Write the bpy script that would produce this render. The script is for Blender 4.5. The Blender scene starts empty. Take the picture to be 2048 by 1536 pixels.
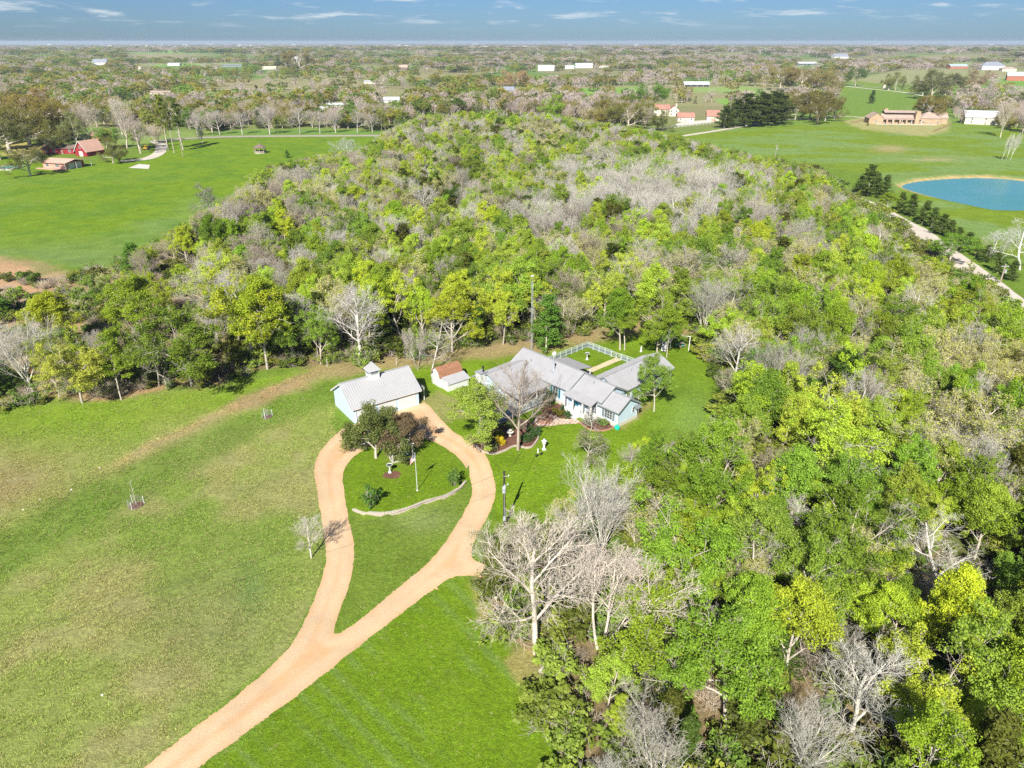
import bpy, math, random
import numpy as np
from mathutils import Vector

# ------------------------------------------------------------------ camera, sky, sun, exposure
SC = bpy.context.scene
F, CAMH = 1421.0, 55.0                       # focal length in pixels of a 2048 px wide frame, flying height in metres
PITCH = math.atan(685 / F)
SP, CP = math.sin(PITCH), math.cos(PITCH)
cam = bpy.data.cameras.new("camera")
camo = bpy.data.objects.new("camera", cam)
SC.collection.objects.link(camo)
camo.location = (0, 0, CAMH)
camo.rotation_euler = (math.pi / 2 - PITCH, 0, 0)
cam.sensor_width = 36
cam.lens = 36 * F / 2048
cam.clip_start = 0.5
cam.clip_end = 60000
SC.camera = camo

SUN_EL, SUN_AZ = 39.0, 193.5                  # the sun stands behind the camera, a little to its left
world = bpy.data.worlds.new("World")
SC.world = world
world.use_nodes = True
wn, wl = world.node_tree.nodes, world.node_tree.links
wn.clear()
def N(t, nodes, **k):
    n = nodes.new(t)
    for a, b in k.items():
        if a == 'inp':
            for i, v in b.items(): n.inputs[i].default_value = v
        else: setattr(n, a, b)
    return n
sky = N('ShaderNodeTexSky', wn, sky_type='NISHITA', sun_disc=False, sun_elevation=math.radians(SUN_EL),
        sun_rotation=math.radians(SUN_AZ), altitude=100, air_density=1.0, dust_density=0.3, ozone_density=3.0)
tint = N('ShaderNodeMix', wn, data_type='RGBA', blend_type='MULTIPLY')
tint.inputs[0].default_value = 1.0
SKY_TINT = (0.31, 0.475, 0.78, 1)
tint.inputs[7].default_value = SKY_TINT
wl.new(sky.outputs[0], tint.inputs[6])
# clouds: flat layers seen edge-on, spread over the whole dome
geo = N('ShaderNodeTexCoord', wn)
sep = N('ShaderNodeSeparateXYZ', wn)
wl.new(geo.outputs['Generated'], sep.inputs[0])
zc = N('ShaderNodeMath', wn, operation='ADD'); zc.inputs[1].default_value = 0.10
zm = N('ShaderNodeMath', wn, operation='MAXIMUM'); zm.inputs[1].default_value = 0.0
wl.new(sep.outputs[2], zm.inputs[0]); wl.new(zm.outputs[0], zc.inputs[0])
dx = N('ShaderNodeMath', wn, operation='DIVIDE'); dy = N('ShaderNodeMath', wn, operation='DIVIDE')
wl.new(sep.outputs[0], dx.inputs[0]); wl.new(zc.outputs[0], dx.inputs[1])
wl.new(sep.outputs[1], dy.inputs[0]); wl.new(zc.outputs[0], dy.inputs[1])
cmb = N('ShaderNodeCombineXYZ', wn)
wl.new(dx.outputs[0], cmb.inputs[0]); wl.new(dy.outputs[0], cmb.inputs[1])
cn = N('ShaderNodeTexNoise', wn, inp={2: 1.5, 3: 9.0, 4: 0.60, 8: 0.3})
wl.new(cmb.outputs[0], cn.inputs['Vector'])
cr = N('ShaderNodeMapRange', wn, interpolation_type='SMOOTHSTEP', inp={1: 0.52, 2: 0.72, 3: 0.0, 4: 1.0})
wl.new(cn.outputs[0], cr.inputs[0])
# fewer clouds right at the horizon line
hz = N('ShaderNodeMapRange', wn, interpolation_type='SMOOTHSTEP', inp={1: 0.010, 2: 0.030, 3: 0.0, 4: 0.85})
wl.new(sep.outputs[2], hz.inputs[0])
cmul = N('ShaderNodeMath', wn, operation='MULTIPLY')
wl.new(cr.outputs[0], cmul.inputs[0]); wl.new(hz.outputs[0], cmul.inputs[1])
CLOUD = (7.0, 7.6, 8.0, 1)
mixc = N('ShaderNodeMix', wn, data_type='RGBA', inp={7: CLOUD})
wl.new(cmul.outputs[0], mixc.inputs[0]); wl.new(tint.outputs[2], mixc.inputs[6])
bg = N('ShaderNodeBackground', wn, inp={1: 0.056})
wl.new(mixc.outputs[2], bg.inputs[0])
wout = N('ShaderNodeOutputWorld', wn)
wl.new(bg.outputs[0], wout.inputs[0])

sl = bpy.data.lights.new("sun", 'SUN')
sl.energy = 5.0
sl.angle = math.radians(0.53)
sl.color = (1.0, 0.94, 0.82)
so = bpy.data.objects.new("sun", sl)
SC.collection.objects.link(so)
ce = math.cos(math.radians(SUN_EL))
SUNV = Vector((math.sin(math.radians(SUN_AZ)) * ce, math.cos(math.radians(SUN_AZ)) * ce, math.sin(math.radians(SUN_EL))))
so.rotation_euler = SUNV.to_track_quat('Z', 'Y').to_euler()
so.location = SUNV * 500

SC.view_settings.view_transform = 'Standard'
SC.view_settings.look = 'None'
SC.view_settings.exposure = 1.04
SC.view_settings.gamma = 1.0
SC.view_settings.use_curve_mapping = False
SC.render.engine = 'CYCLES'
cy = SC.cycles
cy.max_bounces = 5; cy.diffuse_bounces = 3; cy.glossy_bounces = 2; cy.transmission_bounces = 3
cy.transparent_max_bounces = 6; cy.volume_bounces = 0
cy.use_denoising = False
cy.sample_clamp_indirect = 6

# ------------------------------------------------------------------ helpers
COL = SC.collection
def ground_px(px, py, z=0.0):
    u = (px - 1024) / F; v = (py - 768) / F
    d = (u, CP - v * SP, -(SP + v * CP))
    t = (z - CAMH) / d[2]
    return (t * d[0], t * d[1])
def to_px(x, y, z=0.0):
    x = np.asarray(x, float); y = np.asarray(y, float); z = np.asarray(z, float) - CAMH
    dep = y * CP - z * SP
    dep = np.where(dep < 1, 1, dep)
    up = y * SP + z * CP
    return 1024 + F * x / dep, 768 - F * up / dep, F / dep
def fade(a, b, x):
    t = np.clip((np.asarray(x, float) - a) / (b - a), 0, 1)
    return t * t * (3 - 2 * t)
_r = np.random.RandomState(5)
_T = _r.rand(256, 256)
def vnoise(x, y):
    x = np.asarray(x, float); y = np.asarray(y, float)
    xi = np.floor(x).astype(int); yi = np.floor(y).astype(int)
    fx = x - xi; fy = y - yi
    fx = fx * fx * (3 - 2 * fx); fy = fy * fy * (3 - 2 * fy)
    a = _T[xi % 256, yi % 256]; b = _T[(xi + 1) % 256, yi % 256]
    c = _T[xi % 256, (yi + 1) % 256]; d = _T[(xi + 1) % 256, (yi + 1) % 256]
    return (a * (1 - fx) + b * fx) * (1 - fy) + (c * (1 - fx) + d * fx) * fy
def fbm(x, y, o=4):
    s = 0; a = 0.5; t = 0
    for i in range(o):
        s = s + a * vnoise(x * 2 ** i + 17 * i, y * 2 ** i + 31 * i); t += a; a *= 0.5
    return s / t
def seg_dist(px, py, pts):
    """distance to a polyline and the position along it (0..1)"""
    best = np.full(np.shape(px), 1e9); par = np.zeros(np.shape(px)); n = len(pts) - 1
    for i in range(n):
        x0, y0 = pts[i]; x1, y1 = pts[i + 1]
        dx_, dy_ = x1 - x0, y1 - y0
        t = np.clip(((px - x0) * dx_ + (py - y0) * dy_) / (dx_ * dx_ + dy_ * dy_ + 1e-9), 0, 1)
        d = np.hypot(px - x0 - t * dx_, py - y0 - t * dy_)
        m = d < best
        best = np.where(m, d, best); par = np.where(m, (i + t) / n, par)
    return best, par
def poly_sd(px, py, poly):
    """signed distance to a polygon, negative inside"""
    ins = np.zeros(np.shape(px), bool); n = len(poly)
    for i in range(n):
        x0, y0 = poly[i]; x1, y1 = poly[(i + 1) % n]
        if y0 == y1: continue
        c = ((y0 > py) != (y1 > py)) & (px < (x1 - x0) * (py - y0) / (y1 - y0) + x0)
        ins ^= c
    d, _ = seg_dist(px, py, list(poly) + [poly[0]])
    return np.where(ins, -d, d)
def smooth_loop(pts, k=6, closed=True):
    P = [np.array(p, float) for p in pts]; n = len(P); out = []
    rng = range(n) if closed else range(n - 1)
    for i in rng:
        if closed: p0, p1, p2, p3 = P[i - 1], P[i], P[(i + 1) % n], P[(i + 2) % n]
        else: p0, p1, p2, p3 = P[max(i - 1, 0)], P[i], P[i + 1], P[min(i + 2, n - 1)]
        for j in range(k):
            t = j / k
            out.append(tuple(0.5 * ((2 * p1) + (p2 - p0) * t + (2 * p0 - 5 * p1 + 4 * p2 - p3) * t * t + (3 * p1 - p0 - 3 * p2 + p3) * t ** 3)))
    if not closed: out.append(tuple(P[-1]))
    return out
def gpts(pts): return [ground_px(*p) for p in pts]

def props(o, label=None, cat=None, group=None, kind=None):
    if label: o['label'] = label
    if cat: o['category'] = cat
    if group: o['group'] = group
    if kind: o['kind'] = kind
    return o
def empty(name, loc, label, cat, group=None, rz=0.0):
    o = bpy.data.objects.new(name, None); COL.objects.link(o)
    o.empty_display_size = 0.5
    o.location = loc; o.rotation_euler = (0, 0, rz)
    return props(o, label, cat, group)
def copy_tree(o, parent=None):
    c = o.copy(); COL.objects.link(c); c.parent = parent
    for ch in list(KIDS.get(o.name, [])):
        k = copy_tree(ch, c)
        KIDS.setdefault(c.name, []).append(k)
    return c
KIDS = {}
def adopt(ch, par):
    ch.parent = par
    KIDS.setdefault(par.name, []).append(ch)

class MB:
    """collects faces with material slots and links them as one mesh object"""
    def __init__(s): s.v = []; s.f = []; s.m = []
    def poly(s, pts, m=0):
        b = len(s.v); s.v += [tuple(p) for p in pts]; s.f.append(tuple(range(b, b + len(pts)))); s.m.append(m)
    def add(s, vs, fs, m=0):
        b = len(s.v); s.v += [tuple(p) for p in vs]
        s.f += [tuple(i + b for i in f) for f in fs]; s.m += [m] * len(fs)
    def box(s, x0, x1, y0, y1, z0, z1, m=0):
        v = [(x0, y0, z0), (x1, y0, z0), (x1, y1, z0), (x0, y1, z0), (x0, y0, z1), (x1, y0, z1), (x1, y1, z1), (x0, y1, z1)]
        s.add(v, [(0, 3, 2, 1), (4, 5, 6, 7), (0, 1, 5, 4), (1, 2, 6, 5), (2, 3, 7, 6), (3, 0, 4, 7)], m)
    def bar(s, a, b, w, h, m=0, up=(0, 0, 1)):
        a = Vector(a); b = Vector(b); d = (b - a).normalized(); u = Vector(up)
        if abs(d.dot(u)) > 0.99: u = Vector((0, 1, 0))
        r = d.cross(u).normalized() * (w / 2); t = r.cross(d).normalized() * (h / 2)
        v = [a - r - t, a + r - t, a + r + t, a - r + t, b - r - t, b + r - t, b + r + t, b - r + t]
        s.add(v, [(0, 1, 2, 3), (7, 6, 5, 4), (0, 4, 5, 1), (1, 5, 6, 2), (2, 6, 7, 3), (3, 7, 4, 0)], m)
    def tube(s, pts, rad, n=8, m=0, cap=True):
        pts = [Vector(p) for p in pts]
        rad = [rad] * len(pts) if not hasattr(rad, '__len__') else rad
        b = len(s.v)
        for i, p in enumerate(pts):
            d = (pts[min(i + 1, len(pts) - 1)] - pts[max(i - 1, 0)]).normalized()
            u = Vector((0, 0, 1)) if abs(d.z) < 0.9 else Vector((1, 0, 0))
            r = d.cross(u).normalized(); t = r.cross(d)
            for k in range(n):
                a = 2 * math.pi * k / n
                s.v.append(tuple(p + (r * math.cos(a) + t * math.sin(a)) * rad[i]))
        for i in range(len(pts) - 1):
            for k in range(n):
                q = b + i * n; s.f.append((q + k, q + (k + 1) % n, q + n + (k + 1) % n, q + n + k)); s.m.append(m)
        if cap:
            s.f.append(tuple(b + k for k in range(n))[::-1]); s.m.append(m)
            s.f.append(tuple(b + (len(pts) - 1) * n + k for k in range(n))); s.m.append(m)
    def lathe(s, prof, c=(0, 0, 0), n=16, m=0):
        b = len(s.v)
        for r, z in prof:
            for k in range(n):
                a = 2 * math.pi * k / n
                s.v.append((c[0] + r * math.cos(a), c[1] + r * math.sin(a), c[2] + z))
        for i in range(len(prof) - 1):
            for k in range(n):
                q = b + i * n; s.f.append((q + k, q + (k + 1) % n, q + n + (k + 1) % n, q + n + k)); s.m.append(m)
        s.f.append(tuple(b + (len(prof) - 1) * n + k for k in range(n))); s.m.append(m)
    def prism(s, base, z0, z1, m=0):
        n = len(base)
        v = [(p[0], p[1], z0) for p in base] + [(p[0], p[1], z1) for p in base]
        s.add(v, [tuple(range(n))[::-1], tuple(range(n, 2 * n))] + [(i, (i + 1) % n, n + (i + 1) % n, n + i) for i in range(n)], m)
    def slab(s, e0, e1, r1, r0, t=0.07, ribs=0.0, m=0, rib_h=0.06):
        """roof plane between eave e0-e1 and ridge r0-r1, with standing ribs up the slope"""
        e0, e1, r1, r0 = map(Vector, (e0, e1, r1, r0))
        nrm = (e1 - e0).cross(r0 - e0).normalized()
        if nrm.z < 0: nrm = -nrm
        top = [e0, e1, r1, r0]; bot = [p - nrm * t for p in top]
        s.add(top + bot, [(0, 1, 2, 3), (7, 6, 5, 4), (0, 4, 5, 1), (1, 5, 6, 2), (2, 6, 7, 3), (3, 7, 4, 0)], m)
        if ribs:
            L = (e1 - e0).length; k = max(2, int(L / ribs))
            for i in range(k + 1):
                a = e0.lerp(e1, (i + 0.02) / (k + 0.04)) + nrm * (rib_h / 2 - 0.003)
                b = r0.lerp(r1, (i + 0.02) / (k + 0.04)) + nrm * (rib_h / 2 - 0.003)
                s.bar(a, b, 0.07, rib_h, m, nrm)
    def build(s, name, mats, parent=None, smooth=False, kind=None):
        me = bpy.data.meshes.new(name)
        me.from_pydata(s.v, [], s.f)
        mats = mats if isinstance(mats, (list, tuple)) else [mats]
        for m in mats: me.materials.append(m)
        if len(mats) > 1: me.polygons.foreach_set('material_index', s.m)
        if smooth: me.polygons.foreach_set('use_smooth', [True] * len(s.f))
        me.update()
        o = bpy.data.objects.new(name, me); COL.objects.link(o)
        if parent is not None: adopt(o, parent)
        if kind: o['kind'] = kind
        return o
def quad_mesh(name, V, Q, mats, shade=None, midx=None):
    """fast mesh from numpy arrays of quads"""
    me = bpy.data.meshes.new(name)
    nv, nq = len(V), len(Q)
    me.vertices.add(nv); me.vertices.foreach_set('co', np.ascontiguousarray(V, np.float32).ravel())
    me.loops.add(nq * 4); me.loops.foreach_set('vertex_index', np.ascontiguousarray(Q, np.int32).ravel())
    me.polygons.add(nq)
    me.polygons.foreach_set('loop_start', np.arange(0, nq * 4, 4, dtype=np.int32))
    for m in mats: me.materials.append(m)
    if midx is not None: me.polygons.foreach_set('material_index', np.ascontiguousarray(midx, np.int32))
    me.update(calc_edges=True)
    if shade is not None:
        a = me.attributes.new('shade', 'FLOAT', 'POINT'); a.data.foreach_set('value', np.ascontiguousarray(shade, np.float32))
    return me

# ------------------------------------------------------------------ materials
def new_mat(name):
    m = bpy.data.materials.new(name); m.use_nodes = True
    nt = m.node_tree; nt.nodes.clear()
    out = nt.nodes.new('ShaderNodeOutputMaterial')
    return m, nt.nodes, nt.links, out
def noise_node(n, l, scale, detail=3, rough=0.55, vec=None, dist=0.0):
    t = N('ShaderNodeTexNoise', n, inp={2: scale, 3: detail, 4: rough, 8: dist})
    if vec is not None: l.new(vec, t.inputs['Vector'])
    return t
def plain(name, col, rough=0.7, var=0.12, scale=3.0, metal=0.0, bump=0.0, bscale=20.0, spec=0.3, obj=True, stain=None, fine=0.0):
    """base colour broken up by two noises, optional stains and fine relief"""
    m, n, l, out = new_mat(name)
    tc = N('ShaderNodeTexCoord', n)
    vec = tc.outputs['Object']
    a = noise_node(n, l, scale, 4, 0.6, vec)
    mr = N('ShaderNodeMapRange', n, inp={1: 0.25, 2: 0.75, 3: 1 - var, 4: 1 + var}); l.new(a.outputs[0], mr.inputs[0])
    src = mr.outputs[0]
    if fine:
        b = noise_node(n, l, scale * 14, 3, 0.6, vec)
        m2 = N('ShaderNodeMapRange', n, inp={1: 0.25, 2: 0.75, 3: 1 - fine, 4: 1 + fine}); l.new(b.outputs[0], m2.inputs[0])
        mu = N('ShaderNodeMath', n, operation='MULTIPLY'); l.new(src, mu.inputs[0]); l.new(m2.outputs[0], mu.inputs[1]); src = mu.outputs[0]
    vm = N('ShaderNodeVectorMath', n, operation='SCALE'); vm.inputs[0].default_value = col[:3]
    l.new(src, vm.inputs['Scale'])
    csrc = vm.outputs[0]
    if stain:
        s = noise_node(n, l, stain[1], 5, 0.65, vec, 0.4)
        sr = N('ShaderNodeMapRange', n, interpolation_type='SMOOTHSTEP', inp={1: 0.52, 2: 0.72, 3: 0.0, 4: stain[2]}); l.new(s.outputs[0], sr.inputs[0])
        mx = N('ShaderNodeMix', n, data_type='RGBA', inp={7: (*stain[0], 1)}); l.new(sr.outputs[0], mx.inputs[0]); l.new(csrc, mx.inputs[6]); csrc = mx.outputs[2]
    p = N('ShaderNodeBsdfPrincipled', n)
    l.new(csrc, p.inputs['Base Color'])
    p.inputs['Roughness'].default_value = rough; p.inputs['Metallic'].default_value = metal
    p.inputs['Specular IOR Level'].default_value = spec
    if bump:
        bn = noise_node(n, l, bscale, 3, 0.6, vec)
        bp = N('ShaderNodeBump', n, inp={0: bump, 1: 0.05}); l.new(bn.outputs[0], bp.inputs['Height']); l.new(bp.outputs[0], p.inputs['Normal'])
    l.new(p.outputs[0], out.inputs[0])
    return m
M = {}
M['metal_roof'] = plain('galvanised_roof', (0.30, 0.305, 0.325), 0.5, 0.07, 0.6, 0.0, spec=0.4, stain=((0.25, 0.245, 0.25), 0.5, 0.35), fine=0.04)
M['metal_roof2'] = plain('light_metal_roof', (0.335, 0.34, 0.355), 0.5, 0.05, 0.5, 0.0, spec=0.4, stain=((0.27, 0.265, 0.26), 0.4, 0.35))
M['blue'] = plain('pale_blue_siding', (0.42, 0.54, 0.65), 0.75, 0.06, 0.8, fine=0.03, stain=((0.40, 0.50, 0.57), 0.7, 0.3))
M['white'] = plain('white_paint', (0.53, 0.54, 0.545), 0.6, 0.05, 1.2, stain=((0.58, 0.57, 0.53), 1.1, 0.3))
M['stone_white'] = plain('whitewashed_base', (0.47, 0.45, 0.41), 0.85, 0.12, 2.0, bump=0.6, bscale=9, stain=((0.42, 0.39, 0.34), 1.4, 0.45))
M['teal'] = plain('teal_paint', (0.015, 0.14, 0.20), 0.5, 0.1)
M['teal_bright'] = plain('turquoise_plastic', (0.02, 0.42, 0.33), 0.4, 0.1)
M['glass'] = plain('window_glass', (0.05, 0.07, 0.08), 0.08, 0.3, 1.0, spec=0.9)
M['dark'] = plain('near_black', (0.02, 0.02, 0.022), 0.8, 0.2)
M['grey_trim'] = plain('grey_trim', (0.16, 0.19, 0.21), 0.6, 0.1)
M['shingle'] = plain('brown_shingles', (0.27, 0.135, 0.08), 0.9, 0.22, 1.5, fine=0.2, bump=0.5, bscale=14, stain=((0.20, 0.10, 0.06), 1.2, 0.5))
M['deck'] = plain('weathered_deck', (0.34, 0.35, 0.36), 0.85, 0.18, 2.0, fine=0.15)
M['wood'] = plain('weathered_wood', (0.28, 0.24, 0.20), 0.9, 0.2, 2.0, fine=0.15)
M['wood_pale'] = plain('silvered_wood', (0.42, 0.40, 0.37), 0.9, 0.2, 2.0, fine=0.15)
M['pole'] = plain('creosoted_pole', (0.045, 0.036, 0.032), 0.85, 0.25, 3.0)
M['fence'] = plain('pale_green_grey_fence', (0.36, 0.42, 0.385), 0.8, 0.1, 2.0)
M['galv'] = plain('galvanised_steel', (0.42, 0.45, 0.50), 0.45, 0.1, 2.0, metal=0.3)
M['capstone'] = plain('capstone', (0.40, 0.36, 0.31), .9, .15, 1.2, fine=.15)
M['concrete'] = plain('pale_concrete', (0.50, 0.48, 0.44), 0.9, 0.12, 0.7, fine=0.1, stain=((0.35, 0.33, 0.29), 0.5, 0.4))
M['block'] = plain('retaining_block', (0.40, 0.335, 0.29), 0.9, 0.2, 1.6, fine=0.15, bump=0.6, bscale=10)
M['brick'] = plain('edging_brick', (0.36, 0.20, 0.15), 0.9, 0.25, 3.0, fine=0.2)
M['flag_stone'] = plain('flagstone', (0.52, 0.43, 0.37), 0.85, 0.25, 1.1, fine=0.12)
M['mulch'] = plain('bark_mulch', (0.135, 0.065, 0.045), 0.95, 0.35, 1.5, fine=0.5, bump=1.0, bscale=25)
M['soil'] = plain('bare_soil', (0.33, 0.235, 0.17), 0.95, 0.2, 1.0, fine=0.3)
M['log'] = plain('fallen_log_wood', (0.45, 0.41, 0.36), 0.9, 0.2, 3)
M['black'] = plain('black_metal', (0.02, 0.02, 0.022), 0.5, 0.2)
M['rock'] = plain('white_rock', (0.68, 0.66, 0.60), 0.9, 0.1)

def build_haze():
    m = bpy.data.materials.new('haze'); m.use_nodes = True
    n, l = m.node_tree.nodes, m.node_tree.links; n.clear()
    out = n.new('ShaderNodeOutputMaterial'); v = N('ShaderNodeVolumePrincipled', n)
    v.inputs['Color'].default_value = (.70, .84, 1.0, 1); v.inputs['Density'].default_value = 0.00008; v.inputs['Anisotropy'].default_value = 0.1
    l.new(v.outputs[0], out.inputs['Volume'])
    b = MB(); b.box(-24000, 24000, -24000, 24000, -16, 63); b.build('haze', m, kind='stuff')['label'] = 'thin blue haze over the whole country'
# ------------------------------------------------------------------ ground: one sheet to the horizon
BERM = gpts([(-420, 1330), (-200, 1190), (0, 1060), (130, 985), (300, 905), (450, 832), (600, 768), (690, 738)])
ISLAND_WALL_PX = [(706, 1020), (722, 1028), (745, 1031), (775, 1031), (815, 1022), (850, 1008), (880, 1000), (905, 990), (922, 977), (932, 964)]
ISLAND_WALL = smooth_loop(gpts(ISLAND_WALL_PX), 5, closed=False)
POND_PX = [(1795, 371), (1830, 361), (1900, 355), (1980, 354), (2070, 363), (2170, 385), (2190, 400), (2150, 417), (2060, 421), (1990, 420), (1940, 411), (1880, 398), (1830, 385)]
POND = smooth_loop(gpts(POND_PX), 4)
def terrain(x, y):
    x = np.asarray(x, float); y = np.asarray(y, float)
    r = np.hypot(x, y)
    h = fade(650, 1800, r) * (fbm(x / 620 + 9, y / 620 + 4, 3) - 0.5) * 16
    h = h + 16 * fade(2300, 3400, r + 500 * (fbm(x / 1500, y / 1500 + 7, 2) - .5)) * (1 - 0.85 * fade(4200, 5600, r))
    d, _ = seg_dist(x, y, BERM)
    h = h + 0.55 * np.exp(-(d / 2.6) ** 2)
    # lawn held up behind the island's retaining wall
    d, _ = seg_dist(x, y, ISLAND_WALL)
    side = y > np.interp(x, [p[0] for p in ISLAND_WALL], [p[1] for p in ISLAND_WALL])
    inx = (x > ISLAND_WALL[0][0]) & (x < ISLAND_WALL[-1][0])
    h = h + np.where(side & inx, 0.32 * (1 - fade(1.2, 7.0, d)), 0)
    # pond basin
    m = (np.abs(x - 225) < 110) & (np.abs(y - 300) < 90)
    if np.any(m):
        sd = poly_sd(x[m], y[m], POND) if x.ndim else poly_sd(x, y, POND)
        b = -1.5 * (1 - fade(-6, 0.5, sd)) + 0.35 * np.exp(-((sd - 5) / 4) ** 2) + 0.05
        if x.ndim: h = h.copy(); h[m] += b
        else: h = h + b
    return h
def tz(x, y): return float(terrain(np.array([x]), np.array([y]))[0])

def zone_colours(x, y):
    """albedo of the ground cover: what grows or lies there"""
    px, py, s = to_px(x, y, 0)
    r = np.hypot(x, y)
    behind = (y < 5)
    px = np.where(behind, 1024, px); py = np.where(behind, 3000, py)
    wob = (fbm(x / 7, y / 7, 3) - .5) * 5.0 * s       # edges wander by a few metres
    wob1 = (fbm(x / 3, y / 3 + 9, 3) - .5) * 2.4 * s
    wide = fbm(x / 38 + 3, y / 38, 4); mid = fbm(x / 9, y / 9 + 5, 4); sml = fbm(x / 2.5 + 11, y / 2.5, 3)
    col = np.empty(x.shape + (3,))
    LUSH = np.array((.112, .186, .008)); MEAD = np.array((.115, .190, .020)); OLIVE = np.array((.195, .240, .058))
    DRY = np.array((.270, .245, .115)); TAN = np.array((.330, .260, .135)); BROWN = np.array((.300, .210, .115)); DARKG = np.array((.100, .175, .020))
    PALE = np.array((.16, .25, .075)); LITTER = np.array((.200, .155, .085))
    col[...] = MEAD
    def lay(m, c, k=1.0):
        m = np.clip(m, 0, 1) * k
        col[...] = col * (1 - m[..., None]) + c * m[..., None]
    def region(pts, feather, w=0.0):
        return 1 - fade(-feather, feather, poly_sd(px, py, pts) + w)
    # far country: patchwork of pasture, scrub and bare fields
    far = fade(420, 700, r)
    lay(far, np.array((.200, .195, .095)))
    lay(far * fade(.50, .56, fbm(x / 260, y / 260, 2)), np.array((.105, .190, .035)), .9)
    lay(far * fade(.58, .62, fbm(x / 300 + 50, y / 190, 2)), np.array((.250, .230, .120)), .8)
    lay(fade(2500, 5000, r), np.array((.17, .16, .12)), .7)
    # woods floor
    woods = np.clip(sum(region(p, 9, wob) for p in WOODS_PX), 0, 1)
    lay(woods, LITTER * (0.75 + .5 * mid[..., None]))
    lay(woods * fade(.5, .62, wide), np.array((.075, .11, .025)), .8)
    # brushy ground at the left
    brush = region([(-400, 470), (0, 505), (60, 520), (190, 560), (330, 480), (360, 440), (470, 470), (560, 600), (430, 745), (240, 795), (0, 815), (-500, 860)], 16, wob)
    lay(brush, BROWN * (.8 + .5 * mid[..., None]))
    lay(brush * fade(.46, .6, sml * .5 + wide * .5), np.array((.19, .20, .07)), .8)
    lay(region([(-60, 520), (60, 530), (90, 580), (40, 640), (-60, 640)], 8, wob1), np.array((.42, .26, .155)), .8)
    # big meadow at the left
    mead = region([(-900, 300), (0, 300), (120, 330), (280, 318), (330, 282), (560, 272), (800, 272), (742, 318), (640, 330), (540, 350), (500, 400), (400, 450), (330, 470), (190, 540), (60, 512), (-500, 500)], 6, wob1)
    lay(mead, LUSH * 1.12)
    lay(mead * fade(.40, .62, wide) * fade(320, 450, py), PALE * .9, .75)
    lay(mead * fade(.50, .62, mid), np.array((.075, .165, .012)), .5)
    lay(mead * fade(440, 540, py), np.array((.13, .20, .05)), .65)
    # mown field, lower left
    fld = region([(-900, 1000), (-300, 860), (0, 818), (240, 800), (430, 775), (640, 735), (720, 730), (680, 790), (660, 850), (690, 880), (640, 930), (636, 1010), (652, 1100), (640, 1170), (575, 1300), (285, 1540), (100, 1800), (-900, 1800)], 5, 0)
    lay(fld, OLIVE)
    lay(fld * fade(.44, .64, wide), np.array((.115, .195, .022)), .6)
    lay(fld * fade(.46, .68, mid), DRY, .60)
    lay(fld * (1 - fade(20, 120, np.abs(py - 800 - (px - 240) * -.12))), LUSH * 1.25, .8)
    lay(fld * np.exp(-(((px + 20) / 150) ** 2 + ((py - 960) / 70) ** 2)), np.array((.24, .19, .10)), .7)
    lay(fld * np.exp(-(((px - 430) / 140) ** 2 + ((py - 1250) / 110) ** 2)), np.array((.17, .18, .075)), .6)
    lay(fld * np.exp(-(((px - 505) / 34) ** 2 + ((py - 1175) / 55) ** 2)), np.array((.085, .170, .045)), .45)
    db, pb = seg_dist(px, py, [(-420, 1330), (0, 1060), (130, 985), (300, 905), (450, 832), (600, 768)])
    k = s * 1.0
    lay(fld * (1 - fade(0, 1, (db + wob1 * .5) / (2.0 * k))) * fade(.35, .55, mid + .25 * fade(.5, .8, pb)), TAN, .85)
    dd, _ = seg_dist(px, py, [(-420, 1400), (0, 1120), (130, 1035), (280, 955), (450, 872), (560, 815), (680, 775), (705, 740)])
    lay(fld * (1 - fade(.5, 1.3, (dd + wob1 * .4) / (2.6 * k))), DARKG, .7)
    # lawns by the house
    lawn = region([(1000, 1075), (975, 1000), (930, 900), (860, 820), (838, 800), (830, 770), (700, 745), (560, 775), (640, 735), (830, 722), (980, 700), (1200, 668), (1300, 655), (1400, 668), (1430, 760), (1470, 870), (1440, 960), (1340, 1000), (1240, 1010), (1170, 1045), (1080, 1085), (1010, 1110)], 6, wob1)
    lay(lawn, LUSH)
    lay(lawn * fade(.45, .65, mid), LUSH * 1.3, .6)
    lay(lawn * np.exp(-(((px - 1390) / 60) ** 2 + ((py - 850) / 70) ** 2)), PALE, .5)
    lay(lawn * fade(.5, .7, wide) * fade(930, 1000, py), np.array((.16, .21, .05)), .5)
    isl = region([(689, 940), (705, 900), (760, 880), (852, 872), (906, 906), (938, 952), (944, 986), (932, 1020), (904, 1066), (855, 1126), (769, 1198), (666, 1272), (686, 1204), (706, 1146), (710, 1089), (697, 1032), (687, 974)], 4, 0)
    lay(isl, LUSH)
    low = isl * (py > np.interp(px, [q[0] for q in ISLAND_WALL_PX], [q[1] for q in ISLAND_WALL_PX]))
    lay(low, np.array((.118, .180, .022)))
    lay(low * np.exp(-(((px - 850) / 60) ** 2 + ((py - 1040) / 26) ** 2)), np.array((.19, .24, .08)), .75)
    lay(isl * np.exp(-(((px - 800) / 26) ** 2 + ((py - 897) / 26) ** 2)), LITTER, .6)
    bot = region([(330, 1600), (400, 1533), (591, 1394), (712, 1298), (898, 1159), (960, 1160), (1000, 1260), (1060, 1320), (1110, 1420), (1120, 1700), (300, 1900)], 8, wob1)
    lay(bot, LUSH * 1.02)
    st = np.sin((px * .72 - py * .69) / 6.5 + 2 * wide)       # mower passes
    lay(bot * fade(-.2, .9, st) * fade(.36, .56, mid), PALE * .8, .42)
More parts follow.
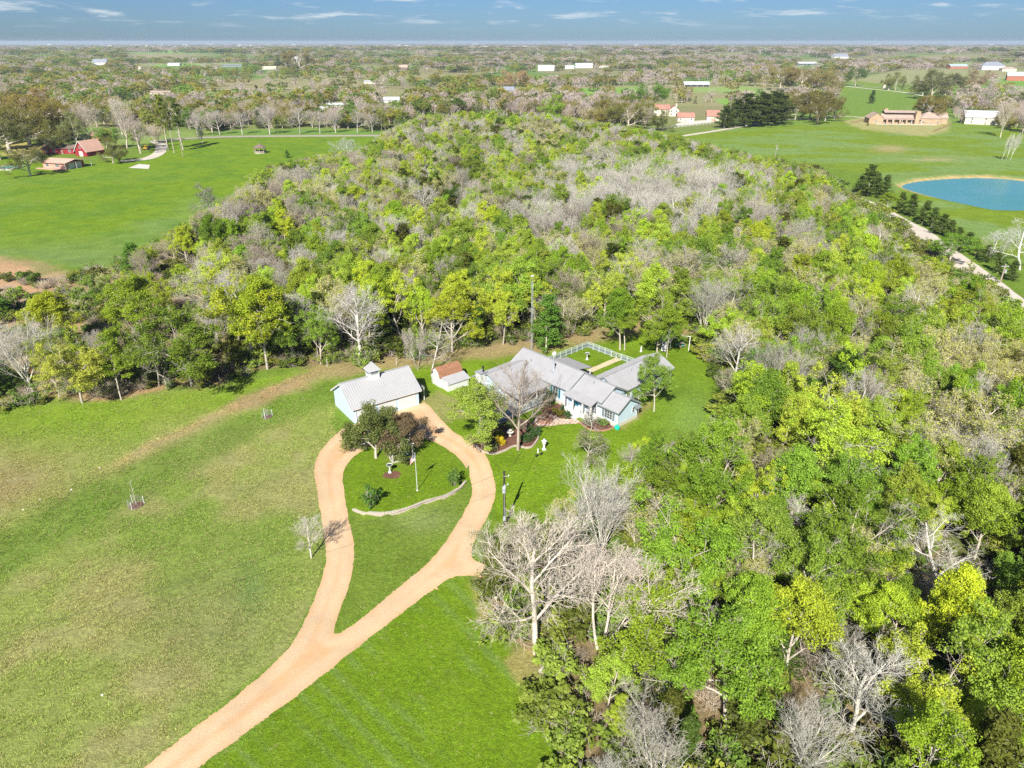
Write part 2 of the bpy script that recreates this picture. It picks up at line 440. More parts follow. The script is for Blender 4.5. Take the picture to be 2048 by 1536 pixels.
    edge = region([(940, 1165), (1000, 1250), (1070, 1310), (1110, 1400), (1130, 1600), (1105, 1600), (1085, 1430), (1035, 1330), (965, 1235)], 12, wob1 * 1.5)
    lay(edge * fade(.35, .55, mid), DRY * np.array((1.15, .95, .95)), .65)
    # worn track behind the garage and the house
    tr, _ = seg_dist(px, py, [(470, 815), (560, 782), (640, 748), (735, 733), (860, 716), (960, 702), (1070, 692), (1180, 672), (1290, 655), (1370, 660)])
    lay(1 - fade(0.3, 1.15, (tr + wob1 * .6) / (1.9 * s)), np.array((.30, .21, .125)), .75)
    lay(region([(838, 800), (875, 780), (900, 790), (940, 830), (905, 850), (860, 815)], 5, wob1), np.array((.26, .22, .11)), .6)
    lay(region([(1272, 842), (1236, 862), (1250, 850), (1300, 795), (1310, 800)], 4, wob1), BROWN, .5)
    # right meadow with the pond
    rm = region([(1290, 272), (1400, 262), (1560, 245), (1700, 238), (1690, 200), (1660, 160), (1900, 150), (2100, 165), (2600, 200), (2600, 560), (2048, 540), (1960, 480), (1880, 430), (1790, 385), (1740, 352), (1620, 325), (1500, 318), (1390, 292)], 6, wob1)
    lay(rm, LUSH * np.array((1.2, 1.1, 1.6)))
    lay(rm * fade(.45, .62, fbm(x / 30, y / 14, 4)), PALE * np.array((.95, .98, 1.2)), .6)
    lay(rm * np.exp(-(((px - 1780) / 34) ** 2 + ((py - 298) / 7) ** 2)), TAN, .8)
    lay(rm * np.exp(-(((px - 1870) / 60) ** 2 + ((py - 318) / 4) ** 2)) * fade(.4, .55, mid), TAN * 1.1, .8)
    sdp = poly_sd(px, py, POND_PX)
    lay((1 - fade(.5, 4, sdp + wob1 * .3)) * (py < 395), np.array((.46, .33, .16)), .85)
    lay(region([(1680, 240), (1735, 228), (1900, 240), (1895, 262), (1850, 273), (1720, 258)], 3, wob1), DRY * 1.25, .75)
    # verge beside the gravel road
    vg, _ = seg_dist(px, py, [(1690, 383), (1760, 417), (1850, 470), (1920, 522), (2010, 585), (2100, 650)])
    lay(1 - fade(3, 16, vg), np.array((.15, .19, .05)), .8)
    # pastures glimpsed farther out
    for poly, c in PASTURES:
        lay(region(poly, 2.0, wob1 * .5), np.array(c), .95)
    return np.clip(col, 0, 1)

WOODS_PX = [
    [(-300, 880), (0, 812), (130, 805), (240, 795), (330, 772), (430, 766), (560, 742), (720, 722), (870, 703), (1060, 688), (1200, 662), (1290, 650), (1370, 655), (1405, 700), (1435, 770), (1465, 870), (1430, 955), (1330, 985), (1240, 1000), (1170, 1035), (1080, 1075), (985, 1120), (950, 1160), (1015, 1260), (1085, 1320), (1120, 1400), (1130, 1560), (1130, 1800), (2700, 1800), (2700, 900), (2048, 605), (1930, 528), (1850, 478), (1760, 425), (1690, 385), (1640, 345), (1500, 320), (1390, 297), (1290, 277), (1130, 250), (1000, 236), (850, 240), (790, 280), (740, 318), (640, 332), (540, 350), (500, 400), (400, 455), (360, 500), (440, 560), (540, 640), (430, 750), (250, 790), (0, 800)],
]
PASTURES = [
    ([(140, 255), (300, 262), (420, 262), (420, 270), (300, 285), (250, 300), (120, 285)], (.17, .24, .06)),
    ([(430, 262), (620, 257), (790, 262), (790, 271), (420, 272)], (.12, .22, .04)),
    ([(330, 183), (560, 178), (560, 181), (430, 185), (330, 187)], (.20, .27, .09)),
    ([(215, 108), (300, 106), (560, 110), (560, 113), (300, 115)], (.19, .30, .08)),
    ([(290, 132), (560, 126), (560, 131), (300, 137)], (.19, .30, .08)),
    ([(100, 102), (160, 101), (165, 105), (100, 106)], (.19, .30, .08)),
    ([(1150, 176), (1290, 172), (1290, 184), (1160, 190)], (.16, .30, .05)),
    ([(1370, 176), (1480, 172), (1560, 180), (1520, 186), (1380, 184)], (.20, .30, .08)),
    ([(1430, 200), (1560, 182), (1580, 195), (1450, 212)], (.16, .30, .05)),
    ([(1700, 162), (1800, 140), (2048, 142), (2300, 150), (2300, 168), (2040, 166), (1880, 172), (1760, 168)], (.24, .25, .12)),
    ([(1580, 132), (1640, 128), (1650, 135), (1590, 138)], (.20, .29, .09)),
    ([(1690, 186), (1730, 175), (1860, 195), (1800, 220), (1700, 240), (1640, 220)], (.125, .21, .03)),
    ([(1500, 235), (1700, 205), (1700, 240), (1480, 262)], (.125, .21, .03)),
    ([(1990, 160), (2048, 158), (2300, 160), (2300, 185), (2000, 182)], (.13, .27, .04)),
    ([(1850, 128), (1960, 126), (2048, 128), (2048, 133), (1900, 134)], (.21, .28, .10)),
    ([(0, 310), (0, 280), (60, 285), (110, 300), (60, 320)], (.34, .30, .10)),
    ([(1120, 262), (1290, 255), (1300, 272), (1150, 275)], (.22, .24, .08)),
    ([(820, 160), (1000, 155), (1010, 160), (850, 166)], (.18, .24, .08)),
    ([(640, 138), (830, 134), (840, 140), (650, 144)], (.17, .22, .08)),
]
def build_ground():
    radii = [0.0, 12, 22, 30]
    while radii[-1] < 21500:
        r = radii[-1]; radii.append(r * 1.0105 + 0.0 if r < 900 else r * 1.022)
    R = np.array(radii[1:])
    fr = np.linspace(-50, 50, 301); bk = np.linspace(50, 310, 81)[1:-1]
    A = np.radians(np.concatenate([fr, bk]))
    rr, aa = np.meshgrid(R, A, indexing='ij')
    x = rr * np.sin(aa); y = rr * np.cos(aa)
    z = terrain(x.ravel(), y.ravel()).reshape(x.shape)
    V = np.stack([x, y, z], -1).reshape(-1, 3)
    nR, nA = x.shape
    i = np.arange(nR - 1)[:, None]; j = np.arange(nA)[None, :]
    q = np.stack([i * nA + j, (i + 1) * nA + j, (i + 1) * nA + (j + 1) % nA, i * nA + (j + 1) % nA], -1).reshape(-1, 4)[:, ::-1]
    # centre: closed with quads folded on the centre vertex
    V = np.vstack([V, [[0, 0, 0]]]); c = len(V) - 1
    j = np.arange(0, nA - 1, 2)
    qc = np.stack([np.full(len(j), c), j, (j + 1) % nA, (j + 2) % nA], -1)[:, ::-1]
    Q = np.vstack([q, qc])
    me = quad_mesh('ground', V, Q, [M['ground']])
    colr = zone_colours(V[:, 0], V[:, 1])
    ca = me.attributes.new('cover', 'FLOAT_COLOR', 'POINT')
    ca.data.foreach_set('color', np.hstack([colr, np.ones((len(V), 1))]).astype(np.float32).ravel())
    me.polygons.foreach_set('use_smooth', [True] * len(Q))
    o = bpy.data.objects.new('ground', me); COL.objects.link(o); o['kind'] = 'structure'
def ground_material():
    m, n, l, out = new_mat('grass_ground')
    at = N('ShaderNodeAttribute', n, attribute_name='cover')
    tc = N('ShaderNodeTexCoord', n); vec = tc.outputs['Object']
    fine = noise_node(n, l, 7.0, 3, 0.7, vec)      # tussocks of a decimetre
    medi = noise_node(n, l, 1.7, 4, 0.62, vec, 0.6)
    larg = noise_node(n, l, 0.22, 4, 0.6, vec, 0.4)
    def rng(src, a, b, lo, hi):
        r = N('ShaderNodeMapRange', n, inp={1: a, 2: b, 3: lo, 4: hi}); l.new(src.outputs[0], r.inputs[0]); return r.outputs[0]
    f = rng(fine, .3, .7, .62, 1.38); g = rng(medi, .3, .7, .78, 1.22); h = rng(larg, .3, .7, .86, 1.14)
    m1 = N('ShaderNodeMath', n, operation='MULTIPLY'); l.new(f, m1.inputs[0]); l.new(g, m1.inputs[1])
    m2 = N('ShaderNodeMath', n, operation='MULTIPLY'); l.new(m1.outputs[0], m2.inputs[0]); l.new(h, m2.inputs[1])
    vm = N('ShaderNodeVectorMath', n, operation='SCALE'); l.new(at.outputs['Color'], vm.inputs[0]); l.new(m2.outputs[0], vm.inputs['Scale'])
    # straw showing between the blades
    st = noise_node(n, l, 3.1, 5, 0.72, vec, 0.8)
    sr = rng(st, .53, .70, 0.0, .55)
    st2 = rng(larg, .40, .62, 0.15, 1.0)
    sm = N('ShaderNodeMath', n, operation='MULTIPLY'); l.new(sr, sm.inputs[0]); l.new(st2, sm.inputs[1])
    # straw is a paler, redder version of the cover itself
    pal = N('ShaderNodeMix', n, data_type='RGBA', inp={0: .55, 7: (.30, .25, .12, 1)}); l.new(vm.outputs[0], pal.inputs[6])
    mx = N('ShaderNodeMix', n, data_type='RGBA'); l.new(sm.outputs[0], mx.inputs[0]); l.new(vm.outputs[0], mx.inputs[6]); l.new(pal.outputs[2], mx.inputs[7])
    p = N('ShaderNodeBsdfPrincipled', n); p.inputs['Roughness'].default_value = .9; p.inputs['Specular IOR Level'].default_value = .12
    l.new(mx.outputs[2], p.inputs['Base Color'])
    bp = N('ShaderNodeBump', n, inp={0: 0.9, 1: 0.10}); l.new(fine.outputs[0], bp.inputs['Height'])
    bp2 = N('ShaderNodeBump', n, inp={0: 0.6, 1: 0.25}); l.new(medi.outputs[0], bp2.inputs['Height']); l.new(bp.outputs[0], bp2.inputs['Normal'])
    l.new(bp2.outputs[0], p.inputs['Normal'])
    l.new(p.outputs[0], out.inputs[0])
    return m
M['ground'] = ground_material()

def gravel_material(name, c1, c2, c3, wear=None):
    m, n, l, out = new_mat(name)
    tc = N('ShaderNodeTexCoord', n); vec = tc.outputs['Object']
    fine = noise_node(n, l, 9.0, 3, 0.75, vec); med = noise_node(n, l, 0.55, 4, 0.6, vec, .5); trk = noise_node(n, l, 0.16, 3, 0.5, vec, 1.0)
    r1 = N('ShaderNodeMapRange', n, inp={1: .3, 2: .7, 3: 0, 4: 1}); l.new(fine.outputs[0], r1.inputs[0])
    mx = N('ShaderNodeMix', n, data_type='RGBA', inp={6: (*c1, 1), 7: (*c2, 1)}); l.new(r1.outputs[0], mx.inputs[0])
    r2 = N('ShaderNodeMapRange', n, inp={1: .42, 2: .66, 3: 0, 4: .75}); l.new(med.outputs[0], r2.inputs[0])
    mx2 = N('ShaderNodeMix', n, data_type='RGBA', inp={7: (*c3, 1)}); l.new(r2.outputs[0], mx2.inputs[0]); l.new(mx.outputs[2], mx2.inputs[6])
    if wear:
        wa = N('ShaderNodeAttribute', n, attribute_name='inside'); rr = N('ShaderNodeValToRGB', n); l.new(wa.outputs['Fac'], rr.inputs[0])
        e = rr.color_ramp.elements; e[0].position = 0.0; e[0].color = (.55, .55, .55, 1); e[1].position = 1.0; e[1].color = (.75, .75, .75, 1)
        for p_, c_ in ((.10, .35), (.30, .0), (.50, .0), (.72, .65)):
            q = e.new(p_); q.color = (c_, c_, c_, 1)
        nzz = N('ShaderNodeMath', n, operation='MULTIPLY'); l.new(rr.outputs[0], nzz.inputs[0]); r9 = N('ShaderNodeMapRange', n, inp={1: .35, 2: .6, 3: .35, 4: 1.0}); l.new(med.outputs[0], r9.inputs[0]); l.new(r9.outputs[0], nzz.inputs[1])
        mx3 = N('ShaderNodeMix', n, data_type='RGBA', inp={7: (*wear, 1)}); l.new(nzz.outputs[0], mx3.inputs[0]); l.new(mx2.outputs[2], mx3.inputs[6]); mx2 = mx3
    r3 = N('ShaderNodeMapRange', n, inp={1: .3, 2: .7, 3: .9, 4: 1.1}); l.new(trk.outputs[0], r3.inputs[0])
    vm = N('ShaderNodeVectorMath', n, operation='SCALE'); l.new(mx2.outputs[2], vm.inputs[0]); l.new(r3.outputs[0], vm.inputs['Scale'])
    p = N('ShaderNodeBsdfPrincipled', n); p.inputs['Roughness'].default_value = .95; p.inputs['Specular IOR Level'].default_value = .15
    l.new(vm.outputs[0], p.inputs['Base Color'])
    bp = N('ShaderNodeBump', n, inp={0: 0.7, 1: 0.05}); l.new(fine.outputs[0], bp.inputs['Height']); l.new(bp.outputs[0], p.inputs['Normal'])
    l.new(p.outputs[0], out.inputs[0]); return m
M['gravel'] = gravel_material('pink_gravel', (.39, .27, .16), (.60, .46, .31), (.54, .39, .24), (.50, .29, .14))
M['road'] = gravel_material('grey_gravel', (.40, .36, .31), (.56, .52, .47), (.47, .41, .33))
M['asphalt_old'] = gravel_material('old_asphalt', (.22, .21, .20), (.31, .30, .28), (.27, .25, .22))

def flat_sheet(name, outer, holes, mat, z, cell, edge_noise=0.15, kind='structure'):
    """sheet of small cells whose rim follows an outline given in metres"""
    xs = [p[0] for p in outer]; ys = [p[1] for p in outer]
    gx = np.arange(min(xs) - cell, max(xs) + 2 * cell, cell); gy = np.arange(min(ys) - cell, max(ys) + 2 * cell, cell)
    X, Y = np.meshgrid(gx, gy, indexing='ij')
    def sdf(x, y):
        d = poly_sd(x, y, outer)
        for h in holes: d = np.maximum(d, -poly_sd(x, y, h))
        return d + (fbm(x / .9, y / .9, 3) - .5) * 2 * edge_noise + (fbm(x / 4, y / 4 + 3, 2) - .5) * 2 * edge_noise
    D = sdf(X, Y); e = cell * .2
    gxx = (sdf(X + e, Y) - sdf(X - e, Y)) / (2 * e); gyy = (sdf(X, Y + e) - sdf(X, Y - e)) / (2 * e)
    g2 = np.hypot(gxx, gyy) + 1e-6; g2 = np.maximum(g2, .6)
    out = (D > 0) & (D < cell * 1.6)
    X = np.where(out, X - gxx / g2 * np.minimum(D, cell), X); Y = np.where(out, Y - gyy / g2 * np.minimum(D, cell), Y)
    ins = D < 0
    cells = ins[:-1, :-1] | ins[1:, :-1] | ins[:-1, 1:] | ins[1:, 1:]
    i, j = np.nonzero(cells)
    ny = X.shape[1]
    Q = np.stack([i * ny + j, (i + 1) * ny + j, (i + 1) * ny + j + 1, i * ny + j + 1], -1)
    used, inv = np.unique(Q, return_inverse=True)
    x = X.ravel()[used]; y = Y.ravel()[used]
    V = np.stack([x, y, terrain(x, y) + z], -1)
    me = quad_mesh(name, V, inv.reshape(-1, 4), [mat])
    a = me.attributes.new('inside', 'FLOAT', 'POINT'); a.data.foreach_set('value', np.clip(-D.ravel()[used] / 2.6, 0, 1).astype(np.float32))
    o = bpy.data.objects.new(name, me); COL.objects.link(o)
    o['kind'] = kind
    return o
def ribbon(name, pts_px, width, mat, z=0.02, n=6, kind='structure', lift=None):
    """road of given width (m) along a centre line; follows the terrain"""
    C = smooth_loop([ground_px(*p) for p in pts_px], n, closed=False)
    C = np.array(C); d = np.gradient(C, axis=0); d /= np.hypot(d[:, 0], d[:, 1])[:, None] + 1e-9
    nn = np.stack([-d[:, 1], d[:, 0]], 1)
    w = np.interp(np.linspace(0, 1, len(C)), np.linspace(0, 1, len(width)), width) if hasattr(width, '__len__') else np.full(len(C), width)
    rows = []
    for t in (-.5, -.25, 0, .25, .5):
        jit = (fbm(C[:, 0] / 5 + t * 50, C[:, 1] / 5, 2) - .5) * .5 * (abs(t) == .5)
        P = C + nn * (t * w + jit)[:, None]
        rows.append(np.stack([P[:, 0], P[:, 1], terrain(P[:, 0], P[:, 1]) + z], -1))
    V = np.concatenate(rows); L = len(C); Q = []
    for k in range(4):
        a = np.arange(L - 1) + k * L
        Q.append(np.stack([a, a + 1, a + 1 + L, a + L], -1)[:, ::-1])
    me = quad_mesh(name, V, np.vstack(Q), [mat]); o = bpy.data.objects.new(name, me); COL.objects.link(o); o['kind'] = kind
    return o
build_haze()
build_ground()
DRIVE_OUT = smooth_loop(gpts([(130, 1660), (285, 1538), (385, 1460), (465, 1400), (577, 1295), (626, 1204), (649, 1132), (650, 1089), (637, 1003), (629, 946), (634, 915), (652, 888), (680, 862), (698, 853), (740, 838), (800, 818), (838, 808), (852, 806), (875, 832), (905, 862), (941, 883), (968, 906), (981, 934), (991, 980), (981, 1020), (960, 1060), (945, 1090), (943, 1115), (962, 1126), (985, 1132), (988, 1148), (968, 1158), (945, 1153), (898, 1159), (826, 1209), (712, 1298), (591, 1394), (500, 1460), (400, 1533), (250, 1660)]), 4)
DRIVE_HOLE = smooth_loop(gpts([(689, 940), (687, 974), (697, 1032), (709, 1089), (706, 1146), (686, 1204), (668, 1256), (666, 1270), (690, 1262), (769, 1198), (855, 1126), (904, 1066), (932, 1020), (944, 986), (938, 952), (906, 906), (852, 878), (805, 872), (755, 884), (710, 912)]), 4)
flat_sheet('driveway', DRIVE_OUT, [DRIVE_HOLE], M['gravel'], 0.03, 0.33, 0.13)
ribbon('road', [(1688, 388), (1712, 398), (1745, 412), (1785, 437), (1830, 462), (1868, 492), (1905, 517), (1950, 547), (2010, 592), (2110, 670)], [5, 6, 8, 9, 9, 8, 7, 6], M['road'], 0.05)
ribbon('road', [(300, 283), (420, 275), (600, 272), (790, 271), (900, 268)], 7, M['asphalt_old'], 0.06)
ribbon('road', [(1365, 272), (1430, 262), (1500, 250), (1560, 240), (1610, 238)], 4.5, M['road'], 0.05)
ribbon('road', [(1640, 234), (1700, 233), (1745, 238)], 4, M['road'], 0.05)
ribbon('road', [(1690, 172), (1740, 178), (1800, 184), (1850, 192), (1900, 200)], 5, M['concrete'], 0.07)
ribbon('road', [(395, 178), (480, 177), (590, 176)], 7, M['road'], 0.08)
ribbon('road', [(240, 322), (290, 318), (318, 306), (322, 290), (312, 283)], [5, 7, 6, 6, 7], M['road'], 0.05)
def pond():
    m, n, l, out = new_mat('pond_water')
    tc = N('ShaderNodeTexCoord', n)
    a = noise_node(n, l, 0.045, 3, .5, tc.outputs['Object'], .6)
    rp = N('ShaderNodeMix', n, data_type='RGBA', inp={6: (.040, .21, .19, 1), 7: (.060, .22, .235, 1)})
    mr = N('ShaderNodeMapRange', n, inp={1: .35, 2: .65}); l.new(a.outputs[0], mr.inputs[0]); l.new(mr.outputs[0], rp.inputs[0])
    p = N('ShaderNodeBsdfPrincipled', n); l.new(rp.outputs[2], p.inputs['Base Color'])
    p.inputs['Roughness'].default_value = .2; p.inputs['Specular IOR Level'].default_value = .4
    b = noise_node(n, l, 1.1, 3, .6, tc.outputs['Object'])
    bp = N('ShaderNodeBump', n, inp={0: .35, 1: .12}); l.new(b.outputs[0], bp.inputs['Height']); l.new(bp.outputs[0], p.inputs['Normal'])
    l.new(p.outputs[0], out.inputs[0])
    mb = MB(); c = np.mean(np.array(POND), axis=0)
    pts = [(c[0] + (x - c[0]) * 1.03, c[1] + (y - c[1]) * 1.03, -0.30) for x, y in POND]
    mb.poly(pts)
    mb.build('pond_water', m, kind='structure')
pond()
# ------------------------------------------------------------------ trees
def leaf_material(name, trans=0.32, lo=0.62, hi=1.35):
    m, n, l, out = new_mat(name)
    oi = N('ShaderNodeAttribute', n, attribute_type='INSTANCER', attribute_name='tint')
    sh = N('ShaderNodeAttribute', n, attribute_name='shade')
    r = N('ShaderNodeMapRange', n, inp={1: 0, 2: 1, 3: lo, 4: hi}); l.new(sh.outputs['Fac'], r.inputs[0])
    vm = N('ShaderNodeVectorMath', n, operation='SCALE'); l.new(oi.outputs['Vector'], vm.inputs[0]); l.new(r.outputs[0], vm.inputs['Scale'])
    hs = N('ShaderNodeHueSaturation', n); l.new(vm.outputs[0], hs.inputs['Color'])
    r2 = N('ShaderNodeMapRange', n, inp={1: 0, 2: 1, 3: .512, 4: .497}); l.new(sh.outputs['Fac'], r2.inputs[0]); l.new(r2.outputs[0], hs.inputs['Hue'])
    p = N('ShaderNodeBsdfPrincipled', n); p.inputs['Roughness'].default_value = .6; p.inputs['Specular IOR Level'].default_value = .22
    l.new(hs.outputs[0], p.inputs['Base Color'])
    if trans > 0:
        t = N('ShaderNodeBsdfTranslucent', n)
        tc = N('ShaderNodeMix', n, data_type='RGBA', blend_type='MULTIPLY', inp={0: 1.0, 7: (1.5, 1.35, .7, 1)}); l.new(hs.outputs[0], tc.inputs[6]); l.new(tc.outputs[2], t.inputs[0])
        ms = N('ShaderNodeMixShader', n, inp={0: trans}); l.new(p.outputs[0], ms.inputs[1]); l.new(t.outputs[0], ms.inputs[2])
        l.new(ms.outputs[0], out.inputs[0])
    else: l.new(p.outputs[0], out.inputs[0])
    return m
M['leaf'] = leaf_material('leaves')
M['twig'] = leaf_material('bark_twigs', 0.0, 0.72, 1.25)
M['bark'] = plain('grey_bark', (.40, .36, .31), .95, .25, 2.0, fine=.2)
M['bark_pale'] = plain('pale_bark', (.50, .46, .41), .95, .2, 2.0, fine=.2)

def grow(rng, P):
    """branch skeleton of a tree 10 m tall: list of (p0, p1, r0, r1, level) and the tips"""
    segs, tips = [], []
    up = np.array((0, 0, 1.0))
    def norm(v): return v / (np.linalg.norm(v) + 1e-9)
    def branch(p, d, L, r, lev):
        k = P['seg'][lev]; q = p.copy(); dd = d.copy(); pts = [q.copy()]
        for i in range(k):
            dd = norm(dd + rng.normal(0, P['wob'][lev], 3) + up * P['trop'][lev])
            q = q + dd * (L / k); pts.append(q.copy())
        rad = [r * (1 - (1 - P['tap'][lev]) * i / k) for i in range(k + 1)]
        for i in range(k): segs.append((pts[i], pts[i + 1], rad[i], rad[i + 1], lev))
        if lev == P['levels'] - 1: tips.append(pts[-1]); tips.append(pts[max(k // 2, 1)]) ; return
        nch = P['n'][lev]; s0 = P['start'][lev]
        a0 = rng.uniform(0, 6.28)
        for c in range(nch):
            t = s0 + (1 - s0) * ((c + rng.uniform(.1, .9)) / nch)
            f = t * k; i = min(int(f), k - 1); w = f - i
            base = pts[i] * (1 - w) + pts[i + 1] * w
            ax = norm(pts[i + 1] - pts[i])
            a = a0 + c * 2.4 + rng.uniform(-.4, .4)
            s = norm(np.cross(ax, up if abs(ax[2]) < .95 else np.array((1., 0, 0)))); tt = np.cross(s, ax)
            side = s * math.cos(a) + tt * math.sin(a)
            ang = math.radians(rng.uniform(*P['ang'][lev]))
            if lev == 0 and P.get('lowwide'): ang *= 1.25 - .45 * t
            nd = norm(ax * math.cos(ang) + side * math.sin(ang))
            nl = L * rng.uniform(*P['len'][lev]) * (P['prof'](t) if lev == 0 else (1.15 - .5 * t))
            nr = max((rad[i] * (1 - w) + rad[i + 1] * w) * rng.uniform(.5, .68), P['rmin'])
            branch(base, nd, nl, nr, lev + 1)
        tips.append(pts[-1])
    for s in range(P.get('stems', 1)):
        d0 = norm(np.array((rng.normal(0, P['lean']), rng.normal(0, P['lean']), 1.0)))
        branch(np.array((rng.normal(0, .12) * (P.get('stems', 1) > 1), rng.normal(0, .12) * (P.get('stems', 1) > 1), -0.15)), d0, P['trunk'], P['rad'], 0)
    return segs, tips
def tubes(segs, sides):
    """numpy frusta for all segments"""
    P0 = np.array([s[0] for s in segs]); P1 = np.array([s[1] for s in segs])
    R0 = np.array([s[2] for s in segs]); R1 = np.array([s[3] for s in segs])
    D = P1 - P0; D /= np.linalg.norm(D, axis=1)[:, None] + 1e-9
    U = np.where(np.abs(D[:, 2:3]) < .9, np.array([[0, 0, 1.]]), np.array([[1., 0, 0]]))
    S = np.cross(D, U); S /= np.linalg.norm(S, axis=1)[:, None]; T = np.cross(S, D)
    V = []; n = len(segs)
    for ring in (0, 1):
        C = P0 if ring == 0 else P1 + D * .02; R = R0 if ring == 0 else R1
        for k in range(sides):
            a = 2 * math.pi * k / sides
            V.append(C + (S * math.cos(a) + T * math.sin(a)) * R[:, None])
    V = np.stack(V, 1).reshape(-1, 3)
    b = np.arange(n)[:, None] * 2 * sides; Q = []
    for k in range(sides):
        Q.append(np.stack([b[:, 0] + k, b[:, 0] + (k + 1) % sides, b[:, 0] + sides + (k + 1) % sides, b[:, 0] + sides + k], -1))
    return V, np.concatenate(Q)
def merge(parts):
    V, Q, S, o = [], [], [], 0
    for v, q, s in parts:
        V.append(v); Q.append(q + o); S.append(s); o += len(v)
    return np.concatenate(V), np.concatenate(Q), np.concatenate(S)
def leaf_cloud(rng, centres, crad, n, size, flat=.7, droop=0.0, ctr=None, upb=.6):
    """n bent leaf sprays around the clump centres; shade varies by clump and by spray"""
    idx = rng.randint(0, len(centres), n)
    cr = crad * rng.uniform(.6, 1.25, len(centres))[idx]
    d = rng.normal(0, 1, (n, 3)); d /= np.linalg.norm(d, axis=1)[:, None]
    rad = rng.uniform(.25, 1, n) ** .5
    off = d * (rad * cr)[:, None]; off[:, 2] *= flat
    C = centres[idx] + off
    nrm = d * .55 + rng.normal(0, .55, (n, 3)); nrm[:, 2] += upb
    nrm /= np.linalg.norm(nrm, axis=1)[:, None]
    t = rng.normal(0, 1, (n, 3)); t -= nrm * np.sum(t * nrm, 1)[:, None]; t /= np.linalg.norm(t, axis=1)[:, None]
    b = np.cross(nrm, t)
    s = (size * rng.uniform(.6, 1.35, n))[:, None]; w = s * rng.uniform(.45, .8, n)[:, None]
    v = np.stack([C - t * s, C + b * w + nrm * s * .25, C + t * s, C - b * w * rng.uniform(.6, 1, n)[:, None] + nrm * s * .12], 1).reshape(-1, 3)
    q = np.arange(n * 4).reshape(n, 4)
    cs = rng.uniform(0, 1, len(centres))[idx]
    sh = np.clip(.5 * cs + .5 * rng.uniform(0, 1, n), 0, 1)
    return v, q, np.repeat(sh, 4)
dome = lambda t: 1.25 - .75 * t
vase = lambda t: 1.0 + .15 * math.sin(3.1 * t) - .35 * max(0, t - .6)
cone = lambda t: 1.15 - 1.0 * t
SPEC = {
 'bare_a': dict(levels=5, seg=[6, 5, 4, 3, 2], wob=[.05, .08, .09, .09, .1], trop=[.02, .07, .06, .04, .02], tap=[.45, .35, .35, .4, .5], n=[10, 8, 6, 5], start=[.28, .2, .15, .15], ang=[(28, 58), (25, 48), (22, 45), (22, 50)], len=[(.48, .66), (.42, .6), (.45, .65), (.5, .8)], prof=dome, trunk=7.6, rad=.17, lean=.05, rmin=.011, lowwide=1),
 'bare_b': dict(levels=5, seg=[4, 6, 4, 3, 2], wob=[.05, .06, .07, .08, .1], trop=[.02, .10, .09, .06, .04], tap=[.5, .35, .35, .4, .5], n=[9, 9, 6, 5], start=[.28, .22, .2, .2], ang=[(18, 42), (20, 42), (18, 40), (20, 45)], len=[(1.05, 1.35), (.38, .55), (.45, .65), (.5, .85)], prof=vase, trunk=4.4, rad=.18, lean=.06, rmin=.011),
 'bare_c': dict(levels=5, seg=[7, 4, 3, 3, 2], wob=[.08, .12, .14, .15, .15], trop=[.02, .03, .02, .0, .0], tap=[.3, .35, .35, .4, .5], n=[13, 7, 6, 4], start=[.22, .2, .2, .2], ang=[(45, 80), (30, 60), (30, 65), (30, 65)], len=[(.30, .46), (.45, .65), (.4, .65), (.4, .7)], prof=dome, trunk=8.8, rad=.16, lean=.07, rmin=.011),
 'bare_m': dict(levels=5, seg=[5, 5, 4, 3, 2], wob=[.08, .08, .09, .1, .1], trop=[.05, .08, .06, .04, .02], tap=[.4, .35, .35, .4, .5], n=[7, 7, 5, 5], start=[.3, .25, .2, .2], ang=[(20, 45), (25, 45), (25, 55), (25, 60)], len=[(.45, .65), (.42, .6), (.4, .62), (.4, .7)], prof=dome, trunk=7.0, rad=.10, lean=.30, rmin=.011, stems=3),
 'leafy': dict(levels=4, seg=[6, 5, 4, 2], wob=[.06, .12, .16, .2], trop=[.02, .04, .03, .02], tap=[.4, .35, .35, .4], n=[11, 6, 4], start=[.28, .3, .2], ang=[(32, 65), (28, 60), (30, 60)], len=[(.42, .58), (.42, .62), (.4, .7)], prof=dome, trunk=8.2, rad=.17, lean=.05, rmin=.016, lowwide=1),
 'leafy_b': dict(levels=4, seg=[5, 5, 4, 2], wob=[.07, .12, .16, .2], trop=[.02, .05, .03, .02], tap=[.5, .35, .35, .4], n=[8, 7, 4], start=[.25, .3, .2], ang=[(30, 60), (28, 60), (30, 60)], len=[(.65, .9), (.42, .62), (.4, .7)], prof=vase, trunk=5.8, rad=.18, lean=.08, rmin=.016),
 'oak': dict(levels=4, seg=[4, 6, 4, 2], wob=[.08, .16, .2, .2], trop=[.02, .03, .04, .02], tap=[.6, .4, .35, .4], n=[8, 8, 4], start=[.35, .25, .2], ang=[(45, 80), (30, 60), (30, 60)], len=[(1.05, 1.45), (.36, .55), (.4, .7)], prof=lambda t: 1.15 - .25 * t, trunk=4.4, rad=.30, lean=.04, rmin=.02),
 'slim': dict(levels=4, seg=[7, 4, 3, 2], wob=[.04, .12, .16, .2], trop=[.02, .08, .05, .02], tap=[.3, .35, .35, .4], n=[13, 4, 3], start=[.28, .3, .2], ang=[(30, 60), (28, 60), (30, 60)], len=[(.20, .32), (.42, .62), (.4, .7)], prof=dome, trunk=9.3, rad=.13, lean=.03, rmin=.015),
}
MESHES = {}
def fit10(V, tr=None):
    h = np.percentile(V[:, 2], 99.7)
    return 10.0 / h
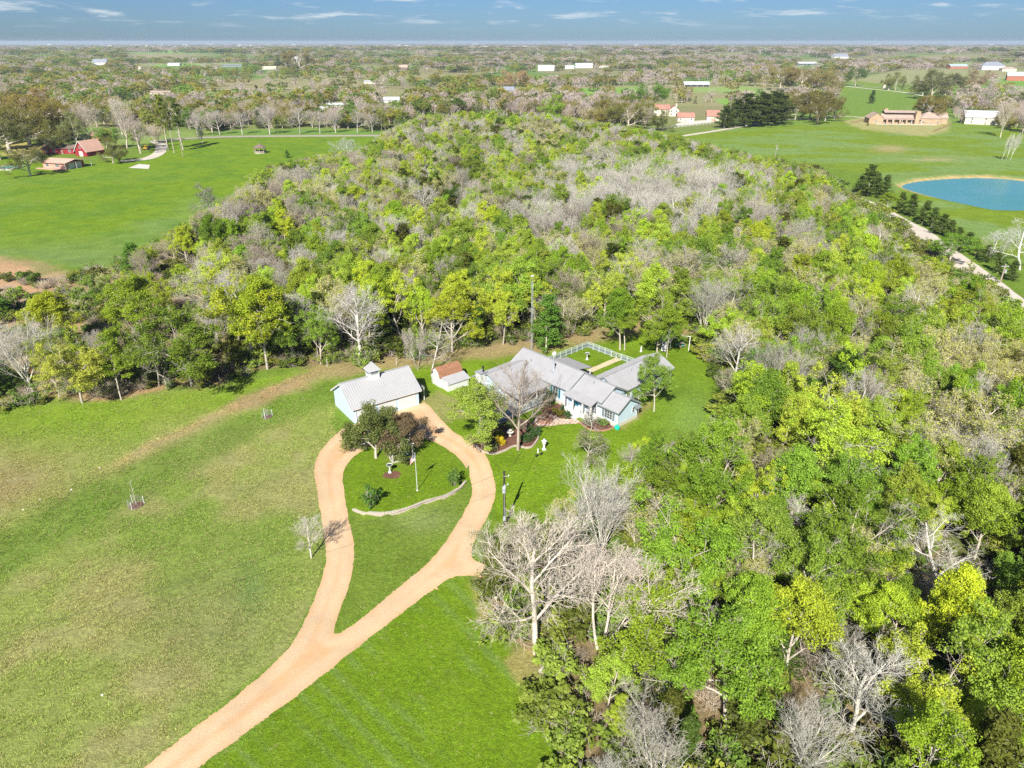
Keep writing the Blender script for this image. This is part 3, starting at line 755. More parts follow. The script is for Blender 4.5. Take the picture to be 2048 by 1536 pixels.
def make_wood(name, segs, lev_split=1, sides=(7, 5, 4, 3, 3), mat='bark', tw='twig', k=1.0, rng=None, fat=1.0):
    parts_t, parts_c = [], []
    for lev in range(5):
        sg = [s for s in segs if s[4] == lev]
        if not sg: continue
        sg = [(s[0] * k, s[1] * k, s[2] * k * (fat if lev > 1 else 1), s[3] * k * (fat if lev > 1 else 1)) for s in sg]
        v, q = tubes(sg, sides[lev])
        sh = np.repeat(rng.uniform(0.2, 1, len(sg)), sides[lev] * 2)
        (parts_t if lev < lev_split else parts_c).append((v, q, sh))
    return parts_t, parts_c
def proto_bare(name, spec, seed, leaves=0, lsize=.16, fat=.85):
    rng = np.random.RandomState(seed)
    segs, tips = grow(rng, SPEC[spec])
    k = 10.0 / np.percentile(np.array([s[1][2] for s in segs]), 99.7)
    pt, pc = make_wood(name, segs, 1, (7, 5, 4, 3, 3), k=k, rng=rng, fat=fat)
    vt, qt, st = merge(pt); vc, qc, sc_ = merge(pc)
    if leaves:
        tp = np.array(tips) * k
        vl, ql, sl_ = leaf_cloud(rng, tp, .35, leaves, lsize, .8)
        m = np.concatenate([np.zeros(len(qc)), np.ones(len(ql))])
        vc, qc, sc_ = merge([(vc, qc, sc_), (vl, ql, sl_)])
        return quad_mesh(name + '_trunk', vt, qt, [M['twig']], st), quad_mesh(name + '_crown', vc, qc, [M['bark_pale'], M['leaf']], sc_, m)
    return quad_mesh(name + '_trunk', vt, qt, [M['twig']], st), quad_mesh(name + '_crown', vc, qc, [M['twig']], sc_)
def proto_leafy(name, spec, seed, n=7000, size=.088, crad=.56, flat=.72, bark='bark', keep=4, upb=.7, thin=1.0):
    rng = np.random.RandomState(seed)
    segs, tips = grow(rng, SPEC[spec])
    tp = np.array(tips)
    k = 9.75 / np.percentile(tp[:, 2], 99)
    tp = tp * k
    if thin < 1: tp = tp[rng.rand(len(tp)) < thin]
    pt, pc = make_wood(name, [s for s in segs if s[4] < keep], 1, (7, 5, 4, 3, 3), k=k, rng=rng)
    vt, qt, st = merge(pt); vc, qc, sc_ = merge(pc)
    # uneven crown: a few large lobes get more leaves than the rest
    w = np.array([vnoise(p[0] * .45 + seed, p[1] * .45 + p[2] * .5) for p in tp])
    tp = tp[np.argsort(-w + rng.normal(0, .10, len(tp)))][:int(len(tp) * .72)]
    vl, ql, sl_ = leaf_cloud(rng, tp, crad, n, size, flat, upb=upb)
    m = np.concatenate([np.zeros(len(qc)), np.ones(len(ql))])
    vc, qc, sc_ = merge([(vc, qc, sc_), (vl, ql, sl_)])
    return quad_mesh(name + '_trunk', vt, qt, [M[bark]], st), quad_mesh(name + '_crown', vc, qc, [M[bark], M['leaf']], sc_, m)
def proto_cedar(name, seed, n=6500, wide=.24, cluster=.42, size=.125):
    rng = np.random.RandomState(seed)
    segs = []; tips = []
    H = 10.0
    lean = rng.normal(0, .3, 2)
    pts = [np.array((lean[0] * t * t + rng.normal(0, .04), lean[1] * t * t + rng.normal(0, .04), H * t - .1)) for t in np.linspace(0, .97, 9)]
    for i in range(8): segs.append((pts[i], pts[i + 1], .20 * (1 - i / 8.5) + .01, .20 * (1 - (i + 1) / 8.5) + .01, 0))
    for c in range(72):
        t = .08 + .90 * (c / 72)
        L = H * wide * (1.12 - t) ** .75 * rng.uniform(.55, 1.25) * (1 if t > .14 else .8)
        a = rng.uniform(0, 6.28); el = rng.uniform(-.05, .55) + .4 * t
        b = np.array((lean[0] * t * t, lean[1] * t * t, H * t))
        d = np.array((math.cos(a) * math.cos(el), math.sin(a) * math.cos(el), math.sin(el)))
        e = b + d * L
        segs.append((b, e, .035, .012, 1))
        for q in np.linspace(.35, 1, 5): tips.append(b + d * L * q + rng.normal(0, .10, 3) + np.array((0, 0, -.12 * q * q)))
    tips.append(np.array((lean[0], lean[1], H * .97))); tips = np.array(tips)
    pt, pc = make_wood(name, segs, 1, (6, 3), rng=rng)
    vt, qt, st = merge(pt); vc, qc, sc_ = merge(pc)
    vl, ql, sl_ = leaf_cloud(rng, tips, cluster, n, size, .8, upb=.55)
    m = np.concatenate([np.zeros(len(qc)), np.ones(len(ql))])
    vc, qc, sc_ = merge([(vc, qc, sc_), (vl, ql, sl_)])
    return quad_mesh(name + '_trunk', vt, qt, [M['bark']], st), quad_mesh(name + '_crown', vc, qc, [M['bark'], M['leaf']], sc_, m)
def proto_shrub(name, seed, n=1500, size=.13, twigs=60, r=1.2, h=1.6, clumps=34):
    """low bush with many stems, 2 m tall"""
    rng = np.random.RandomState(seed)
    segs = []; tips = []
    for i in range(twigs):
        a = rng.uniform(0, 6.28); o = rng.uniform(0, .25) * r
        b = np.array((math.cos(a) * o, math.sin(a) * o, -.05))
        ph = rng.uniform(0.1, 1.1); L = h * rng.uniform(.6, 1.2)
        d = np.array((math.cos(a) * math.sin(ph) * r / h, math.sin(a) * math.sin(ph) * r / h, math.cos(ph)))
        m_ = b + d * L * .5 + rng.normal(0, .08, 3); e = b + d * L + rng.normal(0, .12, 3)
        segs += [(b, m_, .022, .015, 1), (m_, e, .015, .006, 1)]
        for q in range(3):
            e2 = m_ + (e - m_) * rng.uniform(.1, .9) ; e3 = e2 + rng.normal(0, .28, 3) + np.array((0, 0, .15))
            segs.append((e2, e3, .010, .005, 1)); tips.append(e3)
        tips.append(e)
    pt, pc = make_wood(name, segs, 1, (6, 3), rng=rng)
    vc, qc, sc_ = merge(pc)
    tips = np.array(tips); tips[:, 2] = np.maximum(tips[:, 2], .15)
    if n:
        tp = tips[rng.permutation(len(tips))[:clumps]]
        vl, ql, sl_ = leaf_cloud(rng, tp, .36, n, size, .8, upb=.5)
        m = np.concatenate([np.zeros(len(qc)), np.ones(len(ql))])
        vc, qc, sc_ = merge([(vc, qc, sc_), (vl, ql, sl_)])
        return quad_mesh(name, vc, qc, [M['twig'] if False else M['bark'], M['leaf']], sc_, m)
    return quad_mesh(name, vc, qc, [M['twig']], sc_)
PROTO = {'bare': [proto_bare('bare', 'bare_a', 3), proto_bare('bare', 'bare_b', 4), proto_bare('bare', 'bare_b', 9), proto_bare('bare', 'bare_c', 6), proto_bare('bare', 'bare_m', 8), proto_bare('bare', 'bare_a', 12)],
         'budding': [proto_bare('budding', 'bare_a', 21, 5200, .085), proto_bare('budding', 'bare_m', 22, 5200, .085), proto_bare('budding', 'bare_c', 23, 5600, .085)],
         'leafy': [proto_leafy('leafy', 'leafy', 31, 23000), proto_leafy('leafy', 'leafy_b', 32, 24000), proto_leafy('leafy', 'leafy', 33, 21000, thin=.8), proto_leafy('leafy', 'leafy_b', 34, 22000, thin=.75), proto_leafy('leafy', 'leafy', 35, 21000, crad=.48)],
         'slim': [proto_leafy('slim', 'slim', 41, 15000, crad=.5), proto_leafy('slim', 'slim', 42, 16000, crad=.5)],
         'oak': [proto_leafy('oak', 'oak', 51, 21000, .105, .9, .6), proto_leafy('oak', 'oak', 52, 21000, .105, .9, .6)],
         'dense': [proto_leafy('dense', 'oak', 53, 34000, .17, 1.25, .75), proto_leafy('dense', 'oak', 54, 30000, .17, 1.2, .7)],
         'cedar': [proto_cedar('cedar', 61, 10000), proto_cedar('cedar', 62, 11000, .30, .48), proto_cedar('cedar', 63, 9500, .19)],
         'shrub': [proto_shrub('shrub', 71), proto_shrub('shrub', 72, 2000, .12), proto_shrub('shrub', 73, 900, .11, 90)],
         'twiggy': [proto_shrub('twiggy', 74, 0, .1, 130)]}
def low_proto(name, kind, seed, n=170, size=.62):
    """light versions for trees several hundred metres away; 10 m tall"""
    rng = np.random.RandomState(seed)
    if kind == 'cedar':
        c = [];
        for i in range(40):
            t = rng.uniform(.05, 1); a = rng.uniform(0, 6.28); rr = 2.6 * (1.05 - t) * rng.uniform(.5, 1)
            c.append((math.cos(a) * rr, math.sin(a) * rr, 10 * t - .3))
        cr = .55
    else:
        c = []
        wide = {'leafy': 3.3, 'oak': 5.4, 'bare': 3.2}[kind]; zc_ = {'leafy': 6.0, 'oak': 5.8, 'bare': 6.0}[kind]; zr = {'leafy': 3.7, 'oak': 3.9, 'bare': 3.9}[kind]
        for i in range(46):
            d = rng.normal(0, 1, 3); d /= np.linalg.norm(d); d *= rng.uniform(.45, 1) ** .5
            if d[2] < -.5: d[2] *= .6
            c.append((d[0] * wide, d[1] * wide, zc_ + d[2] * zr))
        cr = .95 if kind != 'bare' else .9
    c = np.array(c)
    if kind == 'bare':
        v, q, s = leaf_cloud(rng, c, cr, int(n * 2.6), .34, .9, upb=.1)
        v = v.reshape(-1, 4, 3); mid = v.mean(1, keepdims=True); ax = v[:, 2:3] - v[:, 0:1]; v[:, 1] = mid[:, 0] + (v[:, 1] - mid[:, 0]) * .32; v[:, 3] = mid[:, 0] + (v[:, 3] - mid[:, 0]) * .32; v = v.reshape(-1, 3)
        vt, qt = tubes([(np.array((0, 0, -.3)), np.array((0, 0, 4.5)), .2, .12, 0)] + [(np.array((0, 0, 2.2)), c[i] * np.array((.7, .7, .9)), .10, .04, 1) for i in range(10)], 4)
        v, q, s = merge([(vt, qt, np.full(len(vt), .9)), (v, q, s)])
        return quad_mesh(name, v, q, [M['twig']], s)
    if kind == 'bare_old':
        # fans of fine twigs
        m = int(n * 2.4)
        idx = rng.randint(0, len(c), m); b = c[idx] + rng.normal(0, .6, (m, 3))
        root = np.stack([b[:, 0] * .45, b[:, 1] * .45, b[:, 2] - 2.2], -1)
        d = b - root; d /= np.linalg.norm(d, axis=1)[:, None]; d += rng.normal(0, .25, d.shape)
        L = rng.uniform(.7, 1.5, m)[:, None]
        sg = [(b[i] - d[i] * L[i], b[i] + d[i] * L[i], .040, .018) for i in range(m)]
        sg += [(np.array((0, 0, -.2)), np.array((0, 0, 4.5)), .2, .14)]
        sg += [(np.array((0, 0, 2.2)), c[i] * np.array((.7, .7, .9)), .10, .04) for i in range(10)]
        v, q = tubes([s + (0,) for s in sg], 3)
        return quad_mesh(name, v, q, [M['twig']], np.repeat(rng.uniform(0, 1, len(sg)), 6))
    v, q, s = leaf_cloud(rng, c, cr, n, size, .75, upb=.7)
    vt, qt = tubes([(np.array((0, 0, -.3)), np.array((0, 0, 5.)), .22, .12, 0)], 4)
    m = np.concatenate([np.zeros(len(qt)), np.ones(len(q))])
    v, q, s = merge([(vt, qt, np.full(len(vt), .3)), (v, q, s)])
    return quad_mesh(name, v, q, [M['bark'], M['leaf']], s, m)
LOW = {'leafy': [low_proto('low_leafy', 'leafy', 81, 900, .32), low_proto('low_leafy', 'leafy', 82, 900, .32)],
       'oak': [low_proto('low_oak', 'oak', 83, 1000, .42)], 'cedar': [low_proto('low_cedar', 'cedar', 84, 650, .32)],
       'bare': [low_proto('low_bare', 'bare', 85, 420), low_proto('low_bare', 'bare', 86, 420)]}

PAL = {  # albedo of each kind, with its spread between individuals
 'leafy': [((.150, .205, .012), 'yellow-green'), ((.105, .180, .012), 'bright green'), ((.062, .135, .012), 'mid green'), ((.175, .205, .030), 'lime yellow')],
 'budding': [((.21, .235, .065), 'pale yellow-green'), ((.15, .18, .045), 'faintly green')],
 'cedar': [((.048, .080, .012), 'dark green'), ((.075, .095, .012), 'olive green'), ((.095, .088, .014), 'bronze green')],
 'oak': [((.095, .110, .018), 'olive green'), ((.140, .125, .018), 'golden olive'), ((.060, .095, .014), 'deep green')],
 'bare': [((.37, .345, .30), 'pale grey'), ((.36, .31, .285), 'grey-brown'), ((.50, .47, .45), 'silvery')],
 'shrub': [((.10, .14, .02), 'green'), ((.06, .10, .015), 'dark green'), ((.15, .14, .04), 'olive')],
 'twiggy': [((.30, .22, .16), 'brown'), ((.34, .30, .25), 'grey')],
}
# ------------------------------------------------------------------ where every tree stands
RNG = np.random.RandomState(77)
ORD = ['nearest', 'second nearest', 'third nearest', 'fourth nearest', 'fifth nearest', 'sixth nearest', 'seventh nearest', 'eighth nearest', 'ninth nearest', 'tenth nearest']
def ordinal(i):
    if i < 10: return ORD[i]
    k = i + 1
    s = 'th' if 10 <= k % 100 <= 20 else {1: 'st', 2: 'nd', 3: 'rd'}.get(k % 10, 'th')
    return f'{k}{s} nearest'
MARKS = [('white garage', 755, 790), ('brown-roofed shed', 905, 765), ('blue house', 1130, 790), ('radio tower', 1062, 690), ('power pole', 1007, 1040), ('flagpole', 835, 980),
         ('driveway fork', 690, 1290), ('playset', 1335, 690), ('turquoise pond', 1850, 400), ('bend of the gravel road', 1790, 440), ('lower end of the gravel road', 1980, 570),
         ('gazebo', 522, 300), ('red barn', 170, 300), ('stone ranch house', 1810, 250), ('cream house with brown roofs', 1370, 245), ('shed at the wood edge', 1150, 262),
         ('photo\'s left edge', 0, 700), ('photo\'s bottom right corner', 2048, 1536), ('middle of the photo\'s right edge', 2048, 800), ('middle of the photo\'s bottom edge', 1200, 1536),
         ('big bare tree by the lawn corner', 1072, 1303), ('tip of the left meadow', 760, 290), ('brown grass patch at left', 50, 600),
         ('lone bare tree behind the garage', 720, 725), ('lawn corner right of the house', 1430, 850), ('silvery bare grove', 1280, 440), ('dark cedar group', 880, 440),
         ('upper lawn by the swing set', 1390, 660), ('photo\'s right edge at the road', 2048, 640), ('leftmost bend of the field edge', 330, 775)]
TREES = []   # dict(kind, x, y, h, w, proto, tint, colour, label)
KEEP_OUT = []
def add_tree(kind, x, y, h, w=1.0, proto=None, tint=None, label=None, rot=None, lean=None, group=None):
    TREES.append(dict(kind=kind, x=x, y=y, h=h, w=w, proto=proto, tint=tint, label=label, rot=rot, lean=lean, group=group))
def hand(kind, bx, by, top, w=1.0, proto=0, tint=None, label=None, z=0.0, rot=None, lean=None):
    if kind in ('oak_tree', 'pine_tree') or (kind == 'cedar_tree' and tint[0] < .09): tint = tuple(1.7 * c for c in tint)
    """a tree placed by where its foot and its top show"""
    x, y = ground_px(bx, by, 0)
    z = tz(x, y)
    x, y = ground_px(bx, by, z)
    lo, hi = 0.5, 45.0
    for _ in range(30):
        m = (lo + hi) / 2
        if float(to_px(x, y, z + m)[1]) > top: lo = m
        else: hi = m
    add_tree(kind, x, y, lo, w, proto, tint, label, rot, lean)
    KEEP_OUT.append((x, y, lo * .26 * w + 1.2))
YG = (.360, .410, .026); BG = (.240, .330, .024); MG = (.150, .220, .020); LY = (.390, .420, .060); DG = (.075, .145, .018)
GREY = (.37, .345, .30); SILV = (.46, .44, .395); GB = (.32, .27, .225)
# left strip of trees along the field
hand('leafy_tree', 165, 806, 688, 1.15, 'leafy3', LY, 'thin-leaved yellow-green tree with forked trunk at the field edge, far left', rot=1.0)
hand('leafy_tree', 243, 800, 655, .85, 'slim0', BG, 'narrow bright green tree with pale trunk foot at the field edge')
hand('bare_tree', 318, 772, 636, .75, 'bare3', GREY, 'bare grey tree leaning between two green trees at the field edge', lean=(-.18, 0))
hand('leafy_tree', 385, 772, 608, 1.2, 'leafy1', MG, 'broad dense mid green tree left of the garage at the field edge')
hand('leafy_tree', 108, 705, 588, 1.25, 'leafy0', YG, 'rounded yellow-green tree in the brown brush at the far left')
hand('leafy_tree', 295, 690, 545, 1.05, 'leafy2', BG, 'tall fresh green tree standing alone in the brush left of centre')
hand('leafy_tree', 505, 728, 545, .95, 'leafy3', YG, 'tall bright yellow-green tree, left one of a touching pair')
hand('leafy_tree', 535, 738, 552, .9, 'leafy4', (.28, .36, .02), 'tall bright yellow-green tree, right one of a touching pair')
hand('bare_tree', 208, 740, 660, .8, 'bare1', SILV, 'small silvery bare tree between green trees at the left')
hand('cedar_tree', 15, 780, 722, 1.7, 'cedar1', DG, 'low dark evergreen cut by the photo left edge')
hand('cedar_tree', -5, 640, 560, 1.8, 'cedar1', DG, 'large dark evergreen half outside the left edge')
hand('cedar_tree', 272, 548, 487, 1.9, 'cedar1', DG, 'broad dark evergreen clump on the brown brush at left')
hand('cedar_tree', 375, 500, 445, 1.5, 'cedar0', DG, 'dark evergreen at the wood corner beside the left meadow')
hand('bare_tree', 720, 727, 567, 1.25, 'bare0', (.47, .44, .42), 'large lone bare tree with pale trunk behind the garage', rot=.5)
hand('bare_tree', 863, 753, 640, .95, 'bare3', GREY, 'leaning bare tree on the lawn right behind the garage', lean=(-.22, .02))
hand('bare_tree', 836, 740, 655, .55, 'budding1', GREY, 'slim grey tree on the lawn closest to the garage right corner')
hand('leafy_tree', 905, 705, 592, 1.15, 'leafy1', YG, 'big yellow-green tree behind the brown-roofed shed')
hand('leafy_tree', 962, 690, 600, .95, 'slim1', DG, 'dark narrow green tree left of the radio tower')
hand('cedar_tree', 1092, 698, 592, 1.25, 'cedar1', DG, 'dark green cedar standing just right of the radio tower')
hand('leafy_tree', 1240, 700, 575, .85, 'leafy0', (.17, .28, .02), 'green tree with twin pale trunks on the lawn behind the fence, left one')
hand('leafy_tree', 1249, 700, 583, .75, 'leafy2', BG, 'green tree with twin pale trunks on the lawn behind the fence, right one')
hand('leafy_tree', 1314, 708, 592, .95, 'leafy3', BG, 'green tree left of the playset behind the right wing')
hand('leafy_tree', 1333, 715, 620, .75, 'leafy4', (.17, .28, .02), 'small green tree in front of the playset')
hand('leafy_tree', 1308, 823, 706, .85, 'leafy2', (.20, .31, .04), 'airy green tree covering the end of the right wing')
hand('bare_tree', 1036, 900, 712, .95, 'bare0', GB, 'tall bare tree rising from the front garden bed against the roof')
hand('budding_tree', 968, 888, 752, 1.15, 'leafy2', (.29, .38, .06), 'airy green tree at the garden bed end beside the driveway')
hand('oak_tree', 752, 916, 822, .85, 'dense0', (.085, .105, .028), 'low spreading dark oak on the driveway island before the garage', rot=.8)
hand('oak_tree', 800, 902, 830, .9, 'dense1', (.105, .078, .045), 'smaller brownish-leaved oak right of the dark island oak', rot=2.2)
hand('bare_tree', 623, 1116, 1030, 1.0, 'bare0', (.50, .46, .41), 'small bare tree by the left branch of the driveway', rot=2.4)
hand('bare_tree', 1182, 862, 812, 1.1, 'bare3', SILV, 'small bare ornamental tree by the entry porch bed')
hand('budding_tree', 1172, 925, 852, 1.35, 'budding2', (.19, .21, .075), 'pale rounded half-bare bush tree on the lawn before the entry', rot=.3)
# the big bare trees along the lower lawn edge
hand('bare_tree', 1072, 1306, 1020, 1.1, 'bare0', (.52, .46, .40), 'large pale bare tree with straight trunk at the lower lawn corner', rot=1.9)
hand('bare_tree', 1200, 1150, 930, 1.0, 'bare1', SILV, 'tall silvery bare tree above the pair at the lower lawn edge', rot=.2)
hand('bare_tree', 1142, 1252, 1075, .8, 'bare4', GREY, 'thin leaning bare tree between the two largest bare trees', lean=(.12, 0))
hand('bare_tree', 1204, 1300, 1085, 1.15, 'bare4', (.52, .46, .40), 'big forked bare tree right of the straight-trunked one', rot=4.0)
hand('bare_tree', 1308, 1395, 1285, 1.0, 'bare3', GREY, 'small gnarled bare tree low in the clearing')
hand('bare_tree', 1375, 1375, 1215, .85, 'bare3', GREY, 'slender bare tree right of the gnarled one', lean=(.05, 0))
hand('budding_tree', 990, 1130, 1050, 1.1, 'budding1', (.20, .22, .06), 'small budding tree overhanging the driveway spur')
hand('leafy_tree', 1290, 1330, 1165, 1.15, 'leafy1', BG, 'fresh green tree right of the big forked bare tree')
hand('bare_tree', 1700, 1490, 1300, 1.35, 'bare0', SILV, 'very large silvery bare tree near the bottom right', rot=2.0)
hand('bare_tree', 1590, 1560, 1420, 1.2, 'bare1', SILV, 'fan-shaped bare tree cut by the bottom edge')
hand('bare_tree', 1838, 1245, 1150, 1.2, 'bare0', (.42, .36, .34), 'rounded grey-brown bare tree in the lower right wood')
hand('bare_tree', 1880, 1195, 1040, 1.6, 'bare3', SILV, 'wide silvery bare crown with dense twigs in the right wood', rot=1.0)
hand('bare_tree', 1898, 965, 865, 1.4, 'bare1', SILV, 'spiky pale bare tree above the right wood\'s middle')
hand('bare_tree', 1695, 985, 895, 1.1, 'bare0', SILV, 'pale bare tree left of the spiky bare one')
hand('bare_tree', 1765, 975, 890, 1.2, 'bare3', (.47, .50, .42), 'greenish-grey bare tree touching its pale neighbour')
hand('bare_tree', 1462, 780, 655, 1.2, 'bare5', SILV, 'big bare tree at the wood edge right of the lawn')
hand('bare_tree', 1458, 812, 740, 1.2, 'budding0', (.24, .23, .12), 'low bushy bare tree under the big one at the lawn edge')
hand('leafy_tree', 1515, 800, 690, 1.5, 'leafy1', (.12, .24, .02), 'huge rounded green tree right of the lawn')
hand('budding_tree', 1375, 622, 535, 1.7, 'budding2', (.26, .25, .10), 'flat-topped greyish budding tree above the playset')
hand('cedar_tree', 880, 500, 425, 1.5, 'cedar2', (.045, .085, .012), 'pointed dark cedar in front of a bare tree in the upper wood')
hand('bare_tree', 878, 480, 405, 1.4, 'bare1', SILV, 'white bare crown behind the pointed cedar')
hand('bare_tree', 1082, 605, 520, 1.0, 'bare3', SILV, 'bare tree top showing right of the tower tip')
hand('bare_tree', 1095, 500, 418, 1.6, 'bare1', SILV, 'wide bare tree at the left end of the silvery grove')
# around the meadows
hand('oak_tree', 62, 352, 298, 1.05, 'oak1', (.085, .090, .020), 'rounded olive tree left of the pink-roofed garage')
hand('oak_tree', 227, 326, 275, 1.0, 'oak0', (.100, .105, .020), 'rounded olive tree on the meadow right of the pink-roofed garage')
hand('pine_tree', 337, 300, 190, .8, 'pine0', (.115, .135, .012), 'tall pine with high crown, left one by the meadow drive')
hand('pine_tree', 349, 306, 203, .55, 'pine1', (.075, .085, .020), 'thin tall pine between its two neighbours')
hand('pine_tree', 366, 300, 192, .8, 'pine1', (.085, .115, .015), 'tall pine with narrow crown, right one by the meadow drive')
hand('bare_tree', 282, 307, 232, 1.4, 'bare0', (.40, .34, .30), 'round brown-grey bare tree at the barn drive')
hand('bare_tree', 254, 298, 218, 1.2, 'bare5', (.42, .36, .32), 'brown-grey bare tree left of the rounder one at the barn drive')
hand('bare_tree', 245, 270, 190, .8, 'bare1', (.50, .46, .38), 'tall white-limbed sycamore behind the red barn')
hand('bare_tree', 180, 285, 200, 1.0, 'bare2', (.46, .41, .33), 'pale-limbed bare tree above the red barn roof')
hand('bare_tree', 406, 292, 250, .8, 'bare1', (.40, .36, .32), 'small bare tree standing on the meadow right of the pines')
hand('cedar_tree', 575, 316, 300, 1.6, 'cedar1', DG, 'little dark bush tree on the meadow right of the gazebo')
hand('budding_tree', 425, 440, 365, 1.2, 'budding2', (.17, .20, .13), 'grey-green budding tree at the meadow\'s lower right edge')
hand('bare_tree', 700, 325, 275, 1.5, 'bare4', (.42, .45, .38), 'thin pale bare tree at the meadow tip')
for bx, by, tp, w, t in [(395, 276, 225, 1.5, 0), (440, 274, 222, 1.5, 5), (485, 273, 222, 1.4, 0), (540, 273, 210, 1.6, 1), (600, 272, 215, 1.5, 5), (640, 271, 222, 1.4, 0), (672, 270, 220, 1.5, 1), (715, 270, 222, 1.4, 5), (745, 269, 225, 1.4, 0)]:
    hand('bare_tree', bx, by - 4, tp - 2, w * .85, f'bare{t}', (.40, .36, .34))
for bx, by, tp, w, tt in [(1120, 258, 188, 1.0, (.14, .21, .02)), (1230, 232, 190, 1.3, (.115, .125, .02)), (1255, 262, 205, 1.3, (.11, .115, .022)), (1215, 255, 200, 1.2, (.13, .115, .02)), (1325, 262, 222, 1.1, (.08, .10, .02)), (1300, 222, 168, 1.1, (.075, .150, .012)), (1278, 240, 205, 1.2, (.155, .145, .015))]:
    hand('oak_tree', bx, by, tp, w, f'oak{RNG.randint(2)}' if tt[0] < .14 or bx == 1278 else 'leafy1', tt)
for bx, by, tp in [(1470, 252, 200), (1492, 253, 188), (1515, 252, 186), (1540, 250, 184), (1560, 248, 190), (1448, 256, 212)]:
    hand('cedar_tree', bx, by, tp, 2.1, 'cedar1', (.050, .070, .014))
for bx, by, tp in [(1590, 240, 190), (1618, 240, 182), (1650, 242, 185), (1635, 248, 205), (1668, 238, 195)]:
    hand('oak_tree', bx, by, tp, 1.0, f'oak{RNG.randint(2)}', (.095, .085, .018))
hand('bare_tree', 1552, 244, 206, 1.4, 'bare1', SILV, 'white bare tree before the cedar row on the ranch drive')
hand('bare_tree', 2000, 275, 192, .7, 'bare1', (.42, .38, .30), 'tall bare tree leaning right of the ranch house', lean=(.2, 0))
for bx, by, tp, nm in [(2003, 320, 265, 'left'), (2012, 321, 268, 'middle'), (2020, 321, 262, 'right')]:
    hand('bare_tree', bx, by, tp, .35, 'bare2', (.55, .54, .48), f'{nm} stem-like white bare tree of three on the right meadow', lean=(.15, 0))
hand('bare_tree', 2040, 540, 435, 1.3, 'bare3', (.50, .50, .46), 'large pale twiggy tree below the pond at the right edge')
hand('bare_tree', 1980, 515, 462, 1.4, 'bare5', (.50, .50, .46), 'pale twiggy tree left of the larger one below the pond')
for bx, by, tp, w in [(1735, 392, 330, 1.6), (1765, 398, 350, 1.6), (1750, 388, 345, 1.8), (1800, 425, 385, 1.9), (1822, 432, 388, 1.9), (1845, 448, 402, 1.9), (1862, 455, 415, 1.9), (1880, 468, 428, 1.9), (1897, 478, 440, 1.9), (1915, 492, 455, 1.8), (1932, 502, 465, 1.8), (1950, 512, 478, 1.8), (1968, 524, 490, 1.8), (1718, 385, 352, 1.6), (1995, 545, 505, 1.8), (2020, 560, 520, 1.8)]:
    hand('cedar_tree', bx, by, tp, w * .95, f'cedar{RNG.randint(3)}', (.062, .092, .018))
hand('leafy_tree', 1775, 428, 386, 1.5, 'leafy0', BG, 'bright green tree on the verge hiding the road bend')
hand('leafy_tree', 1895, 535, 468, 1.4, 'leafy3', (.18, .32, .03), 'bright green open tree leaning over the gravel road')
for bx, by, tp, tt in [(1870, 262, 188, (.115, .100, .018)), (1845, 262, 205, (.10, .10, .018)), (1900, 262, 190, (.08, .09, .02)), (1920, 258, 195, (.06, .085, .02))]:
    pass
for bx, by, tp, w, tt in [(1852, 243, 190, 1.2, (.125, .105, .018)), (1835, 238, 196, 1.1, (.085, .095, .018)), (1872, 235, 190, 1.0, (.075, .085, .02)), (1890, 232, 195, .9, (.06, .080, .02)), (1862, 198, 140, 1.2, (.085, .095, .03)), (1890, 190, 145, 1.2, (.085, .090, .035)), (1845, 190, 146, 1.1, (.10, .10, .03)), (1790, 180, 145, 1.1, (.125, .135, .03)), (1710, 172, 135, 1.0, (.06, .10, .02)), (1775, 176, 148, 1.0, (.13, .14, .03)),
                          (1510, 172, 145, 1.1, (.10, .11, .02)), (1560, 180, 132, 1.3, (.17, .15, .05)), (1600, 182, 135, 1.3, (.16, .13, .05)), (1640, 185, 138, 1.3, (.16, .14, .05)), (1660, 190, 150, 1.1, (.15, .13, .05)), (1940, 178, 140, 1.3, (.17, .13, .08)), (2030, 225, 185, 1.0, (.06, .07, .02)), (1975, 165, 140, 1.3, (.22, .17, .12)),
                          (20, 305, 215, 1.5, (.11, .105, .02)), (60, 290, 205, 1.4, (.125, .105, .02)), (100, 282, 200, 1.4, (.135, .11, .02)), (135, 278, 205, 1.2, (.15, .13, .02)), (30, 270, 185, 1.3, (.15, .12, .03)), (90, 255, 178, 1.2, (.17, .12, .04)), (0, 320, 235, 1.3, (.085, .09, .02)), (120, 305, 240, 1.0, (.085, .09, .02)), (155, 290, 225, .9, (.14, .16, .06)), (1030, 184, 140, 1.2, (.24, .17, .09)), (930, 205, 170, 1.1, (.05, .08, .015)), (845, 190, 160, 1.1, (.06, .11, .015)), (600, 145, 98, 1.2, (.16, .14, .05)), (575, 140, 100, 1.2, (.08, .10, .04))]:
    hand('oak_tree', bx, by, tp, w * .9, f'oak{RNG.randint(2)}', tt)
for bx, by, tp in [(1742, 207, 180), (1660, 175, 150), (1735, 252, 243), (1597, 242, 235), (1305, 290, 268)]:
    hand('cedar_tree', bx, by, tp, 1.3, f'cedar{RNG.randint(3)}', (.045, .08, .015))

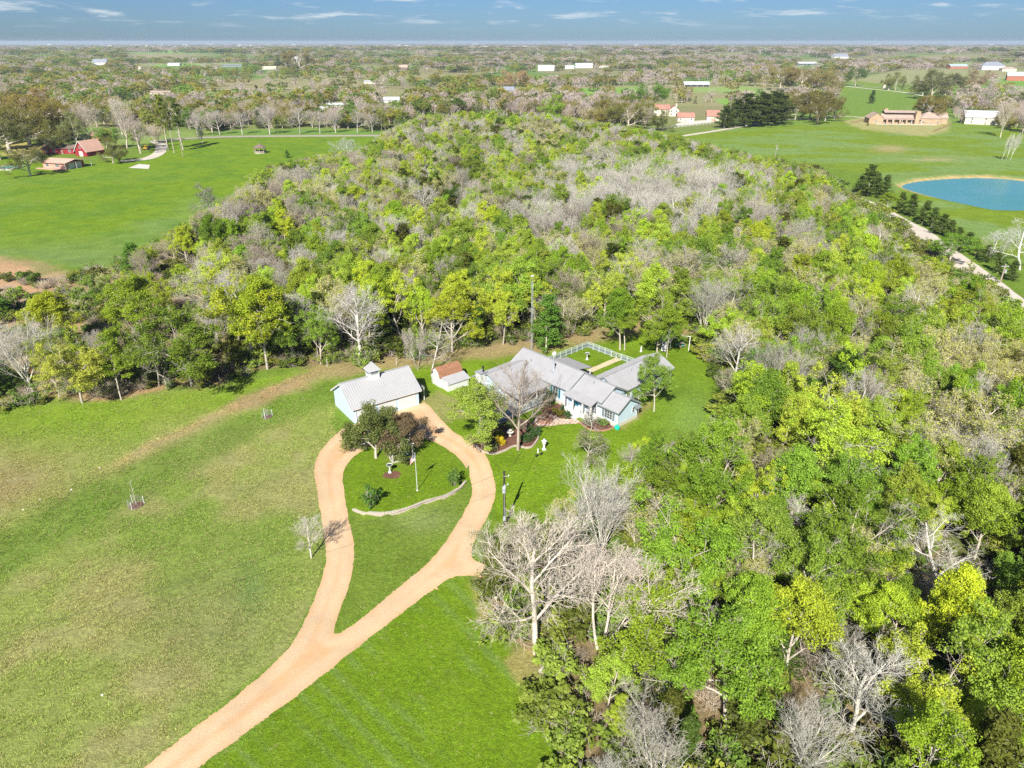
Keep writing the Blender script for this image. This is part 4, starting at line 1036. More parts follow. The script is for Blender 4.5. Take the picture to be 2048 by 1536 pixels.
# --- the wood itself
def nz(px, cx, sx, py, cy_, sy): return np.exp(-((px - cx) / sx) ** 2 - ((py - cy_) / sy) ** 2)
def species(px, py, x, y):
    """weights of: bare, budding, leafy yellow, leafy green, cedar, oak"""
    w = np.array([.19, .14, .38, .19, .08, .02])
    g = nz(px, 1290, 230, py, 440, 62); w = w * (1 - g) + g * np.array([.76, .06, .07, .06, .05, 0])
    g = nz(px, 1080, 70, py, 500, 40); w = w * (1 - g) + g * np.array([.9, .02, .04, .04, 0, 0])
    g = nz(px, 880, 130, py, 420, 90) * .85; w = w * (1 - g) + g * np.array([.22, .04, .06, .06, .60, .02])
    g = nz(px, 1100, 260, py, 300, 40) * .8; w = w * (1 - g) + g * np.array([.22, .16, .06, .06, .40, .10])
    g = nz(px, 1350, 200, py, 330, 32) * .6; w = w * (1 - g) + g * np.array([.25, .10, .10, .15, .40, .0])
    g = nz(px, 640, 190, py, 470, 120) * .85; w = w * (1 - g) + g * np.array([.42, .30, .05, .08, .15, 0])
    g = nz(px, 800, 250, py, 590, 70) * .8; w = w * (1 - g) + g * np.array([.12, .06, .38, .42, .02, 0])
    g = nz(px, 1180, 260, py, 590, 60) * .8; w = w * (1 - g) + g * np.array([.14, .06, .36, .42, .02, 0])
    g = nz(px, 1650, 200, py, 440, 80) * .7; w = w * (1 - g) + g * np.array([.42, .20, .20, .08, .10, 0])
    g = nz(px, 1900, 220, py, 640, 120) * .7; w = w * (1 - g) + g * np.array([.20, .34, .30, .08, .08, 0])
    g = nz(px, 1290, 120, py, 985, 26) * .9; w = w * (1 - g) + g * np.array([.75, .2, .03, .02, 0, 0])
    g = nz(px, 1400, 210, py, 1130, 130) * .92; w = w * (1 - g) + g * np.array([.04, .06, .55, .33, .02, 0])
    g = nz(px, 1250, 130, py, 1560, 110) * .9; w = w * (1 - g) + g * np.array([.14, .08, .14, .42, .22, 0])
    g = nz(px, 1560, 110, py, 800, 120) * .8; w = w * (1 - g) + g * np.array([.08, .08, .34, .48, .02, 0])
    g = nz(px, 1110, 50, py, 1200, 130) * .8; w = w * (1 - g) + g * np.array([.36, .2, .22, .20, .02, 0])
    g = nz(px, 780, 120, py, 300, 50) * .8; w = w * (1 - g) + g * np.array([.50, .16, .04, .04, .22, .04])
    w = w * np.array([1 - .6 * float(fade(1050, 1250, py)) * float(fade(1180, 1300, px)), 1, 1, 1, 1, 1])
    return w / w.sum()
CROWN_PX = [[(-300, 880), (0, 812), (130, 805), (240, 795), (330, 775), (430, 768), (560, 744), (720, 724), (870, 705), (1060, 690), (1200, 664), (1290, 652), (1385, 655), (1402, 690), (1412, 760), (1440, 850), (1400, 885), (1330, 872), (1250, 880), (1200, 925), (1150, 965), (1090, 1005), (1040, 1045), (985, 1080), (935, 1130), (940, 1165), (1000, 1260), (1075, 1330), (1110, 1410), (1110, 1560), (1110, 2300), (2900, 2300), (2900, 900), (2048, 652), (2010, 624), (1930, 570), (1870, 534), (1810, 496), (1770, 464), (1738, 442), (1690, 402), (1640, 348), (1500, 312), (1390, 285), (1290, 262), (1130, 236), (1000, 222), (850, 232), (780, 262), (735, 300), (640, 312), (540, 335), (480, 385), (400, 435), (340, 470), (200, 545), (90, 590), (-300, 600)]]
def cap_height(x, y, h, w):
    """trees at the wood's rim are lower, so that its outline stays where the photo shows it"""
    for k in (1.0, .85, .72, .6, .5, .4):
        a, b, s = to_px(x, y, 0); t = float(to_px(x, y, h * k)[1]); a = float(a); b = float(b); rw = .22 * h * k * w * float(s)
        qx = np.array([a, a - rw, a + rw]); qy = np.array([t, (t * .7 + b * .3), (t * .7 + b * .3)])
        if np.all(poly_sd(qx, qy, CROWN_PX[0]) < 5): return h * k
    return 0.0
_rd = sorted([ground_px(*q) for q in [(1688, 388), (1745, 412), (1785, 437), (1830, 462), (1868, 492), (1905, 517), (1950, 547), (2010, 592), (2110, 670)]]); RDX = [p[0] for p in _rd]; RDY = [p[1] for p in _rd]
def wood_trees():
    sp = 4.6; k = 0
    out = []
    gx = np.arange(-330, 420, sp); gy = np.arange(38, 520, sp * .87)
    X, Y = np.meshgrid(gx, gy, indexing='ij')
    X = X + (np.arange(X.shape[1]) % 2)[None, :] * sp / 2
    X = (X + RNG.uniform(-.42, .42, X.shape) * sp).ravel(); Y = (Y + RNG.uniform(-.42, .42, Y.shape) * sp).ravel()
    px, py, s = to_px(X, Y, 0)
    inside = np.zeros(X.shape, bool)
    for p in WOODS_PX: inside |= poly_sd(px, py, p) < -2
    inside |= poly_sd(px, py, CROWN_PX[0]) < -6
    road = seg_dist(X, Y, [ground_px(*q) for q in [(1688, 388), (1745, 412), (1785, 437), (1830, 462), (1868, 492), (1905, 517), (1950, 547), (2010, 592), (2110, 670)]])[0]
    ok = inside & (px > -160) & (px < 2260) & (py < 2150) & (road > 5.5)
    X, Y, px, py = X[ok], Y[ok], px[ok], py[ok]
    open_l = 1 - fade(-30, 10, poly_sd(px, py, [(-300, 560), (190, 560), (340, 500), (420, 560), (440, 700), (380, 760), (-300, 805)]))
    clearing = nz(px, 1120, 70, py, 1330, 130) * .85 + nz(px, 1280, 60, py, 1290, 110) * .6 + nz(px, 1010, 40, py, 1120, 60)
    edge = np.maximum(open_l * np.where(px < 260, .93, .84), clearing)
    keep = RNG.rand(len(X)) > edge
    keep &= RNG.rand(len(X)) > .06
    X, Y, px, py = X[keep], Y[keep], px[keep], py[keep]
    for i in range(len(X)):
        if any((X[i] - a) ** 2 + (Y[i] - b) ** 2 < r * r for a, b, r in KEEP_OUT): continue
        w = species(px[i], py[i], X[i], Y[i])
        # neighbours resemble each other
        nn = np.array([vnoise(X[i] / 13 + 40 * q, Y[i] / 13 + 7 * q) for q in range(6)])
        w = w * np.exp(2.2 * (nn - .5)); w /= w.sum()
        q = RNG.choice(6, p=w)
        small = (1 - .35 * open_l[i]) * (1 - .45 * float(nz(px[i], 1230, 130, py[i], 1520, 160))) * (1 - .3 * (px[i] > 1600 and py[i] < 520))
        h = RNG.uniform(8.5, 14.5) * small * (1 - .12 * fade(850, 1100, py[i]))
        h = cap_height(X[i], Y[i], h, 1.1)
        if h < 2.6: continue
        if q == 0:
            grove = nz(px[i], 1290, 230, py[i], 440, 62) > .3
            pr = RNG.choice(['bare0', 'bare1', 'bare2', 'bare3', 'bare4', 'bare5'], p=[.1, .34, .34, .04, .04, .14] if grove else [.22, .2, .12, .2, .1, .16])
            h = h * (1.12 if grove else 1.0)
            t = np.array(SILV if grove or RNG.rand() < .4 else (GREY if RNG.rand() < .6 else GB)) * RNG.uniform(.85, 1.08)
            add_tree('bare_tree', X[i], Y[i], h, RNG.uniform(.85, 1.25), pr, tuple(t))
        elif q == 1:
            t = np.array((.42, .45, .11)) * RNG.uniform(.75, 1.1) + np.array((.03, 0, .01)) * RNG.rand()
            add_tree('budding_tree', X[i], Y[i], h * .92, RNG.uniform(.9, 1.3), f'budding{RNG.randint(3)}', tuple(t))
        elif q in (2, 3):
            base = np.array((.415, .490, .028)) if q == 2 else np.array((.265, .365, .021))
            t = base * RNG.uniform(.62, 1.15) * np.array((RNG.uniform(.82, 1.03), 1, RNG.uniform(1, 2.2)))
            add_tree('leafy_tree', X[i], Y[i], h * (1.0 if q == 2 else 1.05), RNG.uniform(.68, 1.0), RNG.choice(['leafy0', 'leafy1', 'leafy2', 'leafy3', 'leafy4', 'slim0'], p=[.2, .16, .18, .14, .20, .12]), tuple(t))
        elif q == 4:
            t = np.array((.080, .120, .018)) * RNG.uniform(.75, 1.3) * np.array((RNG.uniform(.85, 1.45), 1, 1))
            add_tree('cedar_tree', X[i], Y[i], h * .85, RNG.uniform(1.0, 1.7), f'cedar{RNG.randint(3)}', tuple(t))
        else:
            t = np.array((.115, .110, .018)) * RNG.uniform(.8, 1.2)
            add_tree('oak_tree', X[i], Y[i], h * .9, RNG.uniform(.75, 1.0), f'oak{RNG.randint(2)}', tuple(t))
wood_trees()

# --- the country behind: fewer and fewer details with distance
def far_density(px, py, x, y, r):
    open_ = np.zeros(px.shape)
    for poly, c in PASTURES: open_ = np.maximum(open_, poly_sd(px, py, poly) < .6)
    for poly in [[(-900, 300), (0, 292), (120, 335), (200, 318), (255, 318), (320, 300), (330, 282), (560, 262), (800, 262), (742, 318), (640, 335), (500, 420), (-500, 560)],
                 [(1290, 275), (1400, 258), (1450, 257), (1560, 245), (1700, 238), (1690, 200), (1655, 190), (1700, 160), (1760, 165), (1860, 185), (1900, 200), (1860, 225), (1900, 245), (2100, 275), (2600, 260), (2600, 600), (2048, 560), (1790, 400), (1500, 330)],
                 [(1720, 225), (1900, 225), (1910, 275), (1710, 275)], [(1300, 205), (1450, 210), (1460, 262), (1290, 262)],
                 [(60, 270), (200, 270), (205, 355), (60, 360)]]:
        open_ = np.maximum(open_, poly_sd(px, py, poly) < 0)
    for bx, by, w, h in FAR_CLEAR:
        open_ = np.maximum(open_, (np.abs(px - bx) < w) & (py > by - h) & (py < by + 1))
    n = fbm(x / 230, y / 150, 3)
    patch = fade(.41, .47, n + .10 * (1 - fade(420, 900, r)))
    fields = (fade(.55, .60, fbm(x / 260, y / 260, 2)) + fade(.60, .64, fbm(x / 300 + 50, y / 190, 2))) * .75
    d = (.07 + .93 * patch) * (1 - np.clip(fields, 0, .85) * fade(700, 900, r))
    return d * (1 - open_)
FAR_CLEAR = [(1091, 140, 19, 9), (1139, 138, 11, 5), (1168, 137, 20, 6), (1208, 136, 12, 4), (1393, 173, 30, 8), (785, 208, 26, 8), (640, 224, 16, 6), (672, 218, 22, 6), (1617, 131, 22, 7), (1684, 119, 19, 10), (1920, 138, 22, 8), (1985, 142, 24, 10), (2016, 145, 14, 6), (2030, 163, 22, 12), (203, 134, 18, 9), (1962, 247, 40, 18), (592, 130, 6, 8), (806, 141, 10, 6), (1380, 252, 78, 40), (319, 189, 25, 6), (462, 137, 26, 4), (537, 141, 18, 4), (348, 135, 14, 4), (277, 142, 8, 4), (1008, 187, 16, 10), (737, 165, 12, 4), (1815, 255, 90, 40)]
def far_open(px, tpy, py):
    v = np.ones(px.shape)
    for poly, c in PASTURES: v = np.where(poly_sd(px, tpy, poly) < -.3, .12, v)
    for bx, by, w, hh in FAR_CLEAR: v = np.where((np.abs(px - bx) < w) & (tpy < by - hh * .4) & (py > by - hh), 0, v)
    return v
FARPTS = []  # (x, y, h, w, kind, tint)
def far_trees():
    def ring(r0, r1, sp, hs, ws):
        n = int(.5 * 1.72 * (r1 * r1 - r0 * r0) / (sp * sp))
        r = np.sqrt(RNG.uniform(r0 * r0, r1 * r1, n)); a = RNG.uniform(-.86, .86, n)
        x = r * np.sin(a); y = r * np.cos(a)
        px, py, s = to_px(x, y, terrain(x, y))
        m = (px > -250) & (px < 2300) & (py < 330)
        inwood = np.zeros(n, bool)
        for p in WOODS_PX: inwood |= poly_sd(px, py, p) < 3
        m &= ~inwood
        x, y, px, py, r = x[m], y[m], px[m], py[m], r[m]
        tpy = py - 11.5 * 1421 / np.maximum(y * CP, 1) * .93
        m = RNG.rand(len(x)) < np.minimum(far_density(px, py, x, y, r), far_open(px, tpy, py))
        x, y, px, py, r = x[m], y[m], px[m], py[m], r[m]
        big = fbm(x / 170 + 5, y / 110 + 9, 3); b2 = fbm(x / 90 + 35, y / 70 + 2, 3)
        for i in range(len(x)):
            gl = .10 + 2.0 * max(0, big[i] - .46) + .30 * (px[i] < 950) * (py[i] > 105)
            gc = .08 + .9 * max(0, b2[i] - .55)
            u = RNG.rand()
            h = RNG.uniform(*hs); w = RNG.uniform(*ws)
            if u < gl:
                k = 'leafy'; t = np.array((.235, .285, .050)) * RNG.uniform(.7, 1.3) * np.array((RNG.uniform(.7, 1.4), 1, 1))
            elif u < gl + gc: k = 'cedar' if RNG.rand() < .5 else 'oak'; t = np.array((.105, .140, .040)) * RNG.uniform(.8, 1.3); h *= .9
            elif u < gl + gc + .13: k = 'oak'; t = np.array((.27, .24, .085)) * RNG.uniform(.8, 1.3); h *= .95
            else: k = 'bare'; t = np.array((.43, .365, .335)) * RNG.uniform(.8, 1.15) * np.array((1, RNG.uniform(.96, 1.02), RNG.uniform(.88, 1.08)))
            FARPTS.append((x[i], y[i], h, w, k, tuple(t)))
    ring(395, 800, 8.5, (8, 15), (.9, 1.4))
    ring(800, 1500, 12.0, (9, 15), (1.1, 1.7))
    ring(1500, 2700, 19, (9, 14), (1.8, 2.8))
    ring(2700, 4600, 34, (11, 18), (3.0, 4.6))
    ring(4600, 13000, 75, (11, 16), (6, 11))
far_trees()
print('trees', len(TREES), 'far', len(FARPTS))

# ------------------------------------------------------------------ build the trees
def pine_proto(seed):
    rng = np.random.RandomState(seed)
    segs = []; tips = []
    pts = [np.array((.1 * math.sin(i), .1 * math.cos(i * 1.3), 10 * i / 8 - .1)) for i in range(9)]
    for i in range(8): segs.append((pts[i], pts[i + 1], .16 * (1 - i / 10), .16 * (1 - (i + 1) / 10), 0))
    for c in range(46):
        t = .42 + .56 * c / 46; L = 1.7 * (1.25 - t) ** .5 * rng.uniform(.4, 1.2); a = rng.uniform(0, 6.28)
        b = np.array((0, 0, 10 * t)); d = np.array((math.cos(a), math.sin(a), rng.uniform(.0, .6)))
        segs.append((b, b + d * L, .03, .012, 1)); tips += [b + d * L, b + d * L * .6]
    pt, pc = make_wood('pine', segs, 1, (6, 3), rng=rng); vt, qt, st = merge(pt); vc, qc, sc_ = merge(pc)
    vl, ql, sl_ = leaf_cloud(rng, np.array(tips), .42, 3600, .13, .7, upb=.5)
    m = np.concatenate([np.zeros(len(qc)), np.ones(len(ql))]); vc, qc, sc_ = merge([(vc, qc, sc_), (vl, ql, sl_)])
    return quad_mesh('pine_trunk', vt, qt, [M['bark']], st), quad_mesh('pine_crown', vc, qc, [M['bark'], M['leaf']], sc_, m)
PROTO['pine'] = [pine_proto(91), pine_proto(92)]
def colour_word(t, kind):
    r, g, b = t
    if kind == 'bare_tree': return 'silvery' if r > .40 else ('pale grey' if r > .335 else 'grey-brown')
    if kind == 'budding_tree': return 'pale budding' if r > .2 else 'grey-green budding'
    if r > g * 1.02: return 'bronze'
    if r > g * .9: return 'golden' if r > .12 else 'olive'
    if r > g * .72: return 'yellow-green' if g > .15 else 'olive-green'
    return 'bright green' if g > .145 else ('mid green' if g > .1 else 'dark green')
NOUN = {'bare_tree': 'bare tree', 'budding_tree': 'tree', 'leafy_tree': 'leafy tree', 'cedar_tree': 'cedar', 'oak_tree': 'oak', 'pine_tree': 'pine'}
GROUP = {'bare_tree': 'bare trees of the wood and meadows', 'budding_tree': 'half-bare budding trees', 'leafy_tree': 'trees in fresh spring leaf', 'cedar_tree': 'dark cedars', 'oak_tree': 'olive-coloured oaks', 'pine_tree': 'tall pines by the meadow drive'}
def place_trees():
    for t in TREES:
        t['z'] = tz(t['x'], t['y'])
        t['px'], t['py'], t['s'] = [float(v) for v in to_px(t['x'], t['y'], t['z'])]
        t['pyt'] = float(to_px(t['x'], t['y'], t['z'] + t['h'])[1])
        t['show'] = (0 if t['label'] is None else 1e6) + t['s'] * t['h'] * (0.05 if (t['px'] < -60 or t['px'] > 2110 or t['pyt'] > 1520) else 1)
        t['in'] = -60 <= t['px'] <= 2110 and t['pyt'] <= 1520
    single, rest = [], []
    for kind in NOUN:
        ts = sorted([t for t in TREES if t['kind'] == kind], key=lambda t: -t['show'])
        vis = [t for t in ts if t['in'] or t['label']]; off = [t for t in ts if not (t['in'] or t['label'])]
        single += vis[:295]; rest += vis[295:] + off
        print(kind, len(ts), 'single', min(295, len(vis)))
    # labels
    bins = {}
    for t in single:
        if t['label']: continue
        best = min(MARKS, key=lambda m: ((m[1] - t['px']) / 1.0) ** 2 + ((m[2] - t['py']) * 1.25) ** 2)
        dx_, dy_ = t['px'] - best[1], (t['py'] - best[2]) * 1.25
        dr = ('right of' if dx_ > 0 else 'left of') if abs(dx_) > abs(dy_) else ('below' if dy_ > 0 else 'above')
        cw = colour_word(t['tint'], t['kind'])
        size = 'tall' if t['h'] > 10.6 else ('small' if t['h'] < 8.4 else '')
        size = (size + (' broad' if t['w'] > 1.22 else '')).strip()
        t['bin'] = (size, cw, NOUN[t['kind']], dr, best[0]); t['dist'] = math.hypot(dx_, dy_)
        bins.setdefault(t['bin'], []).append(t)
    for b, ts in bins.items():
        ts.sort(key=lambda t: t['dist'])
        for i, t in enumerate(ts):
            size, cw, noun, dr, mk = b
            if noun == 'tree': t['label'] = f'{size} {cw} tree, {ordinal(i)} {dr} the {mk}'.strip()
            else: t['label'] = f'{size} {cw} {noun}, {ordinal(i)} {dr} the {mk}'.strip()
    for t in single:
        pr = t['proto']; fam, num = pr[:-1], int(pr[-1])
        mt, mc = PROTO[fam][num]
        k = t['h'] / 10.0; wv = k * t['w']
        rz = t['rot'] if t['rot'] is not None else RNG.uniform(0, 6.28)
        r = empty(t['kind'], (t['x'], t['y'], t['z'] - .05), t['label'], {'bare_tree': 'bare tree', 'pine_tree': 'pine tree', 'oak_tree': 'oak tree', 'cedar_tree': 'cedar tree'}.get(t['kind'], 'tree'), t['group'] or GROUP[t['kind']], 0)
        r.rotation_euler = (t['lean'][1], t['lean'][0], rz) if t['lean'] else (RNG.normal(0, .03), RNG.normal(0, .03), rz)
        if t['lean']: r.rotation_mode = 'ZXY' if False else 'XYZ'
        r.scale = (wv, wv, k)
        for nm, me in (('trunk', mt), ('crown', mc)):
            o = bpy.data.objects.new(nm, me); COL.objects.link(o); o.parent = r
            o['tint'] = t['tint']
            if nm == 'trunk' and fam in ('budding',): o['tint'] = (.36, .32, .28)
    return rest
REST = place_trees()

def joined(name, meshes):
    """one mesh out of trunk and crown, for the masses"""
    Vs, Qs, Ss, Ms, mats, o = [], [], [], [], [], 0
    for me in meshes:
        nv, nq = len(me.vertices), len(me.polygons)
        v = np.empty(nv * 3, np.float32); me.vertices.foreach_get('co', v)
        q = np.empty(nq * 4, np.int32); me.loops.foreach_get('vertex_index', q)
        s = np.empty(nv, np.float32); me.attributes['shade'].data.foreach_get('value', s)
        mi = np.empty(nq, np.int32); me.polygons.foreach_get('material_index', mi)
        Vs.append(v.reshape(-1, 3)); Qs.append(q.reshape(-1, 4) + o); Ss.append(s); Ms.append(mi + len(mats)); mats += list(me.materials); o += nv
    return quad_mesh(name, np.concatenate(Vs), np.concatenate(Qs), mats, np.concatenate(Ss), np.concatenate(Ms))
def scatter(name, label, protos, pts):
    """pts: x, y, z, height scale, width factor, rotation, prototype index, tint -> one object of kind stuff"""
    coll = bpy.data.collections.new(name + '_forms')          # never linked: only the source of the copies
    for i, me in enumerate(protos):
        o = bpy.data.objects.new(f'{name}_form_{i:02d}', me); coll.objects.link(o)
    me = bpy.data.meshes.new(name); n = len(pts)
    me.vertices.add(n)
    A = np.array([p[:7] for p in pts], np.float32); T = np.array([p[7] for p in pts], np.float32)
    me.vertices.foreach_set('co', A[:, :3].ravel())
    def attr(nm, ty, fld, arr):
        a = me.attributes.new(nm, ty, 'POINT'); a.data.foreach_set(fld, np.ascontiguousarray(arr).ravel())
    sc = np.stack([A[:, 3] * A[:, 4], A[:, 3] * A[:, 4], A[:, 3]], 1)
    rt = np.stack([RNG.normal(0, .04, n), RNG.normal(0, .04, n), A[:, 5]], 1)
    attr('scl', 'FLOAT_VECTOR', 'vector', sc.astype(np.float32)); attr('rot', 'FLOAT_VECTOR', 'vector', rt.astype(np.float32))
    attr('pid', 'INT', 'value', A[:, 6].astype(np.int32)); attr('tint', 'FLOAT_VECTOR', 'vector', T)
    ng = bpy.data.node_groups.new(name, 'GeometryNodeTree')
    ng.interface.new_socket('Geometry', in_out='INPUT', socket_type='NodeSocketGeometry'); ng.interface.new_socket('Geometry', in_out='OUTPUT', socket_type='NodeSocketGeometry')
    gn, gl = ng.nodes, ng.links
    gi = gn.new('NodeGroupInput'); go = gn.new('NodeGroupOutput'); ci = gn.new('GeometryNodeCollectionInfo')
    ci.inputs[0].default_value = coll; ci.inputs[1].default_value = True; ci.inputs[2].default_value = True
    ip = gn.new('GeometryNodeInstanceOnPoints'); ip.inputs['Pick Instance'].default_value = True
    def named(nm, ty):
        a = gn.new('GeometryNodeInputNamedAttribute'); a.data_type = ty; a.inputs[0].default_value = nm; return a.outputs[0]
    e2r = gn.new('FunctionNodeEulerToRotation'); gl.new(named('rot', 'FLOAT_VECTOR'), e2r.inputs[0])
    gl.new(gi.outputs[0], ip.inputs['Points']); gl.new(ci.outputs[0], ip.inputs['Instance'])
    gl.new(named('pid', 'INT'), ip.inputs['Instance Index']); gl.new(e2r.outputs[0], ip.inputs['Rotation']); gl.new(named('scl', 'FLOAT_VECTOR'), ip.inputs['Scale'])
    gl.new(ip.outputs[0], go.inputs[0])
    o = bpy.data.objects.new(name, me); COL.objects.link(o)
    md = o.modifiers.new('copies', 'NODES'); md.node_group = ng
    o['kind'] = 'stuff'; o['label'] = label
    return o
def build_masses():
    by = {}
    index = {}
    protos = {}
    fam_of = {'leafy_tree': ['leafy', 'slim'], 'budding_tree': ['budding', 'leafy'], 'bare_tree': ['bare', 'budding'], 'cedar_tree': ['cedar', 'oak'], 'oak_tree': ['oak', 'leafy']}
    low_of = {'leafy_tree': 'leafy', 'bare_tree': 'bare', 'cedar_tree': 'cedar', 'oak_tree': 'oak'}
    J = {}
    for kind, fams in fam_of.items():
        lst = []; index[kind] = {}
        for f in fams:
            for i, pr in enumerate(PROTO[f]):
                if (f, i) not in J: J[(f, i)] = joined(f'{f}_{i}', pr)
                index[kind][f'{f}{i}'] = len(lst); lst.append(J[(f, i)])
        if kind in low_of:
            index[kind]['low'] = (len(lst), len(LOW[low_of[kind]])); lst += LOW[low_of[kind]]
        protos[kind] = lst; by[kind] = []
    for t in REST:
        if t['kind'] not in by: continue
        by[t['kind']].append((t['x'], t['y'], t['z'] - .05, t['h'] / 10, t['w'], RNG.uniform(0, 6.28), index[t['kind']].get(t['proto'], 0), t['tint']))
    fx = np.array([p[0] for p in FARPTS]); fy = np.array([p[1] for p in FARPTS]); fz = terrain(fx, fy)
    near_pick = {'leafy': ('leafy_tree', ['leafy0', 'leafy1', 'leafy2', 'leafy3']), 'bare': ('bare_tree', ['bare0', 'bare1', 'bare2', 'bare5']), 'cedar': ('cedar_tree', ['cedar0', 'cedar1']), 'oak': ('oak_tree', ['oak0', 'oak1'])}
    for i, (x, y, h, w, k, t) in enumerate(FARPTS):
        kind, opts = near_pick[k]
        if y < 620: pid = index[kind][opts[RNG.randint(len(opts))]]; w2 = w * (.75 if k == 'oak' else 1.1)
        else: a, c = index[kind]['low']; pid = a + RNG.randint(c); w2 = w
        by[kind].append((x, y, fz[i] - .1, h / 10, w2, RNG.uniform(0, 6.28), pid, t))
    names = {'leafy_tree': ('green_woodland', 'mass of green trees deep in the wood and across the far country'), 'budding_tree': ('budding_woodland', 'mass of half-bare budding trees deep in the wood'),
             'bare_tree': ('bare_woodland', 'mass of grey bare trees deep in the wood and across the far country'), 'cedar_tree': ('cedar_woodland', 'mass of dark cedars in the wood and the far country'), 'oak_tree': ('oak_woodland', 'mass of olive and brown oaks across the far country')}
    for kind, pts in by.items():
        if pts: scatter(names[kind][0], names[kind][1], protos[kind], pts)
        print(kind, 'mass', len(pts))
    # undergrowth
    pts = []
    sp = 2.5
    X, Y = np.meshgrid(np.arange(-330, 420, sp), np.arange(36, 500, sp), indexing='ij')
    X = (X + RNG.uniform(-.5, .5, X.shape) * sp).ravel(); Y = (Y + RNG.uniform(-.5, .5, Y.shape) * sp).ravel()
    px, py, s = to_px(X, Y, 0)
    sd = np.full(X.shape, 1e9)
    for p in WOODS_PX: sd = np.minimum(sd, poly_sd(px, py, p) / s)
    brush = poly_sd(px, py, [(-400, 560), (150, 560), (330, 480), (420, 440), (560, 600), (430, 745), (240, 795), (0, 815), (-500, 860)]) / s
    road = seg_dist(X, Y, [ground_px(*q) for q in [(1688, 388), (1745, 412), (1785, 437), (1830, 462), (1868, 492), (1905, 517), (1950, 547), (2010, 592), (2110, 670)]])[0]
    dens = np.where(sd < -1.0, .72, np.where(sd < .8, .35, 0)); dens = np.maximum(dens, np.where(sd < 0, .9 * (sd > -9), 0)); dens = np.where(brush < 0, .50, dens)
    dens = dens * (1 - .3 * nz(px, 1120, 60, py, 1330, 110)) * (1 - .6 * nz(px, 1290, 60, py, 1290, 110))
    drv = poly_sd(X, Y, DRIVE_OUT)
    ok = (RNG.rand(len(X)) < dens) & (px > -150) & (px < 2250) & (py < 1850) & (road > 8 - 4 * (Y > np.interp(X, RDX, RDY))) & (drv > 1.5)
    for x, y, a, b, q, e in zip(X[ok], Y[ok], px[ok], py[ok], fbm(X[ok] / 11, Y[ok] / 11, 3), sd[ok]):
        tw = RNG.rand() < (.5 if (a < 450 and b > 440) or (a < 760 and 330 < b < 560) else .12)
        h = RNG.uniform(.45, 1.5) * (.8 + .7 * q) * (1.35 if -8 < e < -1.5 and not (a > 940 and a < 1260 and b > 1100) else 1)
        if tw: pts.append((x, y, 0 - .05, h * .95, RNG.uniform(.8, 1.5), RNG.uniform(0, 6.28), 3, tuple(np.array((.42, .35, .27)) * RNG.uniform(.7, 1.2))))
        else:
            t = np.array((.200, .235, .035)) * RNG.uniform(.6, 1.4) * np.array((RNG.uniform(.7, 1.1), 1, 1))
            pts.append((x, y, -.05, h, RNG.uniform(.9, 1.6), RNG.uniform(0, 6.28), RNG.randint(3), tuple(t)))
    scatter('undergrowth', 'low shrubs and saplings filling the ground between the trees', PROTO['shrub'] + PROTO['twiggy'], pts)
    print('undergrowth', len(pts))
build_masses()
# ------------------------------------------------------------------ building helpers
def at(px, py, z=0.0):
    x, y = ground_px(px, py, 0); return (x, y, tz(x, y) + z)
def gable_walls(mb, u0, u1, w0, w1, z0, ze, zr, axis='u', m=0):
    """four walls with gable ends; ridge runs along the given axis"""
    if axis == 'u':
        wm = (w0 + w1) / 2
        mb.poly([(u0, w0, z0), (u1, w0, z0), (u1, w0, ze), (u0, w0, ze)], m)
        mb.poly([(u1, w1, z0), (u0, w1, z0), (u0, w1, ze), (u1, w1, ze)], m)
        mb.poly([(u0, w1, z0), (u0, w0, z0), (u0, w0, ze), (u0, wm, zr), (u0, w1, ze)], m)
        mb.poly([(u1, w0, z0), (u1, w1, z0), (u1, w1, ze), (u1, wm, zr), (u1, w0, ze)], m)
    else:
        um = (u0 + u1) / 2
        mb.poly([(u0, w1, z0), (u0, w0, z0), (u0, w0, ze), (u0, w1, ze)], m)
        mb.poly([(u1, w0, z0), (u1, w1, z0), (u1, w1, ze), (u1, w0, ze)], m)
        mb.poly([(u0, w0, z0), (u1, w0, z0), (u1, w0, ze), (um, w0, zr), (u0, w0, ze)], m)
        mb.poly([(u1, w1, z0), (u0, w1, z0), (u0, w1, ze), (um, w1, zr), (u1, w1, ze)], m)
